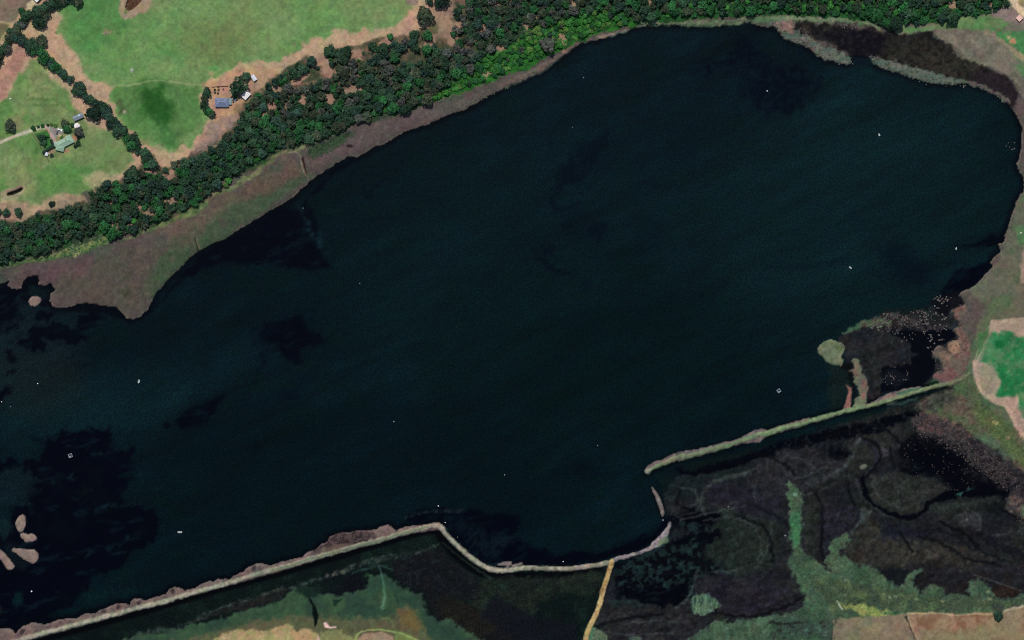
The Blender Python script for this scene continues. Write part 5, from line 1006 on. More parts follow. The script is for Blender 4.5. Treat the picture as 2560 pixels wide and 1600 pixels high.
WT = [(-130, 590), (0, 563), (60, 555), (95, 540), (180, 522), (205, 510), (225, 515), (228, 490), (245, 475), (272, 455), (330, 468), (345, 440), (360, 432), (430, 432), (470, 400), (520, 378), (560, 350), (600, 315), (610, 270), (640, 240), (680, 205), (770, 150), (790, 155), (830, 140), (870, 130), (930, 115), (1000, 105), (1060, 105), (1120, 95), (1135, 60), (1150, -70), (2440, -70), (2520, 10), (2515, 20), (2470, 32), (2400, 38), (2370, 48), (2300, 60), (2225, 66), (2170, 45), (2050, 32), (1900, 30), (1800, 35), (1600, 48), (1560, 58), (1470, 82), (1390, 122), (1320, 155), (1240, 188), (1120, 235), (1000, 275), (900, 300), (760, 355), (690, 372), (640, 408), (560, 446), (520, 490), (430, 535), (370, 560), (300, 590), (275, 595), (262, 570), (170, 608), (60, 640), (0, 655), (-130, 680)]
rg = random.Random(5)
cands = []      # px, py, r, colour, where
grid = {}
def free(x, y, r, k=.62):
    for i in range(int(x // 30) - 1, int(x // 30) + 2):
        for j in range(int(y // 30) - 1, int(y // 30) + 2):
            for (a, b, q) in grid.get((i, j), ()):
                if (a - x) ** 2 + (b - y) ** 2 < ((q + r) * k) ** 2: return False
    return True
def put(x, y, r, col, where, k=.62, force=False):
    if not force and not free(x, y, r, k): return False
    grid.setdefault((int(x // 30), int(y // 30)), []).append((x, y, r)); cands.append((x, y, r, col, where)); return True

SINGLES = [  # px, py, r, colour, label
 (28, 315, 15, 'olive green', "lone spiky olive tree standing on bare ground in the western paddock"),
 (57, 29, 9, 'mid green', "small round green tree beside the pale track at the top left"),
 (1062, 40, 22, 'olive green', "large broad crowned tree standing alone at the right tip of the big paddock"),
 (1036, 88, 11, 'dark green', "compact dark tree on sandy ground below the large lone tree"),
 (1070, 91, 13, 'mid green', "round green tree just right of the compact dark one below the lone tree"),
 (1104, 2, 19, 'blackish green', "blackish tree cut by the top edge above the large lone tree"),
 (1074, 4, 11, 'blackish green', "narrow dark tree at the top edge left of the blackish tree"),
 (976, 93, 8, 'mid green', "small round bush on the sandy edge right of the paddock strip"),
 (826, 128, 15, 'dark green', "dark tree standing forward of the woodland on the tan paddock edge"),
 (867, 130, 14, 'dark green', "dark tree immediately right of the one standing forward on the tan edge"),
 (131, 510, 8, 'blackish green', "small dark bush alone on the sandy margin in the lower western paddock"),
 (48, 530, 11, 'dark green', "rightmost of the three small trees on sand below the western dam"),
 (18, 531, 10, 'dark green', "middle of the three small trees on sand below the western dam"),
 (-2, 530, 9, 'dark green', "leftmost of the three small trees below the western dam, cut by the edge"),
 (333, 437, 22, 'dark green', "big round tree left of the lower end of the diagonal tree row"),
 (436, 412, 9, 'olive green', "largest of the scattered bushes on tan soil right of the diagonal row"),
 (415, 426, 8, 'dark green', "dark bush at the woodland edge beside the tan corner"),
 (397, 438, 6, 'dark green', "tiny dark bush lowest on the tan corner by the woodland"),
 (447, 404, 4.5, 'olive green', "tiniest bush highest on the tan corner by the woodland"),
 (196, 516, 11, 'olive green', "tree sticking up into the sand above the western woodland"),
 (596, 219, 21, 'dark green', "very large dark tree above the grey roofed farmhouse"),
 (617, 192, 11, 'dark green', "tree touching the light grey shed behind the farmhouse"),
 (604, 195, 7, 'olive green', "small brownish bush left of the tree by the light grey shed"),
 (590, 241, 7, 'mid green', "small green tree between the white shed and the farmhouse"),
 (237, 283, 20, 'blackish green', "large rounded tree bulging left from the diagonal row by the dark shed"),
 (199, 330, 13, 'grey brown', "grey leafed tree tucked against the round white tank"),
 (163, 309, 10, 'olive green', "garden tree left of the round white tank, upper of two"),
 (169, 323, 10, 'mid green', "garden tree left of the round white tank, lower of two"),
 (182, 313, 6, 'dark green', "small bush touching the left side of the round white tank"),
 (107, 345, 10, 'dark green', "upper dark tree on the lawn inside the timber fence"),
 (111, 357, 9, 'dark green', "lower dark tree on the lawn inside the timber fence"),
 (119, 338, 7, 'bright green', "bright green bush on the lawn beside the driveway"),
 (85, 321, 7, 'mid green', "bush at the gateway where the driveway bends"),
 (97, 317.5, 4, 'dark green', "first tiny shrub right of the gateway bush along the driveway"),
 (108, 315, 5, 'mid green', "second shrub right of the gateway bush along the driveway"),
 (121, 313, 4, 'dark green', "third shrub right of the gateway bush along the driveway"),
 (130, 312, 4.5, 'yellow green', "yellowish shrub above the grey yard, left one"),
 (140, 315, 5, 'yellow green', "yellowish shrub above the grey yard, right one"),
 (198, 345, 5, 'blackish green', "small dark bush right of the red bare patch by the green house"),
 (197, 358, 7, 'dark green', "dark shrub at the right end of the green roofed house"),
 (190, 366, 5, 'blackish green', "little dark shrub at the lower right corner of the green house"),
 (156, 344, 5, 'yellow green', "ochre shrub in the courtyard of the green roofed house"),
 (131, 389, 5, 'blackish green', "dark shrub right of the small white garden shed"),
 (2367, 66, 4.5, 'dark green', "tiny bush alone on the grass below the upper right woodland"),
 (2493, 1538, 12, 'blackish green', "lone blackish round bush on the edge of the bottom right field"),
 (106, 103, 15, 'olive green', "broad tree bulging right from the top of the diagonal row"),
 (573, 452, 9, 'bright green', "vivid lime green bush on the lake side of the woodland"),
 (565, 463, 7, 'yellow green', "yellowish bush beside the vivid lime green one"),
 (2238, 62, 18, 'blackish green', "dark tree at the tip of woodland above the drowned marsh"),
 (2378, 47, 17, 'dark green', "big tree on the lower edge of woodland above the upper right grass"),
 (1368, 112, 19, 'grey brown', "big rounded grey green tree ringed by bright green shrubs"),
 (1012, 275, 15, 'blackish green', "dark tree overhanging the mud where the shore widens"),
 (538, 225, 3, 'olive green', "upper left of the six vegetable garden shrubs"), (538, 232, 3, 'olive green', "lower left of the six vegetable garden shrubs"),
 (547, 219, 2.6, 'olive green', "top middle of the six vegetable garden shrubs"), (547, 226, 3, 'olive green', "centre one of the six vegetable garden shrubs"),
 (546, 234, 3, 'olive green', "bottom middle of the six vegetable garden shrubs"), (559, 224, 2.6, 'grey brown', "rightmost of the six vegetable garden shrubs, on pink soil"),
]
for s_ in SINGLES: put(*s_[:4], ('single', s_[4]), force=True)
HEDGES = [
 ('d', [(58, 98), (87, 124), (119, 143), (138, 164), (161, 188), (171, 206)], 13, ['dark green', 'mid green', 'deep bluish green'], "diagonal tree row above its gap"),
 ('e', [(190, 218), (205, 228), (228, 246), (243, 262)], 13, ['dark green', 'dark green', 'deep bluish green'], "diagonal tree row below its gap"),
 ('f', [(255, 262), (270, 285), (283, 306), (300, 326), (315, 322)], 13, ['dark green', 'deep bluish green', 'dark green'], "diagonal tree row right of dark shed"),
 ('g', [(318, 338), (330, 352), (348, 374), (366, 396), (380, 418)], 13, ['dark green', 'mid green', 'dark green'], "lower end of the diagonal tree row"),
 ('h', [(200, 2), (176, 0), (152, 6), (128, 12), (114, 26), (102, 46), (90, 66)], 13, ['dark green', 'olive green', 'deep bluish green'], "tree belt at the top left corner"),
 ('i', [(96, 18), (84, 34), (66, 50), (52, 62), (38, 78), (30, 96), (16, 116), (6, 138), (-8, 156)], 12, ['dark green', 'olive green', 'grey brown', 'deep bluish green'], "tree belt beside the top left track"),
 ('w', [(520, 223), (514, 236), (512, 250), (512, 262), (516, 274), (524, 283), (531, 288)], 10, ['dark green', 'mid green', 'olive green'], "curved windbreak left of grey farmhouse")]
for key, pts, r, cs, lab in HEDGES:
    for k in range(len(pts) - 1):
        (ax_, ay_), (bx_, by_) = pts[k], pts[k + 1]; L = math.hypot(bx_ - ax_, by_ - ay_); n = max(1, int(L / (r * .28)))
        for i in range(n):
            t = (i + .5 * rg.random()) / n; off = (rg.random() - .5) * r * (1.35 if key != 'w' else .6)
            x = ax_ + (bx_ - ax_) * t - (by_ - ay_) / L * off; y = ay_ + (by_ - ay_) * t + (bx_ - ax_) / L * off
            put(x, y, r * (.65 + .45 * rg.random()), rg.choice(cs), ('hedge', lab), k=.40)
def ingap(x, y, m=0):
    return any(rx and ((x - a) / (rx + m)) ** 2 + ((y - b) / (ry + m)) ** 2 < 1 for a, b, rx, ry in GAPS)
def side_t(x, y):
    if inside(WT, x, y - 70): return .8
    return .2
for pas, (rmin, rmax, tries) in enumerate([(10, 13.5, 26000), (7.0, 10, 26000), (4.5, 7, 16000)]):
    for _ in range(tries):
        x = rg.uniform(-130, 2520); y = rg.uniform(-70, 680)
        if not inside(WT, x, y): continue
        b1_, b2_, b3_, b4_, b5_ = (inside(q, x, y) for q in (BR1, BR2, BR3, BR4, BR5))
        pb = .93 if b1_ else .68 if b2_ else .6 if b3_ else .7 if b4_ else .55 if b5_ else (.16 if side_t(x, y) > .5 else .05)
        br = rg.random() < pb
        r = rg.uniform(rmin, rmax)
        sparse = 640 < x < 1260 and y < 240 - (x - 640) * .2
        if ingap(x, y, 1 if pas else 4): continue
        if sparse and fbm(46, 2, 88, Xa=np.array([[x]], np.float32), Ya=np.array([[y]], np.float32))[0, 0] > .28: continue
        if br:
            if pas == 0: continue
            r = rg.uniform(4.5, 8.5)
            put(x, y, r, rg.choice(['bright green', 'bright green', 'mid green', 'yellow green'] if b1_ else ['mid green', 'bright green', 'mid green', 'dark green']), ('shrub', ''), k=.62)
        else:
            if b1_ and r > 9: continue
            if x > 1250 and rg.random() < .3 and r > 11: continue
            if pas == 2 and sparse and rg.random() < .6: continue
            cc = ['dark green'] * 5 + ['deep bluish green'] * 3 + ['olive green'] * 3 + ['mid green'] * 2 + (['grey brown'] * 3 if 700 < x < 1450 else ['mid green'] * 4 if x >= 1450 else ['mid green'])
            put(x, y, r, rg.choice(cc), ('wood', ''), k=.60 if not sparse else .66)

SECT = [(-200, 110, "at the left edge"), (110, 230, "above the western headland"), (230, 340, "below the big round tree"), (340, 470, "under the tan corner"), (470, 600, "below the green paddock"), (600, 700, "right of the white shed"),
        (700, 800, "below the dead tree"), (800, 900, "below the tan strip"), (900, 1010, "above the widening mud shore"), (1010, 1130, "right of the lone tree"), (1130, 1260, "above the narrowing shore"), (1260, 1400, "above the lake's shoulder"), (1400, 1560, "at top middle"),
        (1560, 1760, "above the reed fringe"), (1760, 1960, "left of the first spit"), (1960, 2150, "above the first spit"), (2150, 2330, "above the drowned marsh"), (2330, 2700, "at the upper right")]
ORD = ["first", "second", "third", "fourth", "fifth", "sixth", "seventh", "eighth", "ninth", "tenth", "eleventh", "twelfth", "thirteenth", "fourteenth", "fifteenth", "sixteenth", "seventeenth", "eighteenth", "nineteenth", "twentieth"]
def side(x, y):
    ys = []
    for v in range(-70, 690, 6):
        if inside(WT, x, v): ys.append(v)
    if not ys: return "field"
    t = (y - ys[0]) / max(1, ys[-1] - ys[0])
    if x > 1600: t = (y + 20) / 80
    return "field" if t < .33 else "middle" if t < .66 else "lake"
inview = lambda c: -5 < c[0] < 2565 and -5 < c[1] < 1605
singles = [c for c in cands if c[4][0] == 'single']
trees_ = [c for c in cands if c[4][0] in ('hedge', 'wood')]
shrubs_ = [c for c in cands if c[4][0] == 'shrub']
trees_.sort(key=lambda c: (not inview(c), -(c[2] + (2.5 if c[4][0] == 'hedge' else 0))))
NT = 300 - len(singles)
big, rest = trees_[:NT], trees_[NT:]
shrubs_.sort(key=lambda c: (not inview(c), -c[2])); sbig, srest = shrubs_[:300], shrubs_[300:]
for c in singles:
    nm = 'tree' if c[2] > 6.5 else 'shrub'
    tree(c[0], c[1], c[2], c[3], c[4][1], None if 'vegetable' not in c[4][1] else "vegetable garden shrubs", nm, 'tree' if nm == 'tree' else 'shrub')
def emit(lst, kindw):
    bk = {}
    for c in lst:
        if c[4][0] == 'hedge': key = ('h', c[4][1], c[3])
        else:
            sec = next(s for a, b, s in SECT if a <= c[0] < b); key = ('w', side(c[0], c[1]), sec, c[3])
        bk.setdefault(key, []).append(c)
    bk2 = {}
    for key, cs in bk.items():
        if len(cs) > 8:
            md = sorted(c[2] for c in cs)[len(cs) // 2]
            bk2[key + ('large ',)] = [c for c in cs if c[2] >= md]; bk2[key + ('small ',)] = [c for c in cs if c[2] < md]
        else: bk2[key + ('',)] = cs
    for key, cs in bk2.items():
        if not cs: continue
        cs.sort(key=lambda c: c[0])
        for i, c in enumerate(cs):
            col = c[3]
            cnt = "" if len(cs) == 1 else (ORD[min(i, 19)] + " from left")
            if key[0] == 'h':
                lab = f"{'only ' if not cnt and not key[-1] else ''}{key[-1]}{col} {kindw} in the {key[1]}" + (f", {cnt}" if cnt else "")
                grp = "trees of the " + key[1]
            else:
                place = "in woodland's middle" if key[1] == 'middle' else f"on woodland's {key[1]} side"
                lab = f"{'only ' if not cnt and not key[-1] else ''}{key[-1]}{col} {kindw} {place} {key[2]}" + (f", {cnt}" if cnt else "")
                grp = f"{kindw}s of the lakeside woodland"
            tree(c[0], c[1], c[2], col, lab, grp, kindw, kindw)
emit(big, 'tree'); emit(sbig, 'shrub')

def joined(lst, name, label, cat):
    Vs, Fs, Ms = [], [], []; off = 0
    for c in lst:
        V, F = LITE[rnd.randrange(5)]; a = rnd.random() * 6.28; s = c[2] * M_PER_PX * 1.08; hz = s * (.74 if c[2] > 6.5 else .62) * (.8 + .4 * rnd.random())
        x, y = wpos(c[0], c[1]); z = height_at(c[0], c[1]) - (0 if c[2] > 6.5 else .25 * hz)
        V = V * np.array([1.05, rnd.uniform(.72, 1.05), 1], np.float32); W = V.copy(); W[:, 0] = (V[:, 0] * math.cos(a) - V[:, 1] * math.sin(a)) * s + x; W[:, 1] = (V[:, 0] * math.sin(a) + V[:, 1] * math.cos(a)) * s + y; W[:, 2] = V[:, 2] * hz + z
        Vs.append(W); Fs.append(F + off); off += len(V); Ms.append(np.full(len(F), COLS.index(c[3]), np.int32))
    me = mesh_from(name, np.concatenate(Vs), np.concatenate(Fs), None, [LEAF[k] for k in COLS], False)
    me.polygons.foreach_set("material_index", np.concatenate(Ms)); me.update()
    o = bpy.data.objects.new(name, me); COL.objects.link(o); tag(o, label, cat, None, 'stuff'); return o
joined(rest, 'woodland_trees', "smaller trees filling the lakeside woodland between the big ones", "trees")
under = []
ru = random.Random(404)
while len(under) < 2600:
    x = ru.uniform(-130, 2520); y = ru.uniform(-70, 680)
    if not inside(WT, x, y) or ingap(x, y, -2): continue
    if 640 < x < 1260 and y < 240 - (x - 640) * .2 and ru.random() < .78: continue
    b_ = inside(BR1, x, y) or inside(BR2, x, y)
    under.append((x, y, ru.uniform(2.2, 4.6), ru.choice(['bright green', 'mid green', 'bright green', 'yellow green'] if b_ else ['mid green', 'dark green', 'olive green', 'mid green', 'deep bluish green']), ('u', '')))
LITE_ = LITE; LITE = [crown_arrays(s_, 5, 9, .8, .26, 1) for s_ in range(21, 26)]
joined(under, 'undergrowth', "green undergrowth and saplings between the woodland trees", "undergrowth"); LITE = LITE_
if 0: joined(srest, 'undergrowth', "bright green undergrowth between the shrubs on the lake side", "undergrowth")
print("TREES", len(singles), len(big), len(rest), "SHRUBS", len(sbig), len(srest))

# ------------------------------------------------------------------ dead trees
def dead_tree(px, py, r, label, seed, lying=False, rot=0):
    rr = random.Random(seed); o = root('dead_tree', px, py, rot, None, label, 'dead tree')
    s = r * M_PER_PX
    if lying:
        tip = Vector((s * 1.0, 0, .5)); MB().tube([(-s, 0, .35), (0, .1, .4), tip], [.38, .28, .14], 7).obj('trunk', M_DEAD, o)
    else:
        tip = Vector((0, 0, s)); MB().tube([(0, 0, -.2), (.1, 0, s * .5), tip], [.45, .32, .2], 7).obj('trunk', M_DEAD, o)
    for k in range(9):
        a = k * 2.4 + rr.random(); l = s * (.7 + .4 * rr.random())
        if lying:
            st = Vector((-s * .1 + s * 1.0 * k / 9, 0, .4)); e = st + Vector((l * .35, (1 if k % 2 else -1) * l * .5, .3 + rr.random() * .5)); m_ = (st + e) / 2 + Vector((.1, .1, .2))
        else:
            st = Vector((0, 0, s * (.45 + .5 * k / 9))); e = st + Vector((l * math.cos(a), l * math.sin(a), s * .5 * rr.random())); m_ = (st + e) / 2 + Vector((rr.uniform(-.6, .6), rr.uniform(-.6, .6), .4))
        mb = MB().tube([st, m_, e], [.17, .12, .05], 5)
        for q in range(3):
            t = m_ + (e - m_) * (.2 + .3 * q); f = t + Vector((rr.uniform(-1, 1), rr.uniform(-1, 1), rr.uniform(.1, .6))) * l * .3
            mb.tube([t, f], [.08, .03], 4)
        mb.obj('branch', M_DEAD, o)
    return o
dead_tree(712, 165, 17, "big bleached dead tree on the tan edge of the top paddock", 1)
dead_tree(820, 157, 11, "fallen dead tree on bare soil below the two forward dark trees", 2, True, -35)
dead_tree(264, 84, 8, "small fallen grey tree lying in the middle of the green paddock", 3, True, 20)
dead_tree(1143, 75, 14, "grey leafless tree right of the large lone tree", 4)
dead_tree(1031, 180, 14, "bleached dead tree in the middle of the woodland", 5)
dead_tree(968, 192, 13, "bleached dead tree left of the other one in mid woodland", 6)
dead_tree(1105, 130, 7, "small white fallen tree in the woodland under the dark trees", 7, True, 10)
dead_tree(222, 215, 11, "fallen brown branch on tan soil beside the gap in the diagonal row", 8, True, -45)
dead_tree(870, 196, 8, "dead limb lying across a bare gap in the woodland", 9, True, -70)
dead_tree(933, 203, 9, "pale dead tree low in the dark middle woodland", 10)

# ------------------------------------------------------------------ buildings
def windows_doors(o, L, W, h, doorx=0.0, n=3):
    for sgn in (-1, 1):
        for k in range(n):
            x = -L / 2 + L * (k + .5) / n
            if sgn == -1 and abs(x - doorx) < 1.2: continue
            f = MB().box(x - .75, x + .75, sgn * W / 2 - .03, sgn * W / 2 + .05, .9, 2.0).obj('window', M_TRIML, o)
            MB().box(x - .67, x + .67, sgn * W / 2 - .06, sgn * W / 2 + .075, .98, 1.92).obj('pane', M_GLASS, f)
    d = MB().box(doorx - .45, doorx + .45, -W / 2 - .06, -W / 2 + .02, .02, 2.05).obj('door', M_WOOD, o)
    MB().box(doorx + .3, doorx + .38, -W / 2 - .11, -W / 2 - .055, 1.0, 1.08).obj('handle', M_TRIML, d)

def hip_roof(L, W, z, rh, over=.6, gable=False, ridge=None):
    a, b = L / 2 + over, W / 2 + over; rr_ = (a - b if ridge is None else ridge) if not gable else a
    slopes = [([(-a, -b, z), (a, -b, z), (rr_, 0, z + rh), (-rr_, 0, z + rh)]), ([(a, b, z), (-a, b, z), (-rr_, 0, z + rh), (rr_, 0, z + rh)])]
    ends = [] if gable else [([(a, -b, z), (a, b, z), (rr_, 0, z + rh)]), ([(-a, b, z), (-a, -b, z), (-rr_, 0, z + rh)])]
    return slopes, ends, rr_
def slab(poly, t=.08):
    n = len(poly); v = list(poly) + [(x, y, z - t) for x, y, z in poly]
    return MB().add(v, [tuple(range(n)), tuple(range(2 * n - 1, n - 1, -1))] + [(i, n + i, n + (i + 1) % n, (i + 1) % n) for i in range(n)])
def building(name, px, py, L, W, rot, h, rh, rm, wm, tm, label, cat, gable=False, win=3, over=.6, slope_parts=True, ridge=None):
    o = root(name, px, py, rot, None, label, cat)
    MB().box(-L / 2, L / 2, -W / 2, W / 2, -.3, h).obj('wall', wm, o)
    sl, en, rr_ = hip_roof(L, W, h + .02, rh, over, gable, ridge)
    for s_ in sl + en: slab(s_).obj('roof_slope', rm, o)
    if gable:
        for sg in (-1, 1): MB().add([(sg * L / 2, -W / 2, h), (sg * L / 2, W / 2, h), (sg * L / 2, 0, h + rh * .9), (sg * (L / 2 - .1), -W / 2, h), (sg * (L / 2 - .1), W / 2, h), (sg * (L / 2 - .1), 0, h + rh * .9)], [(0, 1, 2), (3, 4, 5), (0, 1, 4, 3), (1, 2, 5, 4), (2, 0, 3, 5)]).obj('gable_end', wm, o)
    MB().tube([(-rr_, 0, h + rh + .04), (rr_, 0, h + rh + .04)], [.12, .12], 6).obj('ridge_cap', tm, o)
    a, b = L / 2 + over, W / 2 + over
    for sg in (-1, 1): MB().box(-a, a, sg * b - .14 if sg < 0 else b, -b if sg < 0 else b + .14, h - .14, h + .03).obj('gutter', tm, o)
    if not gable:
        for sg in (-1, 1): MB().box(sg * a if sg > 0 else -a - .14, a + .14 if sg > 0 else -a, -b, b, h - .14, h + .03).obj('gutter', tm, o)
    if win: windows_doors(o, L, W, h, n=win)
    return o
hs = building('farmhouse', 556, 257, 15.6, 10.0, 0, 2.7, 2.2, M_ROOF_BLUE, M_WALL, M_TRIM, "farmhouse with blue grey hipped roof inside the curved windbreak", 'house')
MB().add([(-2.6, 2.6, 4.28), (3.2, 2.6, 4.28), (3.2, 3.5, 3.93), (-2.6, 3.5, 3.93)], [(0, 1, 2, 3)]).obj('solar_panel', M_SOLAR, hs)
vr = slab([(8.5, -2.6, 2.5), (12.2, -2.6, 2.4), (12.2, 5.2, 2.4), (8.5, 5.2, 2.5)]).obj('veranda_roof', flat_mat('veranda_sheet', (122, 140, 138), amount=(.3, .2), scales=(.9, 2)), hs)
for x, y in ((12, -2.4), (12, 5), (12, 1.3)): MB().box(x - .07, x + .07, y - .07, y + .07, -.2, 2.34).obj('post', M_TRIML, vr)
building('white_shed', 616, 238.5, 10.0, 7.4, 47, 3.2, .9, M_ROOF_WHITE, M_WALLD, M_TRIML, "white roofed shed half under trees right of the farmhouse", 'shed', True, 0, .15)
building('grey_shed', 635.5, 195.5, 7.6, 4.4, -56, 2.6, .7, M_ROOF_GREY, M_WALLD, M_TRIML, "light grey gabled shed standing alone behind the farmhouse", 'shed', True, 0, .15)
ds = building('machinery_shed', 197.5, 293.3, 12.6, 5.4, 24, 3.0, 1.0, M_ROOF_DARK, M_WALLD, M_TRIM, "long grey shed with dark edges beside the diagonal tree row", 'shed', True, 0, .3)
MB().add([(1.2, .25, 3.99), (2.5, .25, 3.99), (2.5, 2.8, 3.14), (1.2, 2.8, 3.14)], [(0, 1, 2, 3)]).obj('skylight', M_SKYL, ds)
gh = building('green_house', 162, 357.5, 22.5, 9.0, 27, 2.7, 1.5, M_ROOF_GREEN, M_WALLB, M_TRIMG, "house with pale green roof at the end of the driveway", 'house')
def wing(parent, cx, cy, L, W, rot, h, rh):
    sl, en, rr_ = hip_roof(L, W, h, rh, .5)
    M4 = Matrix.Translation((cx, cy, 0)) @ Matrix.Rotation(R(rot), 4, 'Z')
    for s_ in sl + en: slab([tuple(M4 @ Vector(p)) for p in s_]).obj('roof_slope', M_ROOF_GREEN, parent)
    mb = MB().box(-L / 2, L / 2, -W / 2, W / 2, -.3, h); mb.v = [tuple(M4 @ Vector(p)) for p in mb.v]; mb.obj('wall', M_WALLB, parent)
    mb = MB(); a, b = L / 2 + .5, W / 2 + .5
    mb.box(-a, a, -b - .16, -b, h - .12, h + .04); mb.v = [tuple(M4 @ Vector(p)) for p in mb.v]; mb.obj('gutter', M_TRIMG, parent)
wing(gh, -7.2, -3.6, 9, 6.6, -42, 2.74, 1.3); wing(gh, -9.4, 2.6, 5.5, 5.2, -28, 2.66, 1.0); wing(gh, 8.0, 3.0, 6.0, 5.5, 3, 2.62, 1.1)
for p, q in (((3.2, 1.2), (.9, 1.6)), ((6, -1.6), (1.4, .7))): MB().box(p[0], p[0] + q[0], p[1], p[1] + q[1], 3.9, 4.12).obj('roof_vent', M_TRIMG, gh)
building('garden_shed', 118.6, 386, 4.2, 3.4, 62, 2.2, .5, M_ROOF_GREY, M_WALL, M_TRIML, "small white garden shed at the end of the dark hedge", 'shed', True, 0, .1)
building('white_shed', 94, -7, 10, 10, 45, 3.6, .8, M_ROOF_WHITE, M_WALLD, M_TRIM, "white roof corner poking in at the top left edge", 'shed', True, 0, .2)
# the square shelter at the upper right
o = root('shelter', 2546.5, 46.5, 45, None, "small square pinkish roofed hut beside the track at the upper right", 'hut')
MB().box(-2.9, 2.9, -2.9, 2.9, -.2, 2.5).obj('wall', M_WALL, o); MB().box(-3.3, 3.3, -3.3, 3.3, 2.5, 2.72).obj('roof', M_ROOF_PINK, o); MB().box(-.5, .5, -2.97, -2.88, 0, 2.0).obj('door', M_DARKWOOD, o)
# round tank
def ring_pts(r, z, n=28): return [(r * math.cos(2 * math.pi * i / n), r * math.sin(2 * math.pi * i / n), z) for i in range(n)]
o = root('water_tank', 194.3, 315.6, 0, None, "round white concrete water tank between the dark shed and green house", 'tank')
n = 28; MB().add(ring_pts(3.5, -.2) + ring_pts(3.5, 2.4), [(i, (i + 1) % n, n + (i + 1) % n, n + i) for i in range(n)]).obj('wall', M_CONC, o, True)
MB().add(ring_pts(3.62, 2.36) + ring_pts(3.62, 2.5) + [(0, 0, 3.0)], [(i, (i + 1) % n, n + (i + 1) % n, n + i) for i in range(n)] + [(n + i, n + (i + 1) % n, 2 * n) for i in range(n)]).obj('lid', M_CONC, o)
MB().box(.9, 1.7, .8, 1.6, 2.75, 3.0).obj('hatch', M_TRIML, o); MB().tube([(3.6, .3, 2.6), (4.6, .5, 2.5), (4.6, .5, 0)], [.07, .07, .07], 6).obj('pipe', M_TRIML, o)

# vehicles
def car(px, py, rot, paint, label, van=False):
    o = root('parked_car', px, py, rot, None, label, 'car')
    L, W = (4.7, 1.85)
    prof = [(-L / 2, .45), (-L / 2, .95), (-L / 2 + .15, 1.05), (L / 2 - 1.3, 1.02), (L / 2 - .1, .85), (L / 2, .7), (L / 2, .4)]
    def loft(prof, w0, w1):
        v = [(x, -w0 / 2 if z < .9 else -w1 / 2, z) for x, z in prof] + [(x, w0 / 2 if z < .9 else w1 / 2, z) for x, z in prof]; k = len(prof)
        return MB().add(v, [tuple(range(k)), tuple(range(2 * k - 1, k - 1, -1))] + [(i, (i + 1) % k, k + (i + 1) % k, k + i) for i in range(k)])
    loft(prof, W, W * .95).obj('body', paint, o)
    c0, c1 = (-L / 2 + .2, .7)
    MB().add([(c0, -.8, 1.04), (c1 + .7, -.8, 1.0), (c1 + .7, .8, 1.0), (c0, .8, 1.04), (c0 + .35, -.68, 1.46), (c1, -.68, 1.48), (c1, .68, 1.48), (c0 + .35, .68, 1.46)], [(0, 1, 5, 4), (1, 2, 6, 5), (2, 3, 7, 6), (3, 0, 4, 7)]).obj('window', M_GLASS, o)
    MB().box(c0 + .33, c1 + .02, -.69, .69, 1.45, 1.51).obj('roof', paint, o)
    for sx in (-1.45, 1.4):
        for sy in (-1, 1):
            MB().tube([(sx, sy * .72, .33), (sx, sy * .95, .33)], [.33, .33], 14).obj('wheel', M_TYRE, o)
    for sy in (-1, 1): MB().box(L / 2 - .03, L / 2 + .04, sy * .7 - .18, sy * .7 + .18, .58, .72).obj('headlight', M_LAMP, o)
    return o
car(589, 250.5, 88, M_CARW, "white car parked at the right end of the farmhouse")
car(583.8, 252.5, 96, M_CARD, "dark car beside the white car at the grey farmhouse")
car(149.5, 324.2, -14, M_CARW, "white car parked on the grey yard above the green house")
car(144.6, 331.5, 70, M_CARD, "dark car on the grey yard below the white car")
o = root('trailer', 155.8, 326.2, 65, None, "small white box trailer right of the white car on the yard", 'trailer')
MB().box(-1.4, 1.4, -1.0, 1.0, .5, .62).obj('deck', M_CARW, o)
for a in ((-1.4, 1.4, -1.0, -.94), (-1.4, 1.4, .94, 1.0), (-1.4, -1.34, -.94, .94), (1.34, 1.4, -.94, .94)): MB().box(*a, .62, 1.0).obj('side_panel', M_CARW, o)
for sy in (-1, 1): MB().tube([(0, sy * 1.03, .32), (0, sy * 1.2, .32)], [.32, .32], 12).obj('wheel', M_TYRE, o)
MB().tube([(1.4, 0, .5), (2.6, 0, .45)], [.05, .05], 6).obj('drawbar', M_TRIM, o)

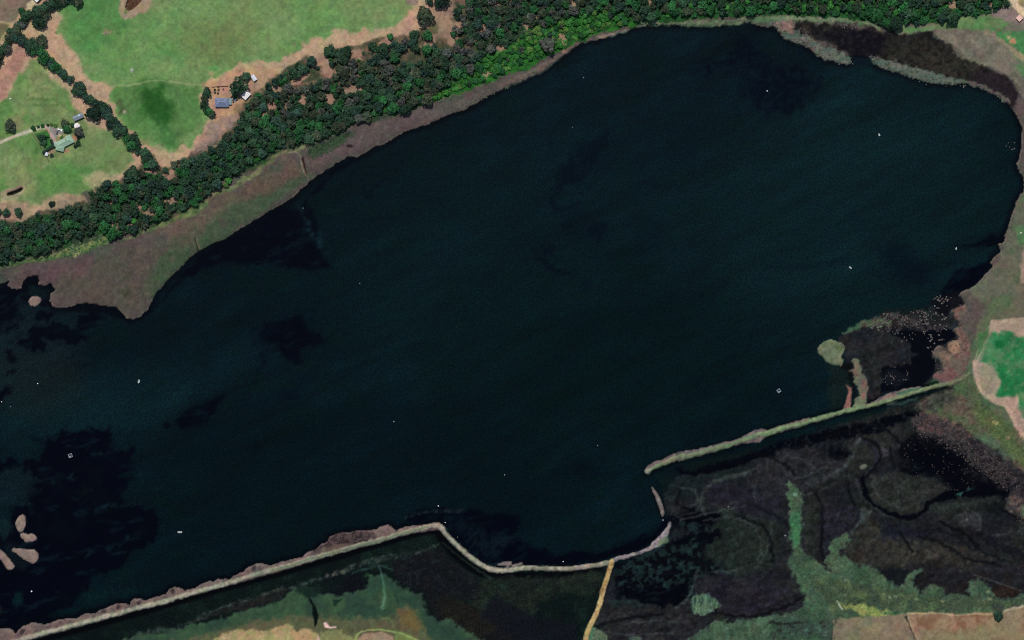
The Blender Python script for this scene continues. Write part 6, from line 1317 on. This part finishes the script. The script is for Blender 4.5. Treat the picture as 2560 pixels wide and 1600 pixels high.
# fences
def fence(pts, label, h=1.5, gap=3.0, mat=M_WOOD, solid=True):
    o = root('timber_fence', pts[0][0], pts[0][1], 0, None, label, 'fence'); ox, oy = wpos(*pts[0])
    prev = None
    for k in range(len(pts) - 1):
        a = Vector((*[q - w for q, w in zip(wpos(*pts[k]), (ox, oy))], 0)); b = Vector((*[q - w for q, w in zip(wpos(*pts[k + 1]), (ox, oy))], 0)); L = (b - a).length; n = max(1, int(L / gap)); d = (b - a) / L; s = Vector((-d.y, d.x, 0))
        for i in range(n + (k == len(pts) - 2)):
            p = a + d * (L * i / n)
            MB().box(p.x - .1, p.x + .1, p.y - .1, p.y + .1, -.4, h + .1).obj('post', mat, o)
        for i in range(n):
            p = a + d * (L * i / n + .12); q = a + d * (L * (i + 1) / n - .12)
            for zz in ((.3, .7, 1.1) if not solid else (.25, .75, 1.25)):
                w = .03 if not solid else .05
                MB().add([tuple(p - s * w + Vector((0, 0, zz))), tuple(q - s * w + Vector((0, 0, zz))), tuple(q + s * w + Vector((0, 0, zz))), tuple(p + s * w + Vector((0, 0, zz))),
                          tuple(p - s * w + Vector((0, 0, zz + .42))), tuple(q - s * w + Vector((0, 0, zz + .42))), tuple(q + s * w + Vector((0, 0, zz + .42))), tuple(p + s * w + Vector((0, 0, zz + .42)))],
                         [(3, 2, 1, 0), (4, 5, 6, 7), (0, 1, 5, 4), (1, 2, 6, 5), (2, 3, 7, 6), (3, 0, 4, 7)]).obj('rail', mat, o)
    return o
fence([(531, 218), (545, 216.5), (558, 216), (572, 215)], "brown timber fence above the vegetable garden behind the farmhouse", gap=2.4)
fence([(82.5, 336), (93, 352), (102, 367), (110, 380), (118, 394), (124, 404)], "brown timber fence left of the green house garden", gap=2.6, mat=M_DARKWOOD)
# clipped hedge
def hedge(pts, wid, hgt, label):
    rr = random.Random(9); V = []; F = []
    o = root('clipped_hedge', pts[0][0], pts[0][1], 0, None, label, 'hedge'); ox, oy = wpos(*pts[0]); mb = MB(); core = MB()
    for k in range(len(pts) - 1):
        a = Vector((wpos(*pts[k])[0] - ox, wpos(*pts[k])[1] - oy, 0)); b = Vector((wpos(*pts[k + 1])[0] - ox, wpos(*pts[k + 1])[1] - oy, 0)); d = (b - a).normalized(); s = Vector((-d.y, d.x, 0)) * wid / 2
        e = d * wid * .4
        core.add([tuple(p) for p in (a - s - e, b - s + e, b + s + e, a + s - e)] + [tuple(p + Vector((0, 0, hgt - .02 * k))) for p in (a - s * .8 - e, b - s * .8 + e, b + s * .8 + e, a + s * .8 - e)], [(3, 2, 1, 0), (4, 5, 6, 7), (0, 1, 5, 4), (1, 2, 6, 5), (2, 3, 7, 6), (3, 0, 4, 7)])
        for _ in range(int((b - a).length * 14)):
            t = rr.random(); c = a + (b - a) * t + s * rr.uniform(-1.05, 1.05) + Vector((0, 0, hgt * rr.uniform(.5, 1.08))); u = Vector([rr.uniform(-1, 1) for _ in range(3)]).normalized() * .3; w = u.cross(Vector([rr.uniform(-1, 1) for _ in range(3)])).normalized() * .25
            mb.add([tuple(c - u - w), tuple(c + u - w), tuple(c + u + w), tuple(c - u + w)], [(0, 1, 2, 3)])
    core.obj('hedge_heart', LEAF['blackish green'], o); link('foliage', (lambda: mb.mesh('foliage', LEAF['blackish green']))(), o)
hedge([(129.5, 352), (135.5, 366), (122, 373), (110, 382)], 3.4, 3.0, "dark clipped hedge wrapping the lower left of the green house")

# ------------------------------------------------------------------ things on the water
def boat(px, py, rot, L, W, label, inside_=M_HULLIN, name='dinghy'):
    o = root(name, px, py, rot, 0.0, label, 'boat')
    st = [(-.5, .78, .0), (-.3, .95, 0), (0, 1, 0), (.25, .86, .02), (.4, .55, .06), (.5, .04, .12)]
    sec = lambda f, w, up, wl: [(f * L, -w * W / 2, .42 + up), (f * L, -w * W / 2 * .75, .05), (f * L, 0, -.12 + up * .5), (f * L, w * W / 2 * .75, .05), (f * L, w * W / 2, .42 + up)]
    v = []; f = []
    for a, w, up in st: v += sec(a, w, up, 0)
    for i in range(len(st) - 1):
        for j in range(4): f.append((i * 5 + j, i * 5 + j + 1, (i + 1) * 5 + j + 1, (i + 1) * 5 + j))
    f.append((0, 1, 2, 3, 4)); MB().add(v, f).obj('hull', M_HULL, o)
    v = []; f = []
    for a, w, up in st[:-1]: v += [(a * L * .94, -w * W / 2 * .72, .16), (a * L * .94, w * W / 2 * .72, .16)]
    for i in range(len(st) - 2): f.append((2 * i, 2 * i + 1, 2 * i + 3, 2 * i + 2))
    MB().add(v, f).obj('floor', inside_, o)
    for k, xx in enumerate((-.32, -.02, .2)):
        w = W * .42 * (1 if k < 2 else .8); MB().box(xx * L - .16, xx * L + .16, -w, w, .34, .38).obj('thwart', M_HULL, o)
    MB().add([(.30 * L, -W * .3, .45), (.5 * L, 0, .55), (.30 * L, W * .3, .45), (.30 * L, 0, .5)], [(0, 1, 3), (3, 1, 2)]).obj('foredeck', M_HULL, o)
    MB().box(-.5 * L - .25, -.5 * L + .05, -.18, .18, .1, .8).obj('outboard_motor', M_TRIM, o)
    return o
boat(449.3, 1330, 180, 6.0, 2.4, "white open boat pointing left above the southern gravel bank")
boat(347, 953.5, -100, 4.8, 2.4, "pale boat pointing down in the open water under the western headland")
boat(2126, 669, -40, 4.0, 1.9, "bright white dinghy out from the black slick on the right")
boat(2198, 337, -60, 3.6, 2.0, "bright white dinghy alone in the upper right of the lake")
boat(2390.5, 621, 75, 3.2, 1.8, "white dinghy near the right shore at the tip of a dark slick")
def hide(px, py, rot, label, s=2.2):
    o = root('bird_hide', px, py, rot, 0.0, label, 'hide')
    for k, (a, b, c, d) in enumerate(((-s, s, -s, -s + .7), (-s, s, s - .7, s), (-s, -s + .7, -s + .7, s - .7), (s - .7, s, -s + .7, s - .7))):
        MB().box(a, b, c, d, .3, .42).obj('deck_plank', M_BOATGREY, o)
    MB().box(-s, -s + .12, -s, s, .42, 1.5).obj('screen', M_BOATGREY, o); MB().box(-s + .12, s, -s, -s + .12, .42, 1.4).obj('screen', M_BOATGREY, o)
    for x in (-s + .2, s - .2):
        for y in (-s + .2, s - .2): MB().tube([(x, y, -1), (x, y, .3)], [.12, .12], 7).obj('pile', M_DARKWOOD, o)
    MB().box(-s + .75, .3, -s + .75, 0, .3, .5).obj('bench', M_BOATGREY, o)
    return o
hide(1947, 977, 35, "grey square hide standing in water left of the rounded green island")
hide(176, 1139, 20, "grey floating hide in the middle of the black south western water", 2.4)
def buoy(px, py, label, r=.8, grp=None):
    r *= .72; M_BUOY = M_BOATGREY if 'faint' in label or 'pale' in label or 'tiny' in label or 'small' in label else globals()['M_BUOY']
    o = root('buoy', px, py, 0, 0.0, label, 'buoy', grp)
    bm = bmesh.new(); bmesh.ops.create_uvsphere(bm, u_segments=14, v_segments=8, radius=r)
    for v in bm.verts: v.co.z = v.co.z * .7 + .25 * r
    me = bpy.data.meshes.new('float'); bm.to_mesh(me); bm.free(); me.materials.append(M_BUOY)
    link('float', me, o); MB().tube([(0, 0, r * .8), (0, 0, r * 1.9)], [.1, .08], 7).obj('mast', M_BUOY, o)
    MB().tube([(0, 0, -.2), (.2, .1, -.9)], [.05, .05], 5).obj('mooring_rope', M_ROPE, o)
    return o
for px, py, lab, r in [
    (1459, 194, "small white buoy high in the lake under the woodland shoulder", 1.0), (1918, 227.5, "white buoy in the dark water patch at the top right", 1.1),
    (94.5, 959, "white buoy with a dark slick trailing right of it", 1.0), (4, 1004.5, "white buoy at the extreme left edge of the lake", .9), (27, 1017, "tiny white buoy near the extreme left edge", .8),
    (79, 1478.5, "white buoy in black water below the left edge islands", 1.4), (984.5, 1054, "pale buoy in the open centre of the lake", 1.2), (1261.5, 1187.5, "pale buoy in open water above the bank's sharp bend", 1.1),
    (1494, 1114, "tiny white buoy left of the breakwater in open water", .9), (1096, 1265, "white buoy just above the sharp bend of the gravel bank", 1.1), (1113, 1306.5, "white buoy touching the sharp bend of the gravel bank", .9),
    (1144, 1343, "small buoy beside the descending part of the gravel bank", .8), (1408, 1404, "white buoy in black water above the straight bank", 1.0), (758, 520.5, "pale buoy at the edge of the black water under the north shore", .9),
    (899.5, 708.5, "faint pale buoy below the streaky water in the lake", .9), (1431, 318.5, "faintest buoy in the open water under the woodland", .7), (1657.5, 1300.5, "pale rounded float at the foot of the breakwater", 1.4), (2337, 765, "float among the tussocks off the right shore", .8)]:
    buoy(px, py, lab, r)

# rocks and troughs
def rock(px, py, r, label, mat=M_ROCK, name='boulder', cat='boulder', seed=1, grp=None):
    o = root(name, px, py, 0, None, label, cat, grp); bm = bmesh.new(); bmesh.ops.create_icosphere(bm, subdivisions=2, radius=1); rr = random.Random(seed); ph = rr.random() * 6
    for v in bm.verts:
        p = v.co; k = 1 + .18 * math.sin(3 * p.x + ph) * math.cos(4 * p.y + ph) + .1 * math.sin(7 * p.z + ph); v.co = Vector((p.x * r * k, p.y * r * k * .8, max(-.2, p.z * r * k * .6)))
    me = bpy.data.meshes.new(name); bm.to_mesh(me); bm.free(); me.materials.append(mat); b = link('stone', me, o); return o
rock(2551.5, 582.5, 1.4, "pale boulder on the grass at the right edge", seed=2); rock(330, 176, 1.3, "pale boulder alone in the lower left of the big green paddock", seed=3)
rock(27, 248, 1.5, "pale boulder near the left edge of the western paddock", seed=4); rock(312, 281, 1.0, "pale boulder on the tan edge left of the dark green hollow", seed=5)
rock(1963, 1339, 1.6, "grey boulder on the left edge of the green marsh spit", M_WALLD, seed=6); rock(1821, 1267, 1.1, "pale stone beside a dark pool in the marsh", M_WALLD, seed=7)

# ------------------------------------------------------------------ tussocks
def tuss_mesh(seed, mat):
    rr = random.Random(seed); mb = MB(); n = 9
    ringv = [(math.cos(2 * math.pi * i / n) * (.6 + .25 * rr.random()), math.sin(2 * math.pi * i / n) * (.6 + .25 * rr.random())) for i in range(n)]
    mb.add([(x, y, -.1) for x, y in ringv] + [(x * .6, y * .6, .35 + .1 * rr.random()) for x, y in ringv] + [(0, 0, .5)], [(i, (i + 1) % n, n + (i + 1) % n, n + i) for i in range(n)] + [(n + i, n + (i + 1) % n, 2 * n) for i in range(n)])
    for k in range(12):
        a = rr.random() * 6.28; b = a + .35; l = .7 + .5 * rr.random()
        mb.add([(.3 * math.cos(a), .3 * math.sin(a), .2), (.3 * math.cos(b), .3 * math.sin(b), .2), (l * math.cos(a + .2), l * math.sin(a + .2), .25 + .5 * rr.random())], [(0, 1, 2)])
    return mb.mesh('tussock', mat)
M_TUS = {'brown sedge': flat_mat('brown_sedge_tuft', (62, 54, 52), rough=.95, spec=.05), 'dark sedge': flat_mat("dark_sedge_tuft", (62, 82, 56), rough=.95, spec=.05), 'pinkish grey': flat_mat("pinkish_tussock", (86, 74, 72), rough=.95, spec=.05), 'pale grey': flat_mat("pale_tussock", (104, 101, 95), rough=.95, spec=.05), 'greenish': flat_mat("green_tussock", (96, 116, 84), rough=.95, spec=.05)}
TM = {k: [tuss_mesh(10 * i + s, m) for s in range(3)] for i, (k, m) in enumerate(M_TUS.items())}
rt = random.Random(31)
def cluster(pts, n, rr_, cols, label, grp, stuff=False, z=None):
    out = []; mine = []
    xs = [p[0] for p in pts]; ys = [p[1] for p in pts]; k = 0; t = 0
    while k < n and t < n * 60:
        t += 1
        x = rt.uniform(min(xs), max(xs)); y = rt.uniform(min(ys), max(ys))
        if not inside(pts, x, y): continue
        if fbm(18, 2, 55, Xa=np.array([[x]], np.float32), Ya=np.array([[y]], np.float32))[0, 0] < -.15 and rt.random() < .8: continue
        k += 1; r = rt.uniform(*rr_) * M_PER_PX * 1.3; col = rt.choice(cols)
        if stuff: out.append((x, y, r, col)); continue
        wx, wy = wpos(x, y)
        o = bpy.data.objects.new('tussock', rt.choice(TM[col])); o.location = (wx, wy, height_at(x, y) + .02); o.scale = (r, r * rt.uniform(.7, 1), r * .9); o.rotation_euler = (0, 0, rt.random() * 6.28)
        COL.objects.link(o); mine.append((x, y, r, col, o))
    bk = {}
    md = sorted(m[2] for m in mine)[len(mine) // 2] if mine else 0; my = sorted(m[1] for m in mine)[len(mine) // 2] if mine else 0
    for m in mine: bk.setdefault(("larger" if m[2] >= md else "smaller", "upper " if m[1] < my else "lower ", m[3]), []).append(m)
    for (sz, ul, cc), ms_ in bk.items():
        ms_.sort(key=lambda m: m[0])
        for i, m in enumerate(ms_):
            od = "" if len(ms_) == 1 else ORD[min(i, 19)] + " "
            tag(m[4], f"{od}{sz} {cc} tussock from left in the {ul}half of {label}", 'tussock', grp)
    return out
B5 = lambda pts: [(2100 + x / 7.56, 700 + y / 7.56) for x, y in pts]
cluster(B5([(1750, 350), (1900, 280), (2100, 330), (2080, 450), (1950, 560), (1780, 540)]), 34, (1.2, 2.6), ['pinkish grey', 'pale grey'], "the bay's top channel", "tussocks in the upper channel of the bay")
cluster(B5([(1250, 560), (1800, 600), (2000, 650), (2050, 900), (1950, 1000), (1650, 950), (1400, 820), (1230, 720)]), 70, (1.4, 3.0), ['pinkish grey', 'pale grey'], "the bay's middle", "tussocks in the middle of the bay")
cluster(B5([(680, 680), (900, 620), (1250, 680), (1300, 800), (1100, 900), (800, 960), (620, 980), (560, 900)]), 60, (1.5, 3.0), ['pinkish grey', 'greenish', 'pale grey'], "the bay's rim", "tussocks on the upper rim of the bay")
cluster(B5([(750, 980), (1100, 950), (1400, 1000), (1500, 1100), (1200, 1180), (900, 1230), (800, 1100)]), 22, (1.1, 2.2), ['pale grey'], "the bay's mud", "tussocks over the bay's brown mud")
cluster(B5([(1450, 950), (1800, 980), (2000, 1060), (1850, 1300), (1680, 1380), (1600, 1150)]), 20, (1.2, 2.8), ['pale grey'], "the bay's right", "tussocks in the bay's black water")
cluster(T(1920, 800, [(1200, 350), (1320, 380), (1330, 560), (1100, 620), (1070, 560), (1180, 450)]), 24, (1.1, 2.4), ['pale grey', 'pinkish grey'], "the embankment corner", "tussocks near the embankment corner")
cluster(T(1920, 0, [(280, 250), (400, 300), (380, 350), (260, 330)]), 12, (1.2, 2.2), ['pale grey', 'pinkish grey'], "first spit's root", "tussocks behind the first spit")
cluster(T(1920, 0, [(600, 550), (800, 560), (830, 600), (740, 615), (600, 600)]), 14, (1.2, 2.4), ['pale grey'], "first spit's tip", "tussocks at the tip of the first spit")
cluster(T(1920, 0, [(950, 530), (1040, 540), (1040, 600), (980, 610)]), 8, (1.2, 2.4), ['pale grey'], "second spit's tip", "tussocks at the tip of the second spit")
cluster(T(1920, 0, [(1420, 770), (1870, 790), (1870, 830), (1700, 825), (1430, 795)]), 16, (1.2, 2.4), ['pale grey', 'greenish'], "second spit's water", "tussocks under the second spit")
cluster(T(1920, 0, [(2240, 1330), (2330, 1340), (2340, 1420), (2250, 1420)]), 8, (1.3, 2.2), ['pale grey'], "the right shore", "tussocks beside the right shore")
# countless ones: one mass
ms = []
for pts, n, rr_, cs in [(T(1920, 0, [(640, 210), (900, 230), (900, 280), (700, 270)]), 60, (.9, 1.8), ['pale grey', 'pinkish grey']), (SPIT1, 190, (1.0, 2.2), ['greenish', 'pale grey', 'pinkish grey']), (SPIT2, 150, (1.0, 2.0), ['greenish', 'pale grey']),
    (T(1280, 0, [(1200, 215), (1500, 200), (1900, 210), (2200, 180), (2250, 190), (1900, 245), (1500, 240), (1200, 250)]), 150, (1.0, 2.2), ['greenish', 'pale grey']),
    ([(2290, 1030), (2400, 1060), (2480, 1130), (2560, 1200), (2560, 1260), (2480, 1200), (2380, 1130), (2280, 1080)], 760, (1.0, 2.6), ['brown sedge', 'brown sedge', 'pinkish grey']), ([(2230, 1080), (2350, 1100), (2480, 1190), (2420, 1230), (2280, 1210)], 90, (.9, 2.0), ['brown sedge']),
    (B5([(680, 680), (1250, 660), (1400, 800), (2000, 800), (1900, 1000), (1100, 900), (700, 980)]), 160, (.8, 1.8), ['pinkish grey']), (T(640, 1200, [(680, 540), (950, 495), (1120, 490), (1120, 540), (900, 600), (700, 590)]), 150, (.9, 1.8), ['pinkish grey']),
    ([(780, 372), (860, 335), (885, 340), (820, 385), (780, 400)], 260, (1.2, 2.6), ['dark sedge']), (GS, 200, (1.4, 3.0), ['greenish', 'dark sedge']), ([(1180, 245), (1280, 205), (1370, 155), (1370, 165), (1290, 215), (1180, 262)], 90, (.9, 1.8), ['pinkish grey', 'greenish']),
    ([(2320, 870), (2420, 800), (2430, 950), (2340, 950)], 60, (1.2, 2.4), ['pinkish grey']), ([(2520, 1230), (2600, 1230), (2600, 1310), (2520, 1300)], 60, (1, 2), ['pinkish grey']), ([(880, 340), (1050, 280), (1180, 250), (1180, 262), (1060, 300), (900, 355)], 110, (.7, 1.4), ['dark sedge'])]:
    ms += cluster(pts, n, rr_, cs, '', '', True)
Vs, Fs, Ms = [], [], []; off = 0; ks = list(TM)
arr = {k: [] for k in ks}
for k in ks:
    for me in TM[k]:
        v = np.array([tuple(a.co) for a in me.vertices], np.float32); f = []
        for p in me.polygons:
            q = list(p.vertices)
            for i in range(1, len(q) - 1): f.append((q[0], q[i], q[i + 1]))
        arr[k].append((v, np.array(f)))
for x, y, r, col in ms:
    v, f = rt.choice(arr[col]); a = rt.random() * 6.28; wx, wy = wpos(x, y); W = v.copy()
    W[:, 0] = (v[:, 0] * math.cos(a) - v[:, 1] * math.sin(a)) * r + wx; W[:, 1] = (v[:, 0] * math.sin(a) + v[:, 1] * math.cos(a)) * r + wy; W[:, 2] = v[:, 2] * r + height_at(x, y)
    Vs.append(W); Fs.append(f + off); off += len(v); Ms.append(np.full(len(f), ks.index(col), np.int32))
me = mesh_from('reeds', np.concatenate(Vs), np.concatenate(Fs), None, [M_TUS[k] for k in ks], False)
me.polygons.foreach_set("material_index", np.concatenate(Ms)); me.update()
tag(link('reeds', me), "reeds and sedge tufts along the spits, shores and marsh edge", "reeds", None, 'stuff')
